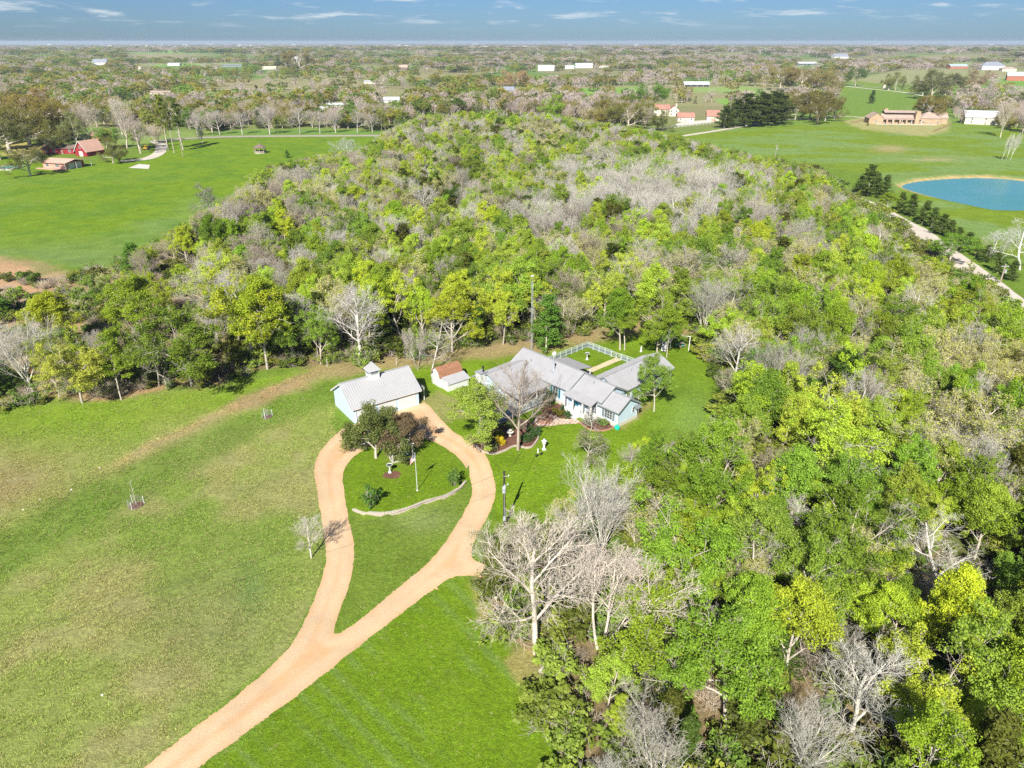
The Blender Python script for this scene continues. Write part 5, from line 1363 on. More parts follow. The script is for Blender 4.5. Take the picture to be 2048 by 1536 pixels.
def gable_roof(root, u0, u1, w0, w1, ze, zr, mat, axis='u', ribs=.42, over=.45, t=.09, name='roof', trim=None):
    """two slopes with overhang, ribs and edge trim; w0..w1 are the wall lines"""
    s = (zr - ze) / (((w1 - w0) if axis == 'u' else (u1 - u0)) / 2)
    d = over * s
    for side in (0, 1):
        mb = MB()
        if axis == 'u':
            wm = (w0 + w1) / 2; e = w0 - over if side == 0 else w1 + over
            a, b, c, f = (u0 - over, e, ze - d), (u1 + over, e, ze - d), (u1 + over, wm, zr), (u0 - over, wm, zr)
        else:
            um = (u0 + u1) / 2; e = u0 - over if side == 0 else u1 + over
            a, b, c, f = (e, w0 - over, ze - d), (e, w1 + over, ze - d), (um, w1 + over, zr), (um, w0 - over, zr)
        lift = .11
        a, b, c, f = [(p[0], p[1], p[2] + lift) for p in (a, b, c, f)]
        mb.slab(a, b, c, f, t, ribs)
        o = mb.build(name, mat, root)
        if trim:
            tb = MB()
            tb.bar((a[0], a[1], a[2] - .12), (b[0], b[1], b[2] - .12), .05, .16)
            tb.bar((a[0], a[1], a[2] - .14), (f[0], f[1], f[2] - .14), .04, .18); tb.bar((b[0], b[1], b[2] - .14), (c[0], c[1], c[2] - .14), .04, .18)
            tb.build('eave_trim', trim, o)
    cap = MB()
    if axis == 'u': cap.bar((u0 - over, (w0 + w1) / 2, zr + .13), (u1 + over, (w0 + w1) / 2, zr + .13), .30, .05)
    else: cap.bar(((u0 + u1) / 2, w0 - over, zr + .13), ((u0 + u1) / 2, w1 + over, zr + .13), .30, .05)
    cap.build('ridge_cap', mat, root)
def window(root, u, w, z, W, H, dirn, mats=None, cols=2, rows=2, shutters=None, frame='white'):
    """window centred at (u, w, z) on a wall facing dirn (unit vector in plan)"""
    nx, ny = dirn; tx, ty = -ny, nx
    def P(a, b, c): return (u + tx * a + nx * c, w + ty * a + ny * c, z + b)
    f = MB()
    for a0, a1, b0, b1 in [(-W / 2 - .08, -W / 2, -H / 2 - .08, H / 2 + .08), (W / 2, W / 2 + .08, -H / 2 - .08, H / 2 + .08), (-W / 2, W / 2, H / 2, H / 2 + .08), (-W / 2, W / 2, -H / 2 - .08, -H / 2)]:
        f.add([P(a0, b0, .0), P(a1, b0, .0), P(a1, b1, .0), P(a0, b1, .0), P(a0, b0, .06), P(a1, b0, .06), P(a1, b1, .06), P(a0, b1, .06)],
              [(0, 3, 2, 1), (4, 5, 6, 7), (0, 1, 5, 4), (1, 2, 6, 5), (2, 3, 7, 6), (3, 0, 4, 7)])
    for i in range(1, cols):
        a = -W / 2 + W * i / cols; f.bar(P(a, -H / 2, .035), P(a, H / 2, .035), .045, .03)
    for i in range(1, rows):
        b = -H / 2 + H * i / rows; f.bar(P(-W / 2, b, .035), P(W / 2, b, .035), .03, .045)
    fo = f.build('window', M[frame], root)
    g = MB(); g.poly([P(-W / 2, -H / 2, .015), P(W / 2, -H / 2, .015), P(W / 2, H / 2, .015), P(-W / 2, H / 2, .015)]); g.build('pane', M['glass'], fo)
    if shutters:
        for sgn in (-1, 1):
            s = MB(); c = sgn * (W / 2 + .32)
            s.add([P(c - .2, -H / 2 - .05, .004), P(c + .2, -H / 2 - .05, .004), P(c + .2, H / 2 + .05, .004), P(c - .2, H / 2 + .05, .004), P(c - .2, -H / 2 - .05, .07), P(c + .2, -H / 2 - .05, .07), P(c + .2, H / 2 + .05, .07), P(c - .2, H / 2 + .05, .07)],
                  [(0, 3, 2, 1), (4, 5, 6, 7), (0, 1, 5, 4), (1, 2, 6, 5), (2, 3, 7, 6), (3, 0, 4, 7)])
            s.build('shutter', M[shutters], root)
def railing(mb, a, b, z0, h=.95, step=.9, m=0):
    """post and rail run with an X in each bay"""
    L = math.hypot(b[0] - a[0], b[1] - a[1]); n = max(1, round(L / step))
    for i in range(n + 1):
        t = i / n; x = a[0] + (b[0] - a[0]) * t; y = a[1] + (b[1] - a[1]) * t
        mb.box(x - .045, x + .045, y - .045, y + .045, z0, z0 + h, m)
    for z in (h - .03, .15): mb.bar((a[0], a[1], z0 + z), (b[0], b[1], z0 + z), .06, .06, m)
    k = max(2, round(L / .22))
    for i in range(1, k):
        t = i / k; x = a[0] + (b[0] - a[0]) * t; y = a[1] + (b[1] - a[1]) * t
        mb.bar((x, y, z0 + .15), (x, y, z0 + h - .03), .03, .03, m)

# ------------------------------------------------------------------ the blue house
def blue_house():
    ux, uy = 16.6, 98.1
    R = empty('farmhouse', (ux, uy, 0), 'pale blue single-storey farmhouse with grey metal roofs in the centre clearing', 'house', None, math.radians(-47))
    ZB, FL = 0.0, .65
    blocks = [('u', -23.9, -10.1, -.65, 6.2, 3.45, 5.4), ('u', -10.16, -3.55, .05, 5.9, 3.45, 5.05), ('u', -3.58, 0, 0, 4.8, 3.0, 4.45),
              ('w', -10.45, -3.95, 5.2, 19.5, 3.15, 4.75), ('w', -24.9, -17.6, -8.2, -.6, 3.2, 4.85)]
    for ax, a, b, c, d, ze, zr in blocks:
        mb = MB(); gable_walls(mb, a, b, c, d, FL, ze, zr, ax); mb.build('wall', M['blue'], R)
        mb = MB(); mb.box(a - .03, b + .03, c - .03, d + .03, -.2, FL + .02); mb.build('foundation', M['stone_white'], R)
        gable_roof(R, a, b, c, d, ze, zr, M['metal_roof'], ax, over=.42 if ax == 'u' else .40, trim=M['grey_trim'])
    # white corner boards
    for u, w in [(.0, 0), (0, 4.8), (-3.58, 0), (-10.1, -.65), (-3.95, 8.0), (-3.95, 19.5)]:
        mb = MB(); mb.box(u - .09, u + .045, w - .045, w + .09, .0, 3.0); mb.build('corner_board', M['white'], R)
    # entry porch
    mb = MB(); mb.slab((-10.05, -2.0, 2.95), (-3.9, -2.0, 2.95), (-3.9, -.30, 3.52), (-10.05, -.30, 3.52), .08, .42); mb.build('porch_roof', M['metal_roof'], R)
    mb = MB(); mb.box(-9.9, -4.0, -1.85, .0, .12, FL - .05); mb.build('porch_floor', M['white'], R)
    for u in (-9.8, -8.0, -5.9, -4.1):
        mb = MB(); mb.box(u - .1, u + .1, -1.82, -1.62, FL - .05, 2.95); mb.build('porch_post', M['white'], R)
    mb = MB()
    for i in range(3): mb.box(-9.0, -6.4, -2.2 - .34 * i, -1.86 - .34 * i, 0, FL - .2 - .17 * i)
    mb.build('steps', M['white'], R)
    mb = MB(); mb.box(-9.3, -8.3, -.0, .045, FL, 2.75); d = mb.build('door', M['teal'], R)
    mb = MB(); mb.lathe([(.0, -.04), (.04, -.02), (.04, .02), (0, .04)], (-8.42, -.03, 1.7), 8); mb.build('handle', M['galv'], d)
    window(R, -7.2, .05, 1.95, .9, 1.3, (0, -1), cols=2, rows=3, shutters='teal')
    window(R, -5.2, .05, 1.75, 1.5, 2.0, (0, -1), cols=4, rows=4)
    window(R, -1.9, 0, 1.85, 1.5, 1.7, (0, -1), cols=3, rows=4, shutters='grey_trim')
    window(R, -12.9, -.65, 2.0, 1.15, 1.75, (0, -1), cols=2, rows=2, shutters='teal')
    window(R, -16.4, -.65, 1.8, 1.8, 2.0, (0, -1), cols=3, rows=2)
    for w in (7.6, 14.6, 17.6): window(R, -3.95, w, 1.9, .9, 1.6, (1, 0), cols=2, rows=3, shutters=None)
    window(R, 0, 3.9, 1.9, .6, .9, (1, 0), cols=1, rows=2)
    for w in (-7, -4.6, -2.4): window(R, -17.6, w, 1.9, 1.0, 1.6, (1, 0), cols=2, rows=2)
    # small awning at the back corner of the end wall
    mb = MB(); mb.slab((.75, 3.9, 2.2), (.75, 5.2, 2.2), (0, 5.2, 2.55), (0, 3.9, 2.55), .05); mb.build('awning', M['grey_trim'], R)
    mb = MB(); mb.bar((.5, 4.6, 0), (.5, 4.6, 2.2), .07, .07); mb.build('downpipe', M['wood'], R)
    # left porch with deck
    mb = MB(); mb.slab((-13.95, -8.5, 2.85), (-13.95, -.8, 2.85), (-17.2, -.8, 3.38), (-17.2, -8.5, 3.38), .08, .42); mb.build('porch_roof', M['metal_roof'], R)
    mb = MB()
    for i in range(26): mb.box(-17.55 + .165 * i, -17.55 + .165 * i + .155, -14.0, -.72, .72, .78)
    mb.box(-17.5, -13.4, -13.95, -.8, .50, .72)
    mb.build('deck', M['deck'], R)
    mb = MB(); mb.box(-17.4, -13.5, -13.85, -.9, -.1, .5); mb.build('deck_skirt', M['stone_white'], R)
    for w in (-1.2, -3.9, -7.4, -10.9, -13.8):
        mb = MB(); mb.box(-14.2, -14.0, w - .1, w + .1, .78, 2.85 if w > -9 else 1.9); mb.build('porch_post', M['white'], R)
    for a, b in [((-13.5, -13.9), (-13.5, -8.6)), ((-13.5, -8.4), (-13.5, -3.4)), ((-17.4, -13.9), (-15.4, -13.9))]:
        mb = MB(); railing(mb, a, b, .78); mb.build('railing', M['fence'], R)
    mb = MB()
    for i in range(5): mb.box(-15.3, -13.7, -14.35 - .32 * i, -14.05 - .32 * i, .50 - .14 * i, .62 - .14 * i)
    mb.build('steps', M['fence'], R)
    mb = MB()
    for u in (-15.35, -13.6):
        mb.bar((u, -14.0, 1.7), (u, -15.6, .95), .05, .06)
        for i in range(5): mb.bar((u, -14.0 - .38 * i, .60 - .15 * i), (u, -14.0 - .38 * i, 1.68 - .17 * i), .05, .05)
    mb.build('stair_rail', M['fence'], R)
    # chimney chase and pipes
    mb = MB(); mb.box(-23.1, -21.9, -9.5, -8.25, 0, 4.9); c = mb.build('chimney', M['white'], R)
    mb = MB(); mb.box(-23.25, -21.75, -9.65, -8.1, 4.9, 5.02); mb.build('chimney_cap', M['metal_roof'], c)
    mb = MB(); mb.tube([(-22.1, -8.7, 5.0), (-22.1, -8.7, 5.9)], .12, 10); mb.lathe([(.2, 0), (.2, .16), (.02, .22)], (-22.1, -8.7, 5.9), 10); mb.build('flue', M['black'], c)
    mb = MB(); mb.box(-15.6, -14.7, .6, 1.5, 4.45, 4.62); mb.tube([(-15.15, 1.1, 4.5), (-15.15, 1.1, 6.0)], .20, 12); mb.lathe([(.30, 0), (.30, .22), (.05, .3)], (-15.15, 1.1, 6.0), 12); mb.build('stove_pipe', M['galv'], R)
    for u, w, z in [(-6.2, 11.0, 4.35), (-20.5, 1.0, 4.6), (-6.9, 2.0, 4.75)]:
        mb = MB(); mb.tube([(u, w, z - .1), (u, w, z + .45)], .05, 8); mb.build('vent_pipe', M['grey_trim'], R)
    # back porch roof towards the fenced yard
    mb = MB(); mb.slab((-20.4, 10.3, 2.6), (-14.4, 10.3, 2.6), (-14.4, 6.3, 3.4), (-20.4, 6.3, 3.4), .08, .42); mb.build('back_porch_roof', M['metal_roof'], R)
    for u in (-20.2, -17.4, -14.6):
        mb = MB(); mb.box(u - .08, u + .08, 10.0, 10.16, 0, 2.6); mb.build('porch_post', M['white'], R)
    return R
HOUSE = blue_house()
HA = math.radians(-47)
def hl(u, w, z=0.0):
    """house coordinates to the world"""
    return (16.6 + u * math.cos(HA) - w * math.sin(HA), 98.1 + u * math.sin(HA) + w * math.cos(HA), z)

# ------------------------------------------------------------------ garage
def garage():
    R = empty('garage', (-15.6, 106.1, 0), 'long pale blue garage with white metal roof, cupola and white doors', 'garage', None, math.radians(35))
    mb = MB(); gable_walls(mb, -11.6, 0, 0, 7.9, 0, 2.95, 5.55); mb.build('wall', M['blue'], R)
    gable_roof(R, -11.6, 0, 0, 7.9, 2.95, 5.55, M['metal_roof2'], 'u', over=.42, ribs=.40, trim=M['white'])
    for c in (-2.15, -5.75, -9.35):
        mb = MB()
        mb.box(c - 1.55, c - 1.4, -.05, .0, 0, 2.4); mb.box(c + 1.4, c + 1.55, -.05, .0, 0, 2.4); mb.box(c - 1.55, c + 1.55, -.05, .0, 2.4, 2.55)
        d = mb.build('door_frame', M['white'], R)
        for i in range(4):
            p = MB(); p.box(c - 1.4, c + 1.4, -.035, -.002, .02 + .595 * i, .60 + .595 * i)
            for k in range(4): p.box(c - 1.3 + .68 * k, c - .74 + .68 * k, -.052, -.034, .12 + .595 * i, .50 + .595 * i)
            p.build('door_panel', M['white'], d)
    for c in (-3.95, -7.55, -.4):
        mb = MB(); mb.box(c - .07, c + .07, -.16, -.0, 2.45, 2.72); mb.build('wall_lamp', M['black'], R)
    # cupola on the ridge
    mb = MB(); mb.box(-7.0, -5.3, 3.1, 4.8, 4.75, 6.75); cu = mb.build('cupola', M['white'], R)
    mb = MB(); b = 1.12
    mb.add([(-6.15 - b, 3.95 - b, 6.72), (-6.15 + b, 3.95 - b, 6.72), (-6.15 + b, 3.95 + b, 6.72), (-6.15 - b, 3.95 + b, 6.72), (-6.15, 3.95, 8.1)], [(0, 1, 4), (1, 2, 4), (2, 3, 4), (3, 0, 4), (0, 3, 2, 1)]); mb.build('cupola_roof', M['metal_roof2'], cu)
    mb = MB()
    for (x0, x1, y0, y1) in [(-6.75, -5.55, 3.06, 3.1), (-5.3, -5.26, 3.35, 4.55), (-6.75, -5.55, 4.8, 4.84), (-7.04, -7.0, 3.35, 4.55)]: mb.box(x0, x1, y0, y1, 6.15, 6.55)
    mb.build('louvre', M['grey_trim'], cu)
    # lean-to roof at the right end
    mb = MB(); mb.slab((1.75, 1.0, 2.35), (1.75, 5.6, 2.35), (.01, 5.6, 2.95), (.01, 1.0, 2.95), .07, .4); mb.build('lean_to_roof', M['metal_roof'], R)
    for w in (1.15, 5.4):
        mb = MB(); mb.box(1.55, 1.67, w - .06, w + .06, 0, 2.35); mb.build('post', M['white'], R)
    mb = MB(); mb.box(.02, 1.5, 1.9, 5.2, 0, .9); mb.build('lean_to_shade_block', M['dark'], R)  # solid near-black block standing in for the shade under the lean-to
    mb = MB(); mb.box(-11.3, -11.22, -.12, .0, 0, 2.5); mb.build('downpipe', M['white'], R)
garage()

# ------------------------------------------------------------------ shed with gambrel roof
def shed():
    x, y = ground_px(881, 776)
    R = empty('garden_shed', (x, y, 0), 'small white gambrel shed with brown shingle roof and a grey lean-to', 'shed', None, math.radians(38))
    L, D = 4.6, 2.6
    prof = [(-.0, 0), (0, 2.0), (.35, 2.85), (D / 2, 3.45), (D - .35, 2.85), (D, 2.0), (D, 0)]
    mb = MB()
    for u in (0, L):
        f = [(u, w, z) for w, z in prof]; mb.poly(f if u == 0 else f[::-1])
    mb.poly([(0, 0, 0), (L, 0, 0), (L, 0, 2), (0, 0, 2)]); mb.poly([(L, D, 0), (0, D, 0), (0, D, 2), (L, D, 2)]); mb.build('wall', M['white'], R)
    rp = [(-.12, 1.85), (.30, 2.93), (D / 2, 3.55), (D - .30, 2.93), (D + .12, 1.85)]
    for i in range(4):
        (w0, z0), (w1, z1) = rp[i], rp[i + 1]
        m2 = MB(); m2.slab((-.15, w0, z0), (L + .15, w0, z0), (L + .15, w1, z1), (-.15, w1, z1), .06)
        k = 4
        for j in range(k):
            t = (j + .5) / k; ww = w0 + (w1 - w0) * t; zz = z0 + (z1 - z0) * t
            m2.bar((-.15, ww, zz + .012), (L + .15, ww, zz + .012), .05, .025)
        m2.build('roof', M['shingle'], R)
    # vertical boards on the gable face
    for i in range(9):
        w = .1 + i * .335
        mb = MB(); mb.box(-.03, -.002, w, w + .05, .1, min(2.0 + (.35 if .3 < w < 2.5 else 0), 2.6)); mb.build('batten', M['white'], R)
    mb = MB(); mb.box(-.045, -.031, .95, 1.95, .1, 2.05); d = mb.build('door', M['white'], R)
    mb = MB(); mb.box(-.08, -.046, 1.80, 1.88, 1.0, 1.15); mb.build('handle', M['black'], d)
    mb = MB(); mb.box(-.16, -.03, D - .35, D - .15, 2.15, 2.45); mb.build('lamp', M['black'], R)
    mb = MB(); mb.slab((.2, -2.3, 1.35), (L + .3, -2.3, 1.35), (L + .3, -.06, 2.0), (.2, -.06, 2.0), .06, .42); mb.build('lean_to_roof', M['metal_roof2'], R)
    mb = MB(); mb.box(.3, L, -2.1, -.08, 0, 1.25); mb.build('lean_to_wall', M['white'], R)
    mb = MB(); mb.box(.22, .30, -2.1, -.06, 0, 1.7); mb.build('side_panel', M['white'], R)
shed()

# ------------------------------------------------------------------ things round the house
def tower():
    x, y, z = at(1063, 699)
    R = empty('radio_tower', (x, y, 0), 'slender galvanised lattice tower rising behind the blue house', 'tower')
    H = 14.0; r = .17
    P = [(r * math.cos(a), r * math.sin(a)) for a in (.3, 2.39, 4.49)]
    for a, b in P:
        mb = MB(); mb.tube([(a, b, 0), (a, b, H)], .024, 6); mb.build('leg', M['galv'], R)
    mb = MB(); n = 34
    for i in range(n):
        z0 = H * i / n; z1 = H * (i + 1) / n
        for k in range(3):
            a, b = P[k], P[(k + 1) % 3]
            mb.bar((*a, z0), (*b, z1), .016, .016); mb.bar((*a, z0), (*b, z0), .016, .016)
    mb.build('lattice_bracing', M['galv'], R)
    mb = MB(); mb.tube([(0, 0, H - .2), (0, 0, H + 1.4)], .03, 6); mb.build('mast', M['galv'], R)
    mb = MB(); mb.lathe([(.02, 0), (.28, .10), (.34, .22), (.30, .24), (0, .12)], (0, 0, H + .9), 12); mb.build('dish', M['white'], R)
tower()
def satellite_dish():
    R = empty('satellite_dish', hl(-21.2, 7.4, 0), 'small white dish behind the roof near the tower', 'satellite dish', None, .3)
    mb = MB(); mb.tube([(0, 0, 0), (0, 0, 3.9)], .05, 8); mb.build('mast', M['white'], R)
    mb = MB(); V = []; n = 14
    for rr, d in ((0, 0), (.2, .03), (.42, .12)): V += [(rr * math.cos(6.283 * k / n), -d - .1, 4.1 + rr * math.sin(6.283 * k / n)) for k in range(n)]
    mb.add(V, [(i * n + k, i * n + (k + 1) % n, (i + 1) * n + (k + 1) % n, (i + 1) * n + k) for i in (0, 1) for k in range(n)]); mb.build('reflector', M['white'], R)
    mb = MB(); mb.bar((0, -.1, 3.9), (0, -.75, 4.15), .04, .04); mb.build('feed_arm', M['galv'], R)
satellite_dish()
def yard_fence():
    R = empty('yard_fence', hl(-25, 21.2), 'pale board and post fence round the back yard, with X-braced gate', 'fence', None, HA)
    ox, oy = -25, 21.2
    runs = [((0, -12.5), (0, 0), True), ((0, 0), (6.1, 0), True), ((8.6, 0), (14.3, 0), True)]
    for a, b, _ in runs:
        L = math.hypot(b[0] - a[0], b[1] - a[1]); n = max(1, round(L / 1.55))
        for i in range(n + 1):
            t = i / n; x = a[0] + (b[0] - a[0]) * t; y = a[1] + (b[1] - a[1]) * t
            mb = MB(); mb.box(x - .08, x + .08, y - .08, y + .08, 0, 1.38); mb.build('post', M['fence'], R)
        for i in range(n):
            for z in (.22, .95, 1.28):
                t0, t1 = i / n, (i + 1) / n; ax = 'x' if a[1] == b[1] else 'y'
                g = .085 / L
                p = (a[0] + (b[0] - a[0]) * (t0 + g), a[1] + (b[1] - a[1]) * (t0 + g), z); q = (a[0] + (b[0] - a[0]) * (t1 - g), a[1] + (b[1] - a[1]) * (t1 - g), z)
                mb = MB(); mb.bar(p, q, .05, .13); mb.build('rail', M['fence'], R)
        mb = MB(); off = .0
        p = (a[0], a[1], .58); q = (b[0], b[1], .58); mb.bar(p, q, .015, .58); mb.build('wire_mesh', M['grey_trim'], R)
    for u0 in (6.2, 7.4):
        mb = MB(); mb.box(u0, u0 + .09, -.04, .04, .12, 1.25); mb.box(u0 + 1.01, u0 + 1.1, -.04, .04, .12, 1.25); mb.box(u0 + .09, u0 + 1.01, -.04, .04, 1.14, 1.25); mb.box(u0 + .09, u0 + 1.01, -.04, .04, .12, .23)
        g = mb.build('gate', M['fence'], R)
        mb = MB(); mb.bar((u0 + .1, 0, .25), (u0 + 1.0, 0, 1.12), .05, .08); mb.bar((u0 + .1, .055, 1.12), (u0 + 1.0, .055, .25), .05, .08); mb.build('brace', M['fence'], g)
yard_fence()
ptsw = [hl(-17.9, 10.6)[:2], hl(-16.6, 10.6)[:2], hl(-16.5, 21.6)[:2], hl(-17.9, 21.6)[:2]]
flat_sheet('path', ptsw, [], plain('sandy_path', (.50, .40, .27), .95, .15, 1, fine=.2), .03, .25, .04)
def birdbath(x, y, label, s=1.0, mat='white'):
    R = empty('birdbath', (x, y, tz(x, y)), label, 'birdbath', 'white birdbaths'); R.scale = (s * .72, s * .72, s)
    mb = MB(); mb.lathe([(.30, 0), (.30, .08), (.16, .16), (.11, .35), (.10, .75), (.14, .86)], n=14); mb.build('pedestal', M[mat], R, True)
    mb = MB(); mb.lathe([(.14, .86), (.45, .98), (.50, 1.06), (.44, 1.06), (.38, .99)], n=18); mb.build('basin', M[mat], R)
    mb = MB(); mb.lathe([(.0, 1.02), (.40, 1.022)], n=18); mb.build('water', M['glass'], R)
birdbath(*at(780, 945)[:2], 'white birdbath on the island in a small round bed', 1.25)
birdbath(*at(1174, 719)[:2], 'white birdbath inside the fenced back yard', 1.25)
def island_bed(cx, cy, r, name='planting_bed'):
    pts = [(cx + r * 1.25 * math.cos(a), cy + r * math.sin(a)) for a in np.linspace(0, 6.283, 15)[:-1]]
    return flat_sheet(name, pts, [], M['mulch'], .02, .25, .12)
x, y, z = at(785, 950); island_bed(x, y, 1.05)
def flagpole():
    x, y, z = at(835, 984)
    R = empty('flagpole', (x, y, z), 'white flagpole with a limp striped flag on the driveway island', 'flagpole')
    H = 5.8
    mb = MB(); mb.tube([(0, 0, 0), (0, 0, H)], [.05, .03], 10); mb.build('pole', M['white'], R)
    mb = MB(); mb.lathe([(0.02, 0), (.07, .05), (.07, .1), (0.0, .15)], (0, 0, H), 10); mb.build('finial', M['galv'], R)
    mb = MB(); mb.lathe([(.16, 0), (.16, .06), (.06, .1)], n=12); mb.build('base', M['concrete'], R)
    # the flag: thirteen stripes and a canton, hanging in folds towards the camera left
    red = plain('flag_red', (.45, .03, .04), .8); wht = plain('flag_white', (.75, .74, .74), .8); blu = plain('flag_blue', (.02, .035, .13), .8)
    nu, nv = 18, 13; Lf, Hf = 1.55, .95
    def P(i, j):
        u = i / nu; v = j / nv
        out = .72 * u - .10 * u * u; drop = .80 * u ** 1.3
        fold = .09 * math.sin(u * 11 + v * 1.5) * u
        return (-(.05 + out) + .0, fold - .18 * u, H - .15 - v * Hf * (1 - .25 * u) - drop)
    mb = MB(); V = [P(i, j) for j in range(nv + 1) for i in range(nu + 1)]
    b = len(mb.v); mb.v += V
    for j in range(nv):
        for i in range(nu):
            a = b + j * (nu + 1) + i; mb.f.append((a, a + 1, a + nu + 2, a + nu + 1)); mb.m.append(2 if (j < 7 and i < 8) else (0 if j % 2 == 0 else 1))
    f = mb.build('flag', [red, wht, blu], R, True)
    st = MB()
    for r_ in range(5):
        for c in range(6):
            i = .8 + c * 1.2; j = .9 + r_ * 1.25; p = P(i, j)
            st.add([(p[0] - .014, p[1] - .012, p[2]), (p[0], p[1] - .012, p[2] - .018), (p[0] + .014, p[1] - .012, p[2]), (p[0], p[1] - .012, p[2] + .018)], [(0, 1, 2, 3)])
    st.build('stars', wht, f)
flagpole()
def swing_arbor():
    x, y = ground_px(786, 926); x2, y2 = ground_px(826, 916)
    a = math.atan2(y2 - y, x2 - x)
    R = empty('swing_arbor', (x, y, tz(x, y)), 'weathered wooden swing arbor on the island beneath the dark oak', 'garden swing', None, a)
    L = math.hypot(x2 - x, y2 - y); D = 1.5
    for u, w in ((0, 0), (L, 0), (0, D), (L, D)):
        mb = MB(); mb.box(u - .07, u + .07, w - .07, w + .07, 0, 2.35); mb.build('post', M['wood_pale'], R)
    for w in (0, D):
        mb = MB(); mb.box(-.3, L + .3, w - .05, w + .05, 2.35, 2.5); mb.build('beam', M['wood_pale'], R)
    for i in range(7):
        u = .1 + (L - .2) * i / 6; mb = MB(); mb.box(u - .03, u + .03, -.2, D + .2, 2.5, 2.62); mb.build('rafter', M['wood_pale'], R)
    mb = MB(); mb.box(-.1, L + .1, -.12, .02, .02, .16); mb.box(-.1, L + .1, D - .02, D + .12, .02, .16); mb.box(-.12, .02, .02, D - .02, .02, .16); mb.box(L - .02, L + .12, .02, D - .02, .02, .16); mb.build('sill', M['wood_pale'], R)
    x0, x1 = L * .3, L * .95
    sw = MB()
    for i in range(5): sw.box(x0, x1, .40 + i * .11, .49 + i * .11, .48, .51)
    s = sw.build('seat', M['wood'], R)
    b = MB()
    for i in range(4): b.box(x0, x1, .98, 1.01, .55 + i * .12, .64 + i * .12)
    b.build('backrest', M['wood'], R)
    c = MB()
    for u in (x0, x1):
        c.bar((u, .42, .52), (u, .75, 2.35), .02, .02); c.bar((u, .98, .55), (u, .78, 2.35), .02, .02)
    c.build('chain', M['black'], R)
    m2 = MB(); m2.box(x0, x1, .52, .98, .515, .60); m2.build('cushion', M['teal'], R)
swing_arbor()
def pole_with_transformer():
    x, y, z = at(1009, 1054)
    R = empty('power_pole', (x, y, 0), 'dark wooden power pole with grey transformer beside the driveway', 'power pole')
    H = 8.3
    mb = MB(); mb.tube([(0, 0, -.1), (0, 0, H)], [.17, .12], 12); mb.build('pole', M['pole'], R)
    mb = MB(); mb.lathe([(.10, 0), (.24, .03), (.25, .8), (.20, .88), (.05, .92)], (-.02, -.42, 5.45), 14); t = mb.build('transformer', M['galv'], R)
    mb = MB(); mb.tube([(-.02, -.42, 6.35), (.05, -.40, 6.62)], .04, 8); mb.tube([(.1, -.42, 6.3), (.18, -.42, 6.5)], .03, 8); mb.build('bushing', M['white'], t)
    mb = MB(); mb.bar((-.05, -.1, 7.6), (.55, -.25, 7.75), .05, .05); mb.bar((-.0, -.1, 6.3), (.45, -.2, 6.45), .05, .05); mb.build('bracket', M['galv'], R)
    mb = MB()
    for p in ((.55, -.25, 7.8), (.45, -.2, 6.5)): mb.lathe([(.05, 0), (.08, .04), (.04, .08), (.07, .12), (.02, .18)], p, 8)
    mb.build('insulator', M['white'], R)
    mb = MB(); mb.box(-.16, .16, -.34, -.16, 1.2, 1.75); mb.tube([(0, -.22, 1.7), (0, -.2, 5.2)], .03, 6); mb.build('meter_box', M['galv'], R)
    mb = MB(); mb.tube([(.19, 0, 0), (.17, 0, 2.4)], .05, 8); mb.build('cable_guard', M['galv'], R)
    def wire(p, q, sag, label):
        p, q = Vector(p), Vector(q); pts = []
        for i in range(21):
            t = i / 20; v = p.lerp(q, t); v.z -= sag * 4 * t * (1 - t); pts.append(v)
        mb = MB(); mb.tube(pts, .018, 4, cap=False); o = mb.build('overhead_wire', M['black']); props(o, label, 'power line')
    wire((x, y, 7.2), hl(-12.5, .2, 5.0), 1.0, 'thin service wire from the power pole to the house roof')
    gx, gy = ground_px(-300, 1500); wire((x, y, 8.2), (gx, gy, 8.0), 1.6, 'long thin wire crossing the fields towards the lower left')
    gx, gy = ground_px(2100, 900); wire((x, y, 8.2), (gx, gy, 11.0), 1.4, 'thin wire from the power pole into the right wood')
pole_with_transformer()
def retaining_wall():
    pts = ISLAND_WALL; P = np.array(pts)
    d = np.hypot(*np.diff(P, axis=0).T); s = np.concatenate([[0], np.cumsum(d)]); L = s[-1]
    R = empty('retaining_wall', (P[0][0], P[0][1], 0), 'curved low block retaining wall across the driveway island', 'wall')
    n = int(L / .42); courses = 3
    mb = MB()
    def pos(t): return np.array((np.interp(t, s, P[:, 0]), np.interp(t, s, P[:, 1])))
    rng = np.random.RandomState(3)
    for c in range(courses):
        for i in range(n):
            t0 = (i + (.5 if c % 2 else 0)) * L / n; t1 = t0 + L / n - .02
            if t1 > L: continue
            a, b = pos(t0), pos(t1); hmax = .46 * min(1, 3.2 * min(t0, L - t0) / L + .25)
            z0 = .155 * c
            if z0 > hmax: continue
            a = a - P[0]; b = b - P[0]; j = rng.uniform(-.012, .012)
            mb.bar((a[0], a[1] + j, z0 + .07), (b[0], b[1] + j, z0 + .07), .24, .145)
    w = mb.build('wall_blocks', M['block'], R, kind='stuff')
    mb = MB()
    for i in range(n):
        t0 = i * L / n + .0; t1 = t0 + L / n - .015; a, b = pos(t0) - P[0], pos(t1) - P[0]
        tm = (t0 + t1) / 2; hh = .155 * min(courses, int(.46 * min(1, 3.2 * min(tm, L - tm) / L + .25) / .155) + 1)
        mb.bar((a[0], a[1], hh + .03), (b[0], b[1], hh + .03), .30, .07)
    mb.build('cap_stones', M['capstone'], R, kind='stuff')
retaining_wall()

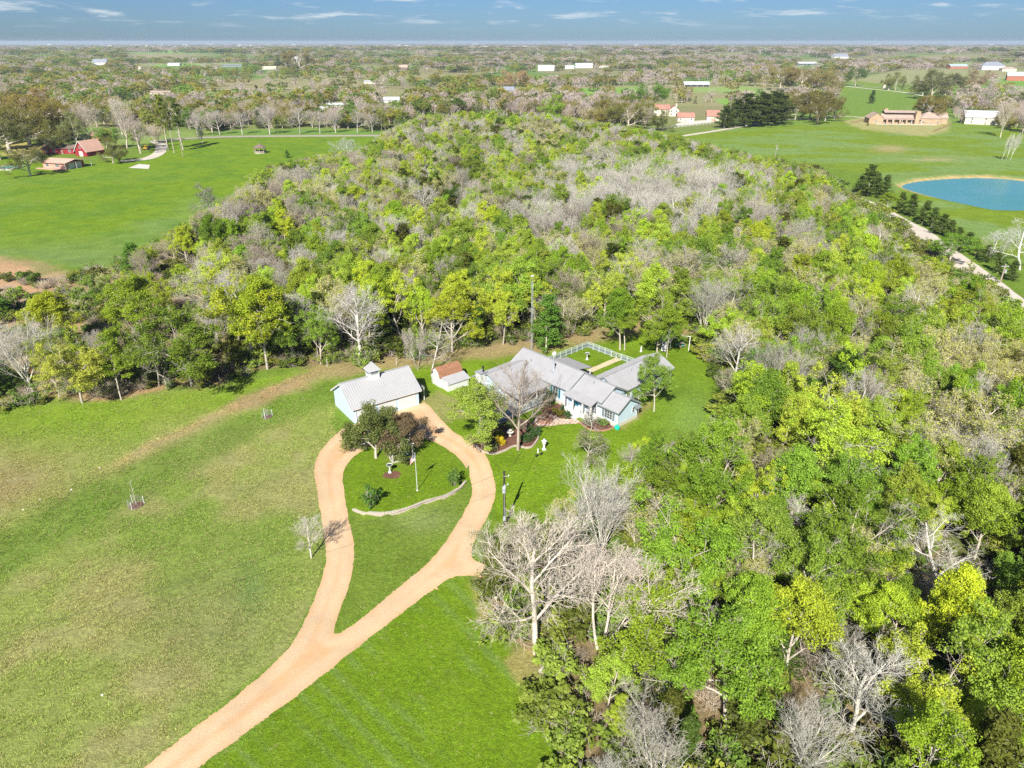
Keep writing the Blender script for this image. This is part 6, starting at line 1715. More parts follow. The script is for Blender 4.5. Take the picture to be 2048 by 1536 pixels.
def edging(label, pts_px, h=.28, mat='block', step=.34, name='bed_edging', wd=.2):
    P = np.array(smooth_loop(gpts(pts_px), 5, closed=False)); d = np.hypot(*np.diff(P, axis=0).T); s = np.concatenate([[0], np.cumsum(d)]); L = s[-1]; n = int(L / step)
    R = empty(name, (P[0][0], P[0][1], 0), label, 'garden edging')
    rng = np.random.RandomState(int(L * 10)); mb = MB()
    for c in range(2):
        for i in range(n):
            t0 = (i + .5 * c) * L / n; t1 = min(t0 + L / n - .02, L); t0 = min(t0, L - .01)
            a = np.array((np.interp(t0, s, P[:, 0]), np.interp(t0, s, P[:, 1]))) - P[0]; b = np.array((np.interp(t1, s, P[:, 0]), np.interp(t1, s, P[:, 1]))) - P[0]
            if np.hypot(*(b - a)) < .05: continue
            j = rng.uniform(-.015, .015); z = h / 4 + c * h / 2
            mb.bar((a[0] + j, a[1] + j, z), (b[0] + j, b[1] + j, z), wd, h / 2 - .012)
    mb.build('edging_blocks', M[mat], R, kind='stuff')
BED1 = [(948, 890), (962, 902), (985, 909), (1008, 903), (1030, 893), (1052, 897), (1066, 893), (1077, 875), (1078, 855)]
bed1 = smooth_loop(gpts(BED1 + [(1060, 845), (1040, 838), (1010, 850), (985, 858), (960, 868)]), 3)
flat_sheet('planting_bed', bed1, [], M['mulch'], .03, .3, .02)
edging('curved pinkish block edging round the large front garden bed', BED1)
bed2 = smooth_loop(gpts([(1095, 815), (1118, 808), (1135, 822), (1150, 833), (1140, 838), (1115, 834), (1098, 826)]), 3)
flat_sheet('planting_bed', bed2, [], M['mulch'], .03, .3, .03)
BED3 = [(1160, 846), (1172, 856), (1188, 862), (1208, 862), (1222, 858), (1232, 852)]
bed3 = smooth_loop(gpts(BED3 + [(1215, 843), (1200, 838), (1178, 838)]), 3)
flat_sheet('planting_bed', bed3, [], M['mulch'], .03, .3, .02)
edging('low brick edging of the bed under the front right window', BED3, .2, 'brick', .25, wd=.14)
def flagstones():
    area = gpts([(1066, 845), (1075, 832), (1100, 828), (1125, 838), (1150, 838), (1162, 846), (1140, 848), (1115, 850), (1095, 853), (1075, 852)])
    R = empty('flagstone_walk', (0, 0, 0), None, None); R['kind'] = 'structure'
    rng = np.random.RandomState(8); xs = [p[0] for p in area]; ys = [p[1] for p in area]
    base = flat_sheet('path_base', smooth_loop(area, 3), [], M['soil'], .022, .3, .03); base.parent = R
    for i, gx in enumerate(np.arange(min(xs), max(xs), .62)):
        for j, gy in enumerate(np.arange(min(ys), max(ys), .55)):
            x = gx + .31 * (j % 2) + rng.uniform(-.06, .06); y = gy + rng.uniform(-.06, .06)
            if poly_sd(np.array([x]), np.array([y]), area)[0] > -.1: continue
            k = rng.randint(5, 8); a0 = rng.uniform(0, 6.28)
            pts = [(x + .27 * rng.uniform(.85, 1.12) * math.cos(a0 + 6.283 * q / k), y + .24 * rng.uniform(.85, 1.12) * math.sin(a0 + 6.283 * q / k)) for q in range(k)]
            mb = MB(); mb.prism(pts, .02, .065 + rng.uniform(0, .015)); mb.build('stone', M['flag_stone'], R)
flagstones()
def planter():
    x, y, z = at(1090, 842)
    R = empty('round_planter', (x, y, 0), 'round stacked-brick planter with a bare shrub in the flagstone walk', 'planter')
    for c in range(4):
        n = 16
        for i in range(n):
            a = 6.283 * (i + .5 * (c % 2)) / n; b = a + 6.283 / n * .94
            r = 1.12 - .01 * c
            mb = MB(); mb.bar((r * math.cos(a), r * math.sin(a), .08 + .15 * c), (r * math.cos(b), r * math.sin(b), .08 + .15 * c), .22, .14); mb.build('brick', M['brick'], R)
    mb = MB(); mb.lathe([(1.02, .5), (0.5, .54), (.01, .56)], n=16); mb.build('soil', M['mulch'], R)
    return x, y
px_, py_ = planter()
def plant(name, label, px, py, h, w, proto, tint, z=0.0, cat='shrub', group=None):
    x, y, zz = at(px, py, z)
    R = empty(name, (x, y, zz), label, cat, group, RNG.uniform(0, 6.28)); R.scale = (w, w, h)
    o = bpy.data.objects.new('foliage', proto); COL.objects.link(o); o.parent = R; o['tint'] = tint
    return R
SH, TW = PROTO['shrub'], PROTO['twiggy'][0]
def dense(seed, n=2600): return proto_shrub('rounded', seed, n, .085, 40, 1.0, 1.3, 70)
DN = [dense(5), dense(6)]
plant('yellow_shrub', 'bright yellow rounded shrub in the front garden bed', 1001, 890, .85, .72, DN[0], (.55, .45, .01))
plant('garden_shrub', 'grey-green rounded shrub at the bed\'s front corner', 983, 899, .75, .9, DN[1], (.20, .25, .10))
plant('garden_shrub', 'small yellow-green shrub behind the yellow one', 995, 873, .75, .7, DN[0], (.26, .30, .04))
plant('garden_shrub', 'dark green shrub left of the yellow shrub', 982, 880, .7, .7, DN[1], (.06, .12, .02))
plant('garden_shrub', 'dark green shrub right of the tall bare tree\'s trunk', 1052, 884, .8, .9, DN[0], (.05, .11, .02))
plant('garden_shrub', 'spreading dark evergreen shrub at the bed\'s right end', 1066, 872, 1.0, 1.1, DN[1], (.055, .12, .025))
plant('garden_shrub', 'leafy shrub at the bed\'s upper rim under the deck', 1022, 858, .8, .8, SH[0], (.14, .20, .04))
plant('garden_shrub', 'brownish twiggy shrub in the bed below the planter', 1050, 860, 1.1, .9, TW, (.26, .20, .16))
plant('garden_shrub', 'round dark evergreen beside the shuttered window', 1099, 812, 1.9, .85, DN[0], (.06, .09, .02))
plant('garden_shrub', 'bare reddish shrub growing in the round planter', 1090, 842, 1.6, .6, TW, (.26, .15, .10), .5)
plant('garden_shrub', 'low green shrub by the entry steps', 1134, 834, .6, .7, DN[1], (.05, .13, .02))
plant('garden_shrub', 'little pointed cypress by the porch corner', 1124, 825, .9, .3, DN[0], (.05, .12, .03))
plant('garden_shrub', 'yellowish low plants in the bed before the shutters', 1116, 826, .4, .8, SH[1], (.30, .28, .04))
plant('garden_shrub', 'green shrub in the bed under the front right window', 1206, 851, .7, .9, SH[0], (.16, .24, .05))
plant('garden_shrub', 'grassy shrub at the left of the window bed', 1176, 848, .8, .6, SH[2], (.16, .22, .06))
plant('garden_shrub', 'thin green clump at the driveway edge by the bed', 944, 880, .5, .8, TW, (.25, .18, .12))
plant('island_shrub', 'open green sapling on the lawn above the retaining wall', 744, 1014, 1.55, 1.15, proto_shrub('sapling', 15, 700, .13, 26, 1.1, 1.5), (.10, .20, .03))
plant('island_shrub', 'small green shrub at the right end of the retaining wall', 910, 974, 1.3, .95, proto_shrub('sapling', 16, 900, .12, 26, 1.1, 1.5), (.11, .20, .03))
def lantern():
    x, y, z = at(1088, 899)
    R = empty('stone_lantern', (x, y, 0), 'white stone garden lantern on the lawn right of the front bed', 'garden lantern')
    mb = MB(); mb.lathe([(.34, 0), (.34, .12), (.18, .2), (.15, .95), (.3, 1.05)], n=8); mb.build('pedestal', M['white'], R)
    mb = MB(); mb.lathe([(.3, 1.05), (.3, 1.12), (.2, 1.14), (.2, 1.45)], n=6); mb.build('light_box', M['white'], R)
    mb = MB(); mb.lathe([(.44, 1.45), (.40, 1.52), (.12, 1.72), (.06, 1.9)], n=6); mb.build('cap', M['white'], R)
lantern()
def fountain():
    x, y, z = at(1020, 872)
    R = empty('garden_fountain', (x, y, 0), 'pale tiered stone fountain among the shrubs of the front bed', 'fountain')
    mb = MB(); mb.lathe([(.22, 0), (.16, .35), (.18, .5)], n=14); mb.build('pedestal', M['concrete'], R)
    mb = MB(); mb.lathe([(.2, .5), (.55, .66), (.58, .74), (.5, .72), (.1, .68)], n=18); mb.build('lower_bowl', M['concrete'], R)
    mb = MB(); mb.lathe([(.1, .68), (.08, .9), (.3, 1.0), (.32, 1.06), (.05, 1.03), (.04, 1.2)], n=14); mb.build('upper_bowl', M['concrete'], R)
fountain()
def small_ornaments():
    for px, py, lb in [(1073, 915, 'left dark metal bird ornament on the lawn'), (1082, 911, 'right dark metal bird ornament on the lawn')]:
        x, y, z = at(px, py); R = empty('lawn_ornament', (x, y, z), lb, 'garden ornament', 'metal bird ornaments', .6)
        mb = MB(); mb.tube([(-.28, 0, .32), (-.1, 0, .38), (.12, 0, .36), (.3, 0, .5)], [.03, .14, .12, .04], 8); mb.build('body', M['black'], R, True)
        mb = MB(); mb.bar((0, .05, 0), (0, .05, .3), .03, .03); mb.bar((.06, -.05, 0), (.06, -.05, .3), .03, .03); mb.build('leg', M['black'], R)
    x, y, z = at(1076, 905); R = empty('lawn_statue', (x, y, z), 'tiny white statue near the dark bird ornaments', 'statue')
    mb = MB(); mb.lathe([(.14, 0), (.12, .06), (.09, .3), (.13, .45), (.05, .55)], n=10); mb.build('body', M['white'], R); mb = MB(); mb.lathe([(.02, .52), (.08, .6), (.07, .68), (.0, .74)], n=10); mb.build('head', M['white'], R)
    x, y, z = at(1282, 703); R = empty('lawn_statue', (x, y, z), 'small white figure on the lawn behind the yard fence', 'statue')
    mb = MB(); mb.lathe([(.25, 0), (.2, .1), (.14, .5), (.2, .75), (.08, .9)], n=10); mb.build('body', M['white'], R); mb = MB(); mb.lathe([(.02, .88), (.12, 1.0), (.1, 1.1), (.0, 1.18)], n=10); mb.build('head', M['white'], R)
    # hose reel at the house corner
    x, y, z = hl(.35, -.45); R = empty('hose_reel', (x, y, z), 'turquoise round hose reel at the house\'s front right corner', 'hose reel', None, 1.0)
    mb = MB(); mb.tube([(-.14, 0, .45), (.14, 0, .45)], .42, 18); mb.build('drum', M['teal_bright'], R)
    mb = MB(); mb.bar((-.2, -.25, 0), (-.2, 0, .5), .05, .05); mb.bar((.2, .25, 0), (.2, 0, .5), .05, .05); mb.build('stand', M['teal_bright'], R)
    mb = MB(); mb.tube([(.18, .2, .06), (.9, .1, .04), (1.6, .5, .04), (2.2, .3, .04)], .025, 6); mb.build('hose', M['brick'], R)
    for (a, b, lb) in [((14.0, 97.2), (14.9, 96.8), 'stick lying')]: pass
    # porch furniture: metal table and two chairs
    p = hl(-5.3, -1.0, .6); R = empty('porch_table', p, 'round metal table under the entry porch', 'table')
    mb = MB(); mb.lathe([(.4, .68), (.4, .71), (0.01, .71)], n=16); mb.build('table_top', M['galv'], R)
    mb = MB(); mb.tube([(0, 0, 0), (0, 0, .68)], .03, 8); mb.lathe([(.22, 0), (.2, .03)], n=10); mb.build('leg', M['galv'], R)
    for u, lb, rz in [(-6.3, 'left metal chair at the porch table', -.6), (-4.7, 'right metal chair at the porch table', 1.2)]:
        p = hl(u, -1.3, .6); R = empty('porch_chair', p, lb, 'chair', 'porch chairs', rz)
        mb = MB(); mb.box(-.22, .22, -.22, .22, .42, .45); mb.build('seat', M['grey_trim'], R)
        mb = MB(); mb.box(-.22, .22, .2, .23, .45, .9); mb.build('backrest', M['grey_trim'], R)
        for a in (-.2, .2):
            for b in (-.2, .2): mb = MB(); mb.box(a - .015, a + .015, b - .015, b + .015, 0, .42); mb.build('leg', M['grey_trim'], R)
small_ornaments()
def caged_sapling(px, py, top, label, r, group='caged saplings on the mown field'):
    x, y, z = at(px, py)
    R = empty('caged_sapling', (x, y, z), label, 'sapling', group)
    h = 3.8 if top else 1.6
    mb = MB(); pts = [(0, 0, 0), (-.05, .05, h * .3), (.03, .02, h * .65), (-.12, .1, h)]
    mb.tube(pts, [.035, .028, .018, .006], 6)
    rng = np.random.RandomState(px)
    for i in range(16):
        t = rng.uniform(.3, .95); a = rng.uniform(0, 6.28); L = rng.uniform(.3, .8)
        b = (0, 0, h * t); mb.tube([b, (L * math.cos(a) * .6, L * math.sin(a) * .6, h * t + L * .9)], [.012, .004], 4)
    mb.build('stem', M['bark_pale'], R)
    cg = MB(); n = 14
    for i in range(n):
        a = 6.283 * i / n; p = (r * math.cos(a), r * math.sin(a))
        cg.bar((*p, 0), (*p, 1.0), .014, .014)
    for z in (.05, .35, .68, 1.0):
        for i in range(n):
            a = 6.283 * i / n; b = 6.283 * (i + 1) / n
            cg.bar((r * math.cos(a), r * math.sin(a), z), (r * math.cos(b), r * math.sin(b), z), .012, .012)
    cg.build('wire_cage', M['galv'], R)
    for a in (.4, 2.5, 4.6):
        mb = MB(); mb.box(r * math.cos(a) - .03, r * math.cos(a) + .03, r * math.sin(a) - .03, r * math.sin(a) + .03, 0, 1.25); mb.build('stake', M['white'], R)
    mb = MB(); mb.lathe([(r * .95, .0), (r * .9, .06), (.02, .1)], n=14); mb.build('mulch_ring', M['mulch'], R)
caged_sapling(273, 1011, True, 'thin bare sapling in a wire cage on the left field', .95)
caged_sapling(535, 834, False, 'small sapling in a wire cage below the wood edge', .8)
for px, py, lb in [(82, 1006, 'upper white rock of a pair on the left field'), (49, 1026, 'lower white rock of a pair on the left field'), (201, 941, 'white rock beside the worn strip'), (205, 1390, 'lone white rock on the lower field'), (145, 985, 'small pale rock between the rock pair and the worn strip'), (316, 880, 'little white rock above the caged sapling')]:
    x, y, z = at(px, py); rng = np.random.RandomState(px); mb = MB()
    V = []
    for zz, rr in ((0, .15), (.06, .14), (.12, .06)): V += [(rr * rng.uniform(.7, 1.2) * math.cos(6.283 * k / 7), rr * rng.uniform(.7, 1.2) * math.sin(6.283 * k / 7), zz) for k in range(7)]
    mb.add(V, [(i * 7 + k, i * 7 + (k + 1) % 7, (i + 1) * 7 + (k + 1) % 7, (i + 1) * 7 + k) for i in (0, 1) for k in range(7)] + [tuple(range(14, 21))])
    o = mb.build('rock', M['rock']); o.location = (x, y, z - .03); props(o, lb, 'rock', 'white rocks on the field')
def fallen_log():
    x, y, z = at(1080, 1348); x2, y2, _ = at(1120, 1298)
    R = empty('fallen_log', (x, y, 0), 'pale fallen trunk lying at the lower lawn corner', 'log')
    dx_, dy_ = x2 - x, y2 - y
    mb = MB(); mb.tube([(0, 0, .2), (dx_ * .4, dy_ * .4, .5), (dx_, dy_, .8), (dx_ * 1.3, dy_ * 1.4, 1.1)], [.2, .17, .13, .06], 9); mb.build('trunk', M['log'], R, True)
    rng = np.random.RandomState(4); mb = MB()
    for i in range(9):
        t = rng.uniform(.5, 1.4); a = rng.uniform(-.4, 2.2); L = rng.uniform(.8, 2)
        b = Vector((dx_ * t, dy_ * t, .2 + .55 * t)); mb.tube([b, b + Vector((math.cos(a) * L * .5, math.sin(a) * L * .5, L * .2)), b + Vector((math.cos(a) * L, math.sin(a) * L, L * .55))], [.05, .035, .012], 5)
    mb.build('branches', M['log'], R)
fallen_log()
def playset():
    x, y, z = at(1331, 692)
    R = empty('playset', (x, y, 0), 'white playset with teal canopy and swings under the lawn trees', 'playset', None, -.3)
    for a, b in ((-1, -1), (1, -1), (-1, 1), (1, 1)):
        mb = MB(); mb.box(a - .06, a + .06, b - .06, b + .06, 0, 3.0); mb.build('post', M['white'], R)
    mb = MB(); mb.box(-1.1, 1.1, -1.1, 1.1, 1.3, 1.4); mb.build('platform', M['white'], R)
    mb = MB(); mb.add([(-1.3, -1.3, 2.9), (1.3, -1.3, 2.9), (1.3, 1.3, 2.9), (-1.3, 1.3, 2.9), (0, 0, 4.0)], [(0, 1, 4), (1, 2, 4), (2, 3, 4), (3, 0, 4), (3, 2, 1, 0)]); mb.build('canopy', M['teal_bright'], R)
    mb = MB(); mb.slab((-.5, -3.4, .3), (.4, -3.4, .3), (.4, -1.1, 1.4), (-.5, -1.1, 1.4), .06); mb.bar((-.5, -3.4, .42), (-.5, -1.1, 1.55), .06, .2); mb.bar((.4, -3.4, .42), (.4, -1.1, 1.55), .06, .2); mb.build('slide', M['white'], R)
    mb = MB(); mb.bar((1, 0, 2.6), (4.6, 0, 2.6), .12, .12); mb.bar((4.6, 0, 2.6), (4.6, -1.3, 0), .1, .1); mb.bar((4.6, 0, 2.6), (4.6, 1.3, 0), .1, .1); mb.build('swing_beam', M['white'], R)
    for u in (2.2, 3.4):
        mb = MB(); mb.box(u - .25, u + .25, -.12, .12, .5, .54); mb.bar((u - .23, 0, .54), (u - .23, 0, 2.55), .02, .02); mb.bar((u + .23, 0, .54), (u + .23, 0, 2.55), .02, .02); mb.build('swing_seat', M['teal_bright'], R)
    x, y, z = at(1361, 693); R = empty('picnic_table', (x, y, 0), 'small tan picnic table right of the playset', 'table', None, .5)
    mb = MB()
    for i in range(5): mb.box(-.9, .9, -.42 + .17 * i, -.27 + .17 * i, .72, .76)
    mb.build('table_top', M['wood'], R)
    for s_ in (-.75, .75): mb = MB(); mb.box(-.9, .9, s_ - .12, s_ + .12, .42, .46); mb.build('bench', M['wood'], R)
    for s_ in (-.6, .6): mb = MB(); mb.bar((s_, -.8, 0), (s_, -.1, .72), .07, .07); mb.bar((s_, .8, 0), (s_, .1, .72), .07, .07); mb.bar((s_, -.8, .42), (s_, .8, .42), .05, .06); mb.build('leg', M['wood'], R)
playset()
for px, py, nm in [(333, 780, 'left of the broad green tree'), (793, 735, 'behind the garage by the bare trees'), (1171, 668, 'behind the yard fence at the wood edge'), (655, 740, 'at the wood edge left of the lone bare tree'), (440, 770, 'at the wood edge right of the broad green tree')]:
    x, y, z = at(px, py - 4); mb = MB(); mb.tube([(0, 0, 0), (.03, 0, 1.7)], [.07, .06], 6); o = mb.build('fence_post', M['wood_pale']); o.location = (x, y, z); props(o, f'weathered fence post {nm}', 'fence post', 'posts of the old wire fence')
x, y = ground_px(1092, 706); mb = MB(); mb.tube([(0, 0, 0), (.02, 0, 3.3)], [.16, .13], 8); o = mb.build('dead_stump', M['log']); o.location = (x, y, 0); props(o, 'pale dead trunk standing before the dark cedar', 'dead trunk')
# ------------------------------------------------------------------ neighbours and far buildings
M['red'] = plain('barn_red', (.24, .022, .026), .8, .2, .6); M['pink_roof'] = plain('pink_roof', (.50, .31, .245), .8, .1, .3)
M['pink_wall'] = plain('pinkish_brick', (.50, .27, .21), .9, .2, .8, fine=.15); M['stone'] = plain('tan_stone', (.35, .25, .165), .9, .25, .5, fine=.2)
M['stone_roof'] = plain('taupe_shingle', (.34, .26, .22), .9, .1, .3); M['cream'] = plain('cream_wall', (.56, .51, .42), .8, .05)
M['tile_roof'] = plain('red_brown_roof', (.30, .16, .125), .9, .15, .5); M['grey_roof'] = plain('slate_roof', (.20, .22, .27), .8, .1)
M['pale_roof'] = plain('pale_metal_roof', (.44, .46, .49), .5, .05); M['brown_roof'] = plain('brown_roof', (.16, .12, .10), .9, .1)
M['teal_roof'] = plain('blue_green_roof', (.30, .40, .42), .6, .1); M['brick_red'] = plain('red_brick', (.34, .12, .08), .9, .15); M['pool'] = plain('pool_water', (.02, .42, .42), .1, .05, spec=.6)
M['dry_grass'] = plain('brown_fence', (.25, .15, .09), .9, .1); M['yellow'] = plain('yellow_machine', (.60, .36, .02), .5, .1); M['orange_wall'] = plain('orange_wall', (.55, .25, .08), .8, .1)
def house(name, label, cat, px, py, L, D, ze, zr, rz, wall, roof, windows=3, hip=False, chimney=False, parent=None, off=(0, 0), group=None, front=None, rib=0.0, porch=False):
    """house with its front left corner at the origin; L along x, D towards the back"""
    if parent is None:
        x, y, z = at(px, py)
        R = empty(name, (x, y, z - .1), label, cat, group, rz)
    else: R = parent
    ou, ow = off
    if hip:
        mb = MB(); mb.box(ou, ou + L, ow, ow + D, 0, ze); mb.build('wall', M[wall], R)
        o_ = .5; s = D / 2 * .95
        a, b, c, d = (ou - o_, ow - o_, ze), (ou + L + o_, ow - o_, ze), (ou + L + o_, ow + D + o_, ze), (ou - o_, ow + D + o_, ze)
        r0, r1 = (ou + s, ow + D / 2, zr), (ou + L - s, ow + D / 2, zr)
        if s * 2 > L: r0 = (ou + L / 2 - .2, ow + D / 2, zr); r1 = (ou + L / 2 + .2, ow + D / 2, zr)
        mb = MB(); mb.add([a, b, c, d, r0, r1], [(0, 1, 5, 4), (2, 3, 4, 5), (1, 2, 5), (3, 0, 4), (3, 2, 1, 0)])
        mb.build('roof', M[roof], R)
    else:
        mb = MB(); gable_walls(mb, ou, ou + L, ow, ow + D, 0, ze, zr, 'u' if L >= D or front != 'gable' else 'w'); mb.build('wall', M[wall], R)
        gable_roof(R, ou, ou + L, ow, ow + D, ze, zr, M[roof], 'u' if L >= D or front != 'gable' else 'w', ribs=rib, over=.5, t=.12)
    for i in range(windows):
        u = ou + L * (i + .5) / windows
        if i == windows // 2 and windows > 2:
            mb = MB(); mb.box(u - .5, u + .5, ow - .04, ow - .002, 0.05, 2.1); mb.build('door', M['wood'], R)
        else: window(R, u, ow, min(ze * .55, 1.7), 1.1, 1.2, (0, -1), cols=2, rows=2)
    if ze > 4.6:
        for i in range(windows): window(R, ou + L * (i + .5) / windows, ow, ze - 1.2, 1.1, 1.2, (0, -1), cols=2, rows=2)
    window(R, ou + L, ow + D * .5, min(ze * .55, 1.7), 1.1, 1.2, (1, 0)); window(R, ou, ow + D * .5, min(ze * .55, 1.7), 1.1, 1.2, (-1, 0))
    if chimney: mb = MB(); mb.box(ou + L * .7, ou + L * .7 + 1, ow + D * .5 + .3, ow + D * .5 + 1.3, ze, zr + 1.2); mb.build('chimney', M[wall], R)
    if porch:
        mb = MB(); mb.slab((ou, ow - 2.6, ze - .9), (ou + L, ow - 2.6, ze - .9), (ou + L, ow - .05, ze - .25), (ou, ow - .05, ze - .25), .12); mb.build('porch_roof', M[roof], R)
        for i in range(5): u = ou + .2 + (L - .4) * i / 4; mb = MB(); mb.box(u - .12, u + .12, ow - 2.5, ow - 2.26, 0, ze - .9); mb.build('porch_post', M['white'], R)
    return R
# farmyard at the left
def left_farm():
    x0, y0 = ground_px(131, 340); x1, y1 = ground_px(163, 331); xl, yl = ground_px(88, 337)
    R = empty('pink_garage', (xl, yl, 0), 'pink brick outbuilding with salmon roof beside the left meadow', 'outbuilding', None, math.atan2(y0 - yl, x0 - xl))
    L = math.hypot(x0 - xl, y0 - yl); D = 11
    mb = MB(); mb.box(0, L, 0, D, 0, 3.1); mb.build('wall', M['pink_wall'], R)
    mb = MB(); mb.slab((-.8, -.8, 3.05), (L + 1.2, -.8, 3.05), (L + 1.2, D / 2, 4.3), (-.8, D / 2, 4.3), .15); mb.build('roof', M['pink_roof'], R)
    mb = MB(); mb.slab((-.8, D + 3.2, 2.9), (L + 1.2, D + 3.2, 2.9), (L + 1.2, D / 2, 4.3), (-.8, D / 2, 4.3), .15); mb.build('roof', M['pink_roof'], R)
    window(R, L * .66, 0, 1.9, 2.4, 1.4, (0, -1), cols=4, rows=3); window(R, L * .2, 0, 1.9, 1.8, 1.4, (0, -1), cols=3, rows=2)
    for w in (2.2, 6.2):
        mb = MB(); mb.box(L + .003, L + .05, w, w + 3.2, 0, 2.5); mb.build('garage_door', M['white'], R)
    mb = MB(); mb.box(L + .003, L + .06, 9.7, 10.8, 0, 2.6); mb.build('door', M['red'], R)
    mb = MB(); mb.box(-3, L - .3, -1.8, -.1, -.1, .35); mb.build('stone_bed', M['pink_wall'], R)
    for w in (-.6, 5.6, D + 3): mb = MB(); mb.box(L + 1.0, L + 1.15, w - .08, w + .08, 0, 3.0); mb.build('post', M['white'], R)
    # red barn
    x, y, z = at(152, 312); R = empty('red_barn', (x, y, 0), 'red barn with tall steep gable behind the pink outbuilding', 'barn', None, -.35); R.scale = (.82, .82, .82)
    prof = [(0, 0), (0, 3.2), (1.6, 5.2), (5, 9.2), (8.4, 5.2), (10, 3.2), (10, 0)]
    mb = MB(); mb.poly([(u, 0, z) for u, z in prof][::-1]); mb.poly([(u, 14, z) for u, z in prof]); mb.poly([(0, 14, 0), (0, 0, 0), (0, 0, 3.2), (0, 14, 3.2)]); mb.poly([(10, 0, 0), (10, 14, 0), (10, 14, 3.2), (10, 0, 3.2)]); mb.build('wall', M['red'], R)
    rp = [(-.5, 2.8), (1.45, 5.35), (5, 9.5), (8.55, 5.35), (10.5, 2.8)]
    for i in range(4):
        (a, za), (b, zb) = rp[i], rp[i + 1]
        mb = MB(); mb.slab((a, -.5, za), (a, 14.5, za), (b, 14.5, zb), (b, -.5, zb), .15); mb.build('roof', M['pink_roof'], R)
        mb = MB(); mb.bar((a, -.56, za - .1), (b, -.56, zb - .1), .1, .35); mb.build('gable_trim', M['white'], R)
    mb = MB(); mb.box(3.4, 6.6, -.06, -.003, 0, 3.2); mb.build('barn_door', M['white'], R)
    mb = MB(); mb.bar((3.5, -.1, .1), (6.5, -.1, 3.1), .05, .18); mb.bar((3.5, -.14, 3.1), (6.5, -.14, .1), .05, .18); mb.build('door_brace', M['red'], R)
    window(R, 5, 0, 5.6, 1.4, 1.4, (0, -1))
    house('red_farmhouse', 'low red house half hidden by trees left of the barn', 'house', 86, 308, 17, 8, 3, 4.4, .0, 'red', 'brown_roof', 4)
    house('hillside_house', 'house with pinkish roof among trees behind the barn', 'house', 184, 281, 9, 7, 3, 5, .1, 'orange_wall', 'pink_roof', 2)
    x, y, z = at(-12, 341); xx, yy, _ = at(26, 340)
    R = empty('swimming_pool', (x, y, .0), 'turquoise pool with white deck at the left edge', 'pool', None, .05); L = xx - x
    mb = MB(); mb.box(-4, L, 0, 12, 0, .5); mb.build('deck', M['concrete'], R); mb = MB(); mb.lathe([(.1, .52), (4.6, .525)], (L * .36, 6, 0), 24); mb.build('water', M['pool'], R)
    flat_sheet('concrete_slab', gpts([(257, 336), (278, 328), (300, 330), (297, 338)]), [], M['concrete'], .06, .8, .05)
    x, y, z = at(293, 300); R = empty('yellow_tractor', (x, y, 0), 'small yellow tractor parked under the round bare tree', 'tractor', None, .6)
    mb = MB(); mb.box(-1.5, .6, -.5, .5, .7, 1.5); mb.box(.6, 1.4, -.6, .6, .6, 1.2); mb.build('body', M['yellow'], R); mb = MB(); mb.box(-.6, 1.0, -.6, .6, 2.4, 2.5)
    for a in (-.5, .9):
        for b in (-.55, .55): mb.bar((a, b, 1.2), (a, b, 2.4), .08, .08)
    mb.build('canopy', M['yellow'], R)
    for a, r in ((-1.2, .45), (.9, .8)):
        for b in (-.75, .75): mb = MB(); mb.tube([(a, b - .15, r), (a, b + .15, r)], r, 14); mb.build('wheel', M['black'], R)
left_farm()
def gazebo():
    x, y, z = at(521, 306)
    R = empty('gazebo', (x, y, z), 'grey-roofed wooden gazebo on the left meadow', 'gazebo')
    r = 3.1
    P = [(r * math.cos(6.283 * k / 8 + .2), r * math.sin(6.283 * k / 8 + .2)) for k in range(8)]
    mb = MB(); mb.prism(P, 0, .35); mb.build('floor', M['wood_pale'], R)
    for k in range(8): mb = MB(); mb.box(P[k][0] - .1, P[k][0] + .1, P[k][1] - .1, P[k][1] + .1, .35, 3.0); mb.build('post', M['wood'], R)
    for k in range(7): mb = MB(); mb.bar((*P[k], 1.2), (*P[k + 1], 1.2), .08, .12); mb.bar((*P[k], .8), (*P[k + 1], .8), .05, .7); mb.build('railing', M['wood'], R)
    mb = MB(); mb.lathe([(3.8, 2.95), (3.7, 3.0), (1.2, 4.3), (.1, 5.0)], n=8); mb.build('roof', M['brown_roof'], R)
    mb = MB(); mb.lathe([(.5, 4.75), (.5, 5.0), (.05, 5.5)], n=8); mb.build('finial', M['brown_roof'], R)
gazebo()
def rail_fence(label, pts_px, h=1.3, step=3.0, mat='wood', rails=3, name='rail_fence'):
    C = smooth_loop(gpts(pts_px), 4, closed=False); P = np.array(C); d = np.hypot(*np.diff(P, axis=0).T); s = np.concatenate([[0], np.cumsum(d)]); L = s[-1]; n = max(2, int(L / step))
    R = empty(name, (P[0][0], P[0][1], 0), label, 'fence')
    Q = [(np.interp(L * i / n, s, P[:, 0]), np.interp(L * i / n, s, P[:, 1])) for i in range(n + 1)]
    pm = None
    for q in Q:
        if pm is None: mb = MB(); mb.box(-.08, .08, -.08, .08, -.1, h); o = mb.build('post', M[mat], R); pm = o.data
        else: o = bpy.data.objects.new('post', pm); COL.objects.link(o); o.parent = R
        o.location = (q[0] - P[0][0], q[1] - P[0][1], tz(*q))
    for z in np.linspace(.4, h - .1, rails):
        mb = MB()
        for a, b in zip(Q[:-1], Q[1:]): mb.bar((a[0] - P[0][0], a[1] - P[0][1], tz(*a) + z), (b[0] - P[0][0], b[1] - P[0][1], tz(*b) + z), .05, .13)
        mb.build('rail', M[mat], R)
rail_fence('grey rail fence along the road above the left meadow', [(330, 281), (450, 276), (600, 274.5), (790, 273.5)], step=4)
rail_fence('brown rail fence right of the stone ranch house', [(1866, 265), (1880, 259), (1902, 250)], 1.4, 3, 'dry_grass')
rail_fence('low brown fence left of the stone ranch house', [(1700, 247), (1716, 244), (1732, 240)], 1.2, 3, 'dry_grass')
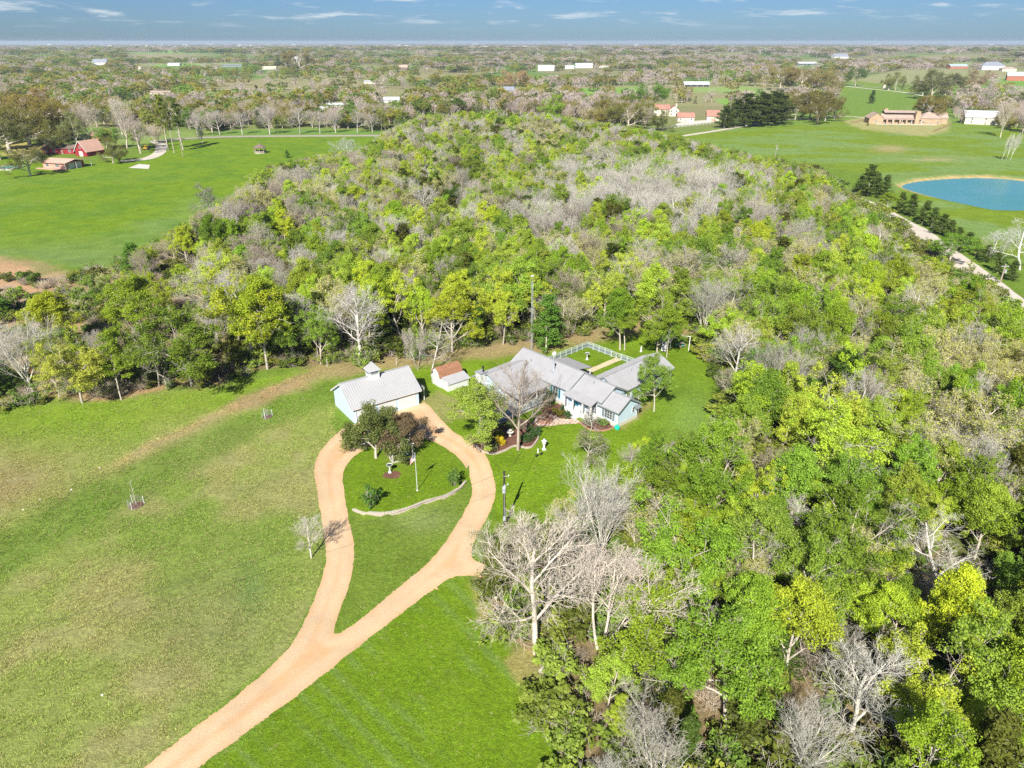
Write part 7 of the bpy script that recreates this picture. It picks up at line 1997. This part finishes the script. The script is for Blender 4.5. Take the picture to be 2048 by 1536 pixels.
rail_fence('white rail fence below the cream houses', [(1280, 264), (1320, 259), (1370, 254), (1440, 246)], 1.4, 4, 'white')
rail_fence('pale rail fence along the far right road', [(1700, 170), (1770, 178), (1800, 181)], 1.4, 6, 'white')
def ranch():
    x, y, z = at(1737, 247)
    R = empty('ranch_house', (x, y, z - .2), 'long tan stone ranch house with taupe roofs above the right meadow', 'house', None, -.16)
    house('', '', '', 0, 0, 10, 12, 4.2, 7.6, 0, 'stone', 'stone_roof', 1, parent=R, off=(0, 0), front='gable')
    house('', '', '', 0, 0, 27, 9, 4.2, 6.6, 0, 'stone', 'stone_roof', 5, parent=R, off=(9.6, 2.5), porch=True)
    mb = MB(); mb.box(12, 35, 6, 13, 5, 7.6); mb.build('clerestory', M['dark'], R)
    mb = MB(); mb.slab((11.4, 5.2, 7.6), (35.6, 5.2, 7.6), (35.6, 9.6, 8.9), (11.4, 9.6, 8.9), .15); mb.build('roof', M['stone_roof'], R); mb = MB(); mb.slab((11.4, 14, 7.6), (35.6, 14, 7.6), (35.6, 9.6, 8.9), (11.4, 9.6, 8.9), .15); mb.build('roof', M['stone_roof'], R)
    mb = MB(); mb.box(31.5, 34.5, -1.0, 2.2, 0, 9.2); mb.build('chimney', M['stone'], R)
    mb = MB(); mb.box(12.5, 15, 10.5, 12.5, 6, 10); mb.build('chimney', M['stone'], R)
    house('', '', '', 0, 0, 15, 14, 4.2, 8.2, 0, 'stone', 'stone_roof', 3, hip=True, parent=R, off=(35.5, 1.0))
    house('', '', '', 0, 0, 9, 9, 4.2, 7.6, 0, 'stone', 'stone_roof', 1, parent=R, off=(47.5, 7), front='gable')
    for u in (12.5, 17, 21.5, 26): mb = MB(); mb.box(u - .5, u + .5, -.6, .4, 0, 3.4); mb.build('stone_pillar', M['stone'], R)
    mb = MB(); mb.box(4, 46, -5.2, -1.0, 0, .3); mb.build('patio', M['concrete'], R)
ranch()
def creams():
    R = house('cream_house', 'cream two-storey house with red-brown roof behind rounded oaks', 'house', 1306, 232, 13, 9, 5.4, 8.6, -.08, 'cream', 'tile_roof', 3)
    house('', '', '', 0, 0, 8, 9, 5.2, 8.2, 0, 'cream', 'tile_roof', 2, parent=R, off=(12.5, -1.5), front='gable', chimney=True)
    house('cream_garage', 'cream garage wing with red-brown roof, middle of three cream buildings', 'garage', 1355, 243, 12.5, 7, 3.3, 6.3, -.05, 'cream', 'tile_roof', 3)
    R = house('cream_barn', 'cream gabled garage, rightmost of three cream buildings', 'garage', 1413, 243, 9, 9, 4.2, 8.0, -.15, 'cream', 'tile_roof', 0, front='gable')
    mb = MB(); mb.box(2.6, 6.6, -.06, -.003, 0, 2.7); mb.build('garage_door', M['pink_roof'], R)
    flat_sheet('paved_yard', gpts([(1338, 252), (1365, 244), (1412, 240), (1425, 244), (1380, 250)]), [], M['concrete'], .06, 1.5, .1)
    x, y, z = at(1300, 278); R = empty('stone_gate_pillar', (x, y, z), 'small stone pillar under the round tree at the ranch drive', 'pillar'); mb = MB(); mb.box(-.8, .8, -.8, .8, 0, 2.0); mb.build('shaft', M['stone'], R); mb = MB(); mb.box(-1, 1, -1, 1, 2.0, 2.2); mb.build('cap', M['concrete'], R)
    for px, py, w in [(1767, 178, 'left'), (1777, 180, 'right')]:
        x, y, z = at(px, py); R = empty('stone_gate_pillar', (x, y, z), f'{w} tan gate pillar on the far right road', 'pillar'); mb = MB(); mb.box(-1.4, 1.4, -1.4, 1.4, 0, 4.6); mb.build('shaft', M['cream'], R); mb = MB(); mb.box(-1.7, 1.7, -1.7, 1.7, 4.6, 4.9); mb.build('cap', M['cream'], R)
creams()
FAR_HOUSES = [
 ('metal_barn', 'large white-roofed barn behind trees right of the ranch house', 'barn', 1928, 248, 27, 18, 5, 9, -.35, 'cream', 'pale_roof', 3, {}),
 ('ranch_bungalow', 'dark bungalow with shiny roof in the upper right fields', 'house', 1368, 173, 34, 12, 3.6, 6.5, -.03, 'grey_trim', 'pale_roof', 5, dict(porch=True)),
 ('open_barn', 'white flat-roofed open barn far right of centre', 'barn', 1596, 131, 48, 22, 5, 8.5, 0, 'grey_trim', 'pale_roof', 5, dict(porch=True)),
 ('blue_roofed_house', 'white house with slate-blue roof on the far ridge, right', 'house', 1668, 119, 50, 26, 6, 15, .1, 'white', 'grey_roof', 4, {}),
 ('brick_end_house', 'house with blue-green roof and red brick gable, far right', 'house', 1900, 139, 38, 18, 5, 9, 0, 'brick_red', 'teal_roof', 4, {}),
 ('white_mansion', 'large white two-storey house with grey hip roof, far right', 'house', 1962, 143, 44, 22, 8, 15, -.1, 'white', 'grey_roof', 5, dict(hip=True)),
 ('white_wing_house', 'low white house just right of the large white one', 'house', 2003, 146, 26, 14, 5, 8, -.1, 'cream', 'stone_roof', 3, dict(hip=True)),
 ('red_brick_house', 'white-fronted house with red brick end at the right edge', 'house', 2012, 163, 26, 16, 7, 12, -.45, 'brick_red', 'pale_roof', 4, {}),
 ('white_farmhouse', 'white farmhouse with metal roof, upper centre right', 'house', 1076, 141, 34, 18, 6, 11, -.1, 'white', 'pale_roof', 4, {}),
 ('small_white_house', 'small white-roofed house between the farmhouse and the long roof', 'house', 1130, 139, 20, 12, 4, 7, 0, 'white', 'pale_roof', 3, {}),
 ('long_roofed_house', 'long metal-roofed house in the upper centre right', 'house', 1151, 138, 38, 16, 6, 10, 0, 'white', 'pale_roof', 5, {}),
 ('grey_shed', 'low grey shed right of the long metal roof', 'shed', 1196, 137, 28, 10, 3.5, 5, 0, 'stone_white', 'stone_roof', 2, {}),
 ('white_villa', 'white house with several pale roofs above the centre left wood', 'house', 761, 210, 18, 9, 4.5, 7, .05, 'white', 'pale_roof', 4, {}),
 ('long_white_shed', 'long low white roof, lower of two, upper left centre', 'shed', 627, 224, 13, 6, 3, 4.2, .25, 'white', 'pale_roof', 3, {}),
 ('long_white_barn', 'long low white roof, upper of two, upper left centre', 'shed', 654, 218, 15, 7, 3.4, 4.8, .25, 'white', 'pale_roof', 3, {}),
 ('dark_roofed_house', 'white-gabled house with dark roof in the far left fields', 'house', 186, 134, 34, 15, 6, 13, 0, 'white', 'grey_roof', 3, {}),
 ('tall_white_barn', 'tall white barn between two trees, upper left centre', 'barn', 586, 131, 13, 16, 11, 17, 0, 'white', 'pale_roof', 2, {}),
 ('brown_house', 'brown-roofed house in the far woods left of centre', 'house', 798, 141, 18, 12, 5, 10, 0, 'brown_roof', 'stone_roof', 2, {}),
 ('pale_roof_barn', 'pale flat barn roof in the far left fields', 'barn', 520, 141, 34, 14, 4, 6, 0, 'stone_white', 'cream', 3, {}),
 ('blue_greenhouse', 'long bluish greenhouse in the far left fields', 'greenhouse', 445, 137, 46, 14, 3.5, 5, 0, 'grey_trim', 'grey_roof', 3, {}),
 ('white_greenhouse', 'pale greenhouse roof right of the dark-roofed house', 'greenhouse', 336, 135, 28, 12, 4, 6, 0, 'white', 'pale_roof', 2, {}),
 ('white_cabin', 'tiny white cabin below the far left pasture', 'cabin', 271, 142, 13, 8, 4, 6, 0, 'white', 'cream', 1, {}),
 ('grey_farm_shed', 'grey farm shed left of the upper left road', 'shed', 300, 190, 26, 9, 3, 4.6, .05, 'stone_white', 'stone_roof', 4, {}),
 ('wood_edge_shed', 'small white shed with black roof at the upper wood edge', 'shed', 1139, 265, 5, 5, 2.8, 3.8, -.1, 'white', 'dark', 1, {}),
 ('grey_cottage', 'grey cottage among bare trees in the upper centre', 'house', 1008, 187, 12, 9, 4, 7.5, .1, 'grey_trim', 'grey_roof', 2, {}),
 ('pale_shed', 'pale shed roof in the brown field, upper left centre', 'shed', 728, 165, 18, 10, 3, 4.2, 0, 'stone_white', 'pale_roof', 2, {}),
]
for nm, lb, ct, px, py, L, D, ze, zr, rz, wl_, rf, nw, kw in FAR_HOUSES:
    house(nm, lb, ct, px, py, L, D, ze, zr, rz, wl_, rf, nw, **kw)
def far_pole(px, py, top, label, lean=0.0):
    x, y, z = at(px, py); lo, hi = 1, 30
    for _ in range(20):
        m = (lo + hi) / 2
        if float(to_px(x, y, z + m)[1]) > top: lo = m
        else: hi = m
    R = empty('utility_pole', (x, y, z), label, 'utility pole')
    mb = MB(); mb.tube([(0, 0, -.1), (lean, 0, lo)], [.2, .14], 8); mb.build('pole', M['wood'], R)
    mb = MB(); mb.bar((lean - 1.0, 0, lo - .6), (lean + 1.0, 0, lo - .6), .14, .14); mb.lathe([(.25, 0), (.25, .8)], (lean + .3, -.3, lo - 2.2), 8); mb.build('crossarm', M['galv'], R)
far_pole(366, 314, 262, 'utility pole at the lower end of the pine row')
far_pole(1549, 322, 289, 'utility pole at the wood edge below the ranch drive')
far_pole(2000, 566, 528, 'reddish utility pole beside the gravel road\'s lower end')
def town():
    """pale roofs of a far town, too many and too small to count"""
    mb = MB(); rng = np.random.RandomState(12)
    for i in range(170):
        r = rng.uniform(6500, 16000); a = rng.uniform(-.7, .7)
        if rng.rand() < .5: a = rng.normal(-.38, .05); r = rng.uniform(8000, 14000)
        x, y = r * math.sin(a), r * math.cos(a); L, D, h = rng.uniform(20, 90), rng.uniform(15, 40), rng.uniform(9, 15)
        z = tz(x, y)
        mb.box(x, x + L, y, y + D, z - 1, z + h)
    o = mb.build('distant_town', M['white'], kind='stuff'); o['label'] = 'pale roofs of a distant town along the horizon'
town()
def grass():
    def tuft(seed, n=14, r=.16, h=1.0):
        rng = np.random.RandomState(seed); V = []; S = []
        for i in range(n):
            a = rng.uniform(0, 6.28); o = rng.uniform(0, r); x, y = o * math.cos(a), o * math.sin(a); b = rng.uniform(0, 6.28)
            dx_, dy_ = math.cos(b) * .022, math.sin(b) * .022; l = rng.uniform(.5, 1) * h; lx, ly = math.cos(a) * .35 * l * rng.uniform(.2, 1.2), math.sin(a) * .35 * l * rng.uniform(.2, 1.2)
            V += [(x - dx_, y - dy_, 0), (x + dx_, y + dy_, 0), (x + lx * .5 + dx_ * .8, y + ly * .5 + dy_ * .8, l * .6), (x + lx, y + ly, l)]; S += [rng.rand()] * 4
        return quad_mesh('tuft', np.array(V), np.arange(n * 4).reshape(n, 4), [M['leaf']], np.array(S))
    n = 420000; rng = np.random.RandomState(31)
    x = rng.uniform(-95, 45, n); y = rng.uniform(30, 150, n)
    px, py, s = to_px(x, y, 0)
    k = (px > -60) & (px < 1450) & (py < 1620) & (rng.rand(n) < fade(150, 60, 0 * y) * 0 + np.clip(1.25 - (y - 40) / 95, .12, 1))
    x, y, px, py = x[k], y[k], px[k], py[k]
    ok = poly_sd(px, py, WOODS_PX[0]) > 0
    for f_, lim in ((DRIVE_OUT, None),):
        d = np.maximum(poly_sd(x, y, DRIVE_OUT), -poly_sd(x, y, DRIVE_HOLE)); ok &= d > .02
    for b in (bed1, bed2, bed3, ptsw): ok &= poly_sd(x, y, b) > .05
    hx = (x - 16.6) * math.cos(HA) + (y - 98.1) * math.sin(HA); hy = -(x - 16.6) * math.sin(HA) + (y - 98.1) * math.cos(HA)
    ok &= ~((hx > -26) & (hx < .3) & (hy > -16) & (hy < 20)) | ((hx > -24) & (hx < -11) & (hy > 11) & (rng.rand(len(x)) < .5))
    ga = math.radians(35); gx = (x + 15.6) * math.cos(ga) + (y - 106.1) * math.sin(ga); gy = -(x + 15.6) * math.sin(ga) + (y - 106.1) * math.cos(ga)
    ok &= ~((gx > -12) & (gx < 2) & (gy > -.3) & (gy < 8.5))
    ok &= seg_dist(x, y, ISLAND_WALL)[0] > .3
    x, y, px, py = x[ok], y[ok], px[ok], py[ok]
    col = zone_colours(x, y); field = (px < 640) | (py < 800)
    rough = fbm(x / 2.2, y / 2.2, 3); keep = rng.rand(len(x)) < np.where((px < 690) & (poly_sd(px, py, [(640, 735), (690, 880), (636, 1010), (640, 1170), (285, 1540), (-900, 1800), (-900, 700)]) < 0), fade(.28, .62, rough), .34 * fade(.4, .6, rough) + .12)
    d = np.maximum(poly_sd(x, y, DRIVE_OUT), -poly_sd(x, y, DRIVE_HOLE)); keep |= (d < .28) & (rng.rand(len(x)) < .75)
    x, y, px, py, col, d = x[keep], y[keep], px[keep], py[keep], col[keep], d[keep]
    z = terrain(x, y); inl = poly_sd(px, py, [(640, 735), (690, 880), (636, 1010), (640, 1170), (285, 1540), (-900, 1800), (-900, 700)]) < 0
    pts = []
    for i in range(len(x)):
        h = rng.uniform(.08, .20) if inl[i] else rng.uniform(.05, .10)
        t = col[i] * rng.uniform(.75, 1.3); dry = rng.rand() < (.22 if inl[i] else .06)
        if dry: t = t * .4 + np.array((.27, .24, .12)) * .6
        pts.append((x[i], y[i], z[i] - .01, h, rng.uniform(.6, 1.1) / h, rng.uniform(0, 6.28), rng.randint(3), tuple(np.minimum(t * 1.75, .8))))
    scatter('grass_tufts', 'grass tufts standing up from the mown field and lawns', [tuft(1), tuft(2, 18), tuft(3, 12)], pts)
    print('tufts', len(pts))
grass()
print('objects', len(bpy.data.objects))
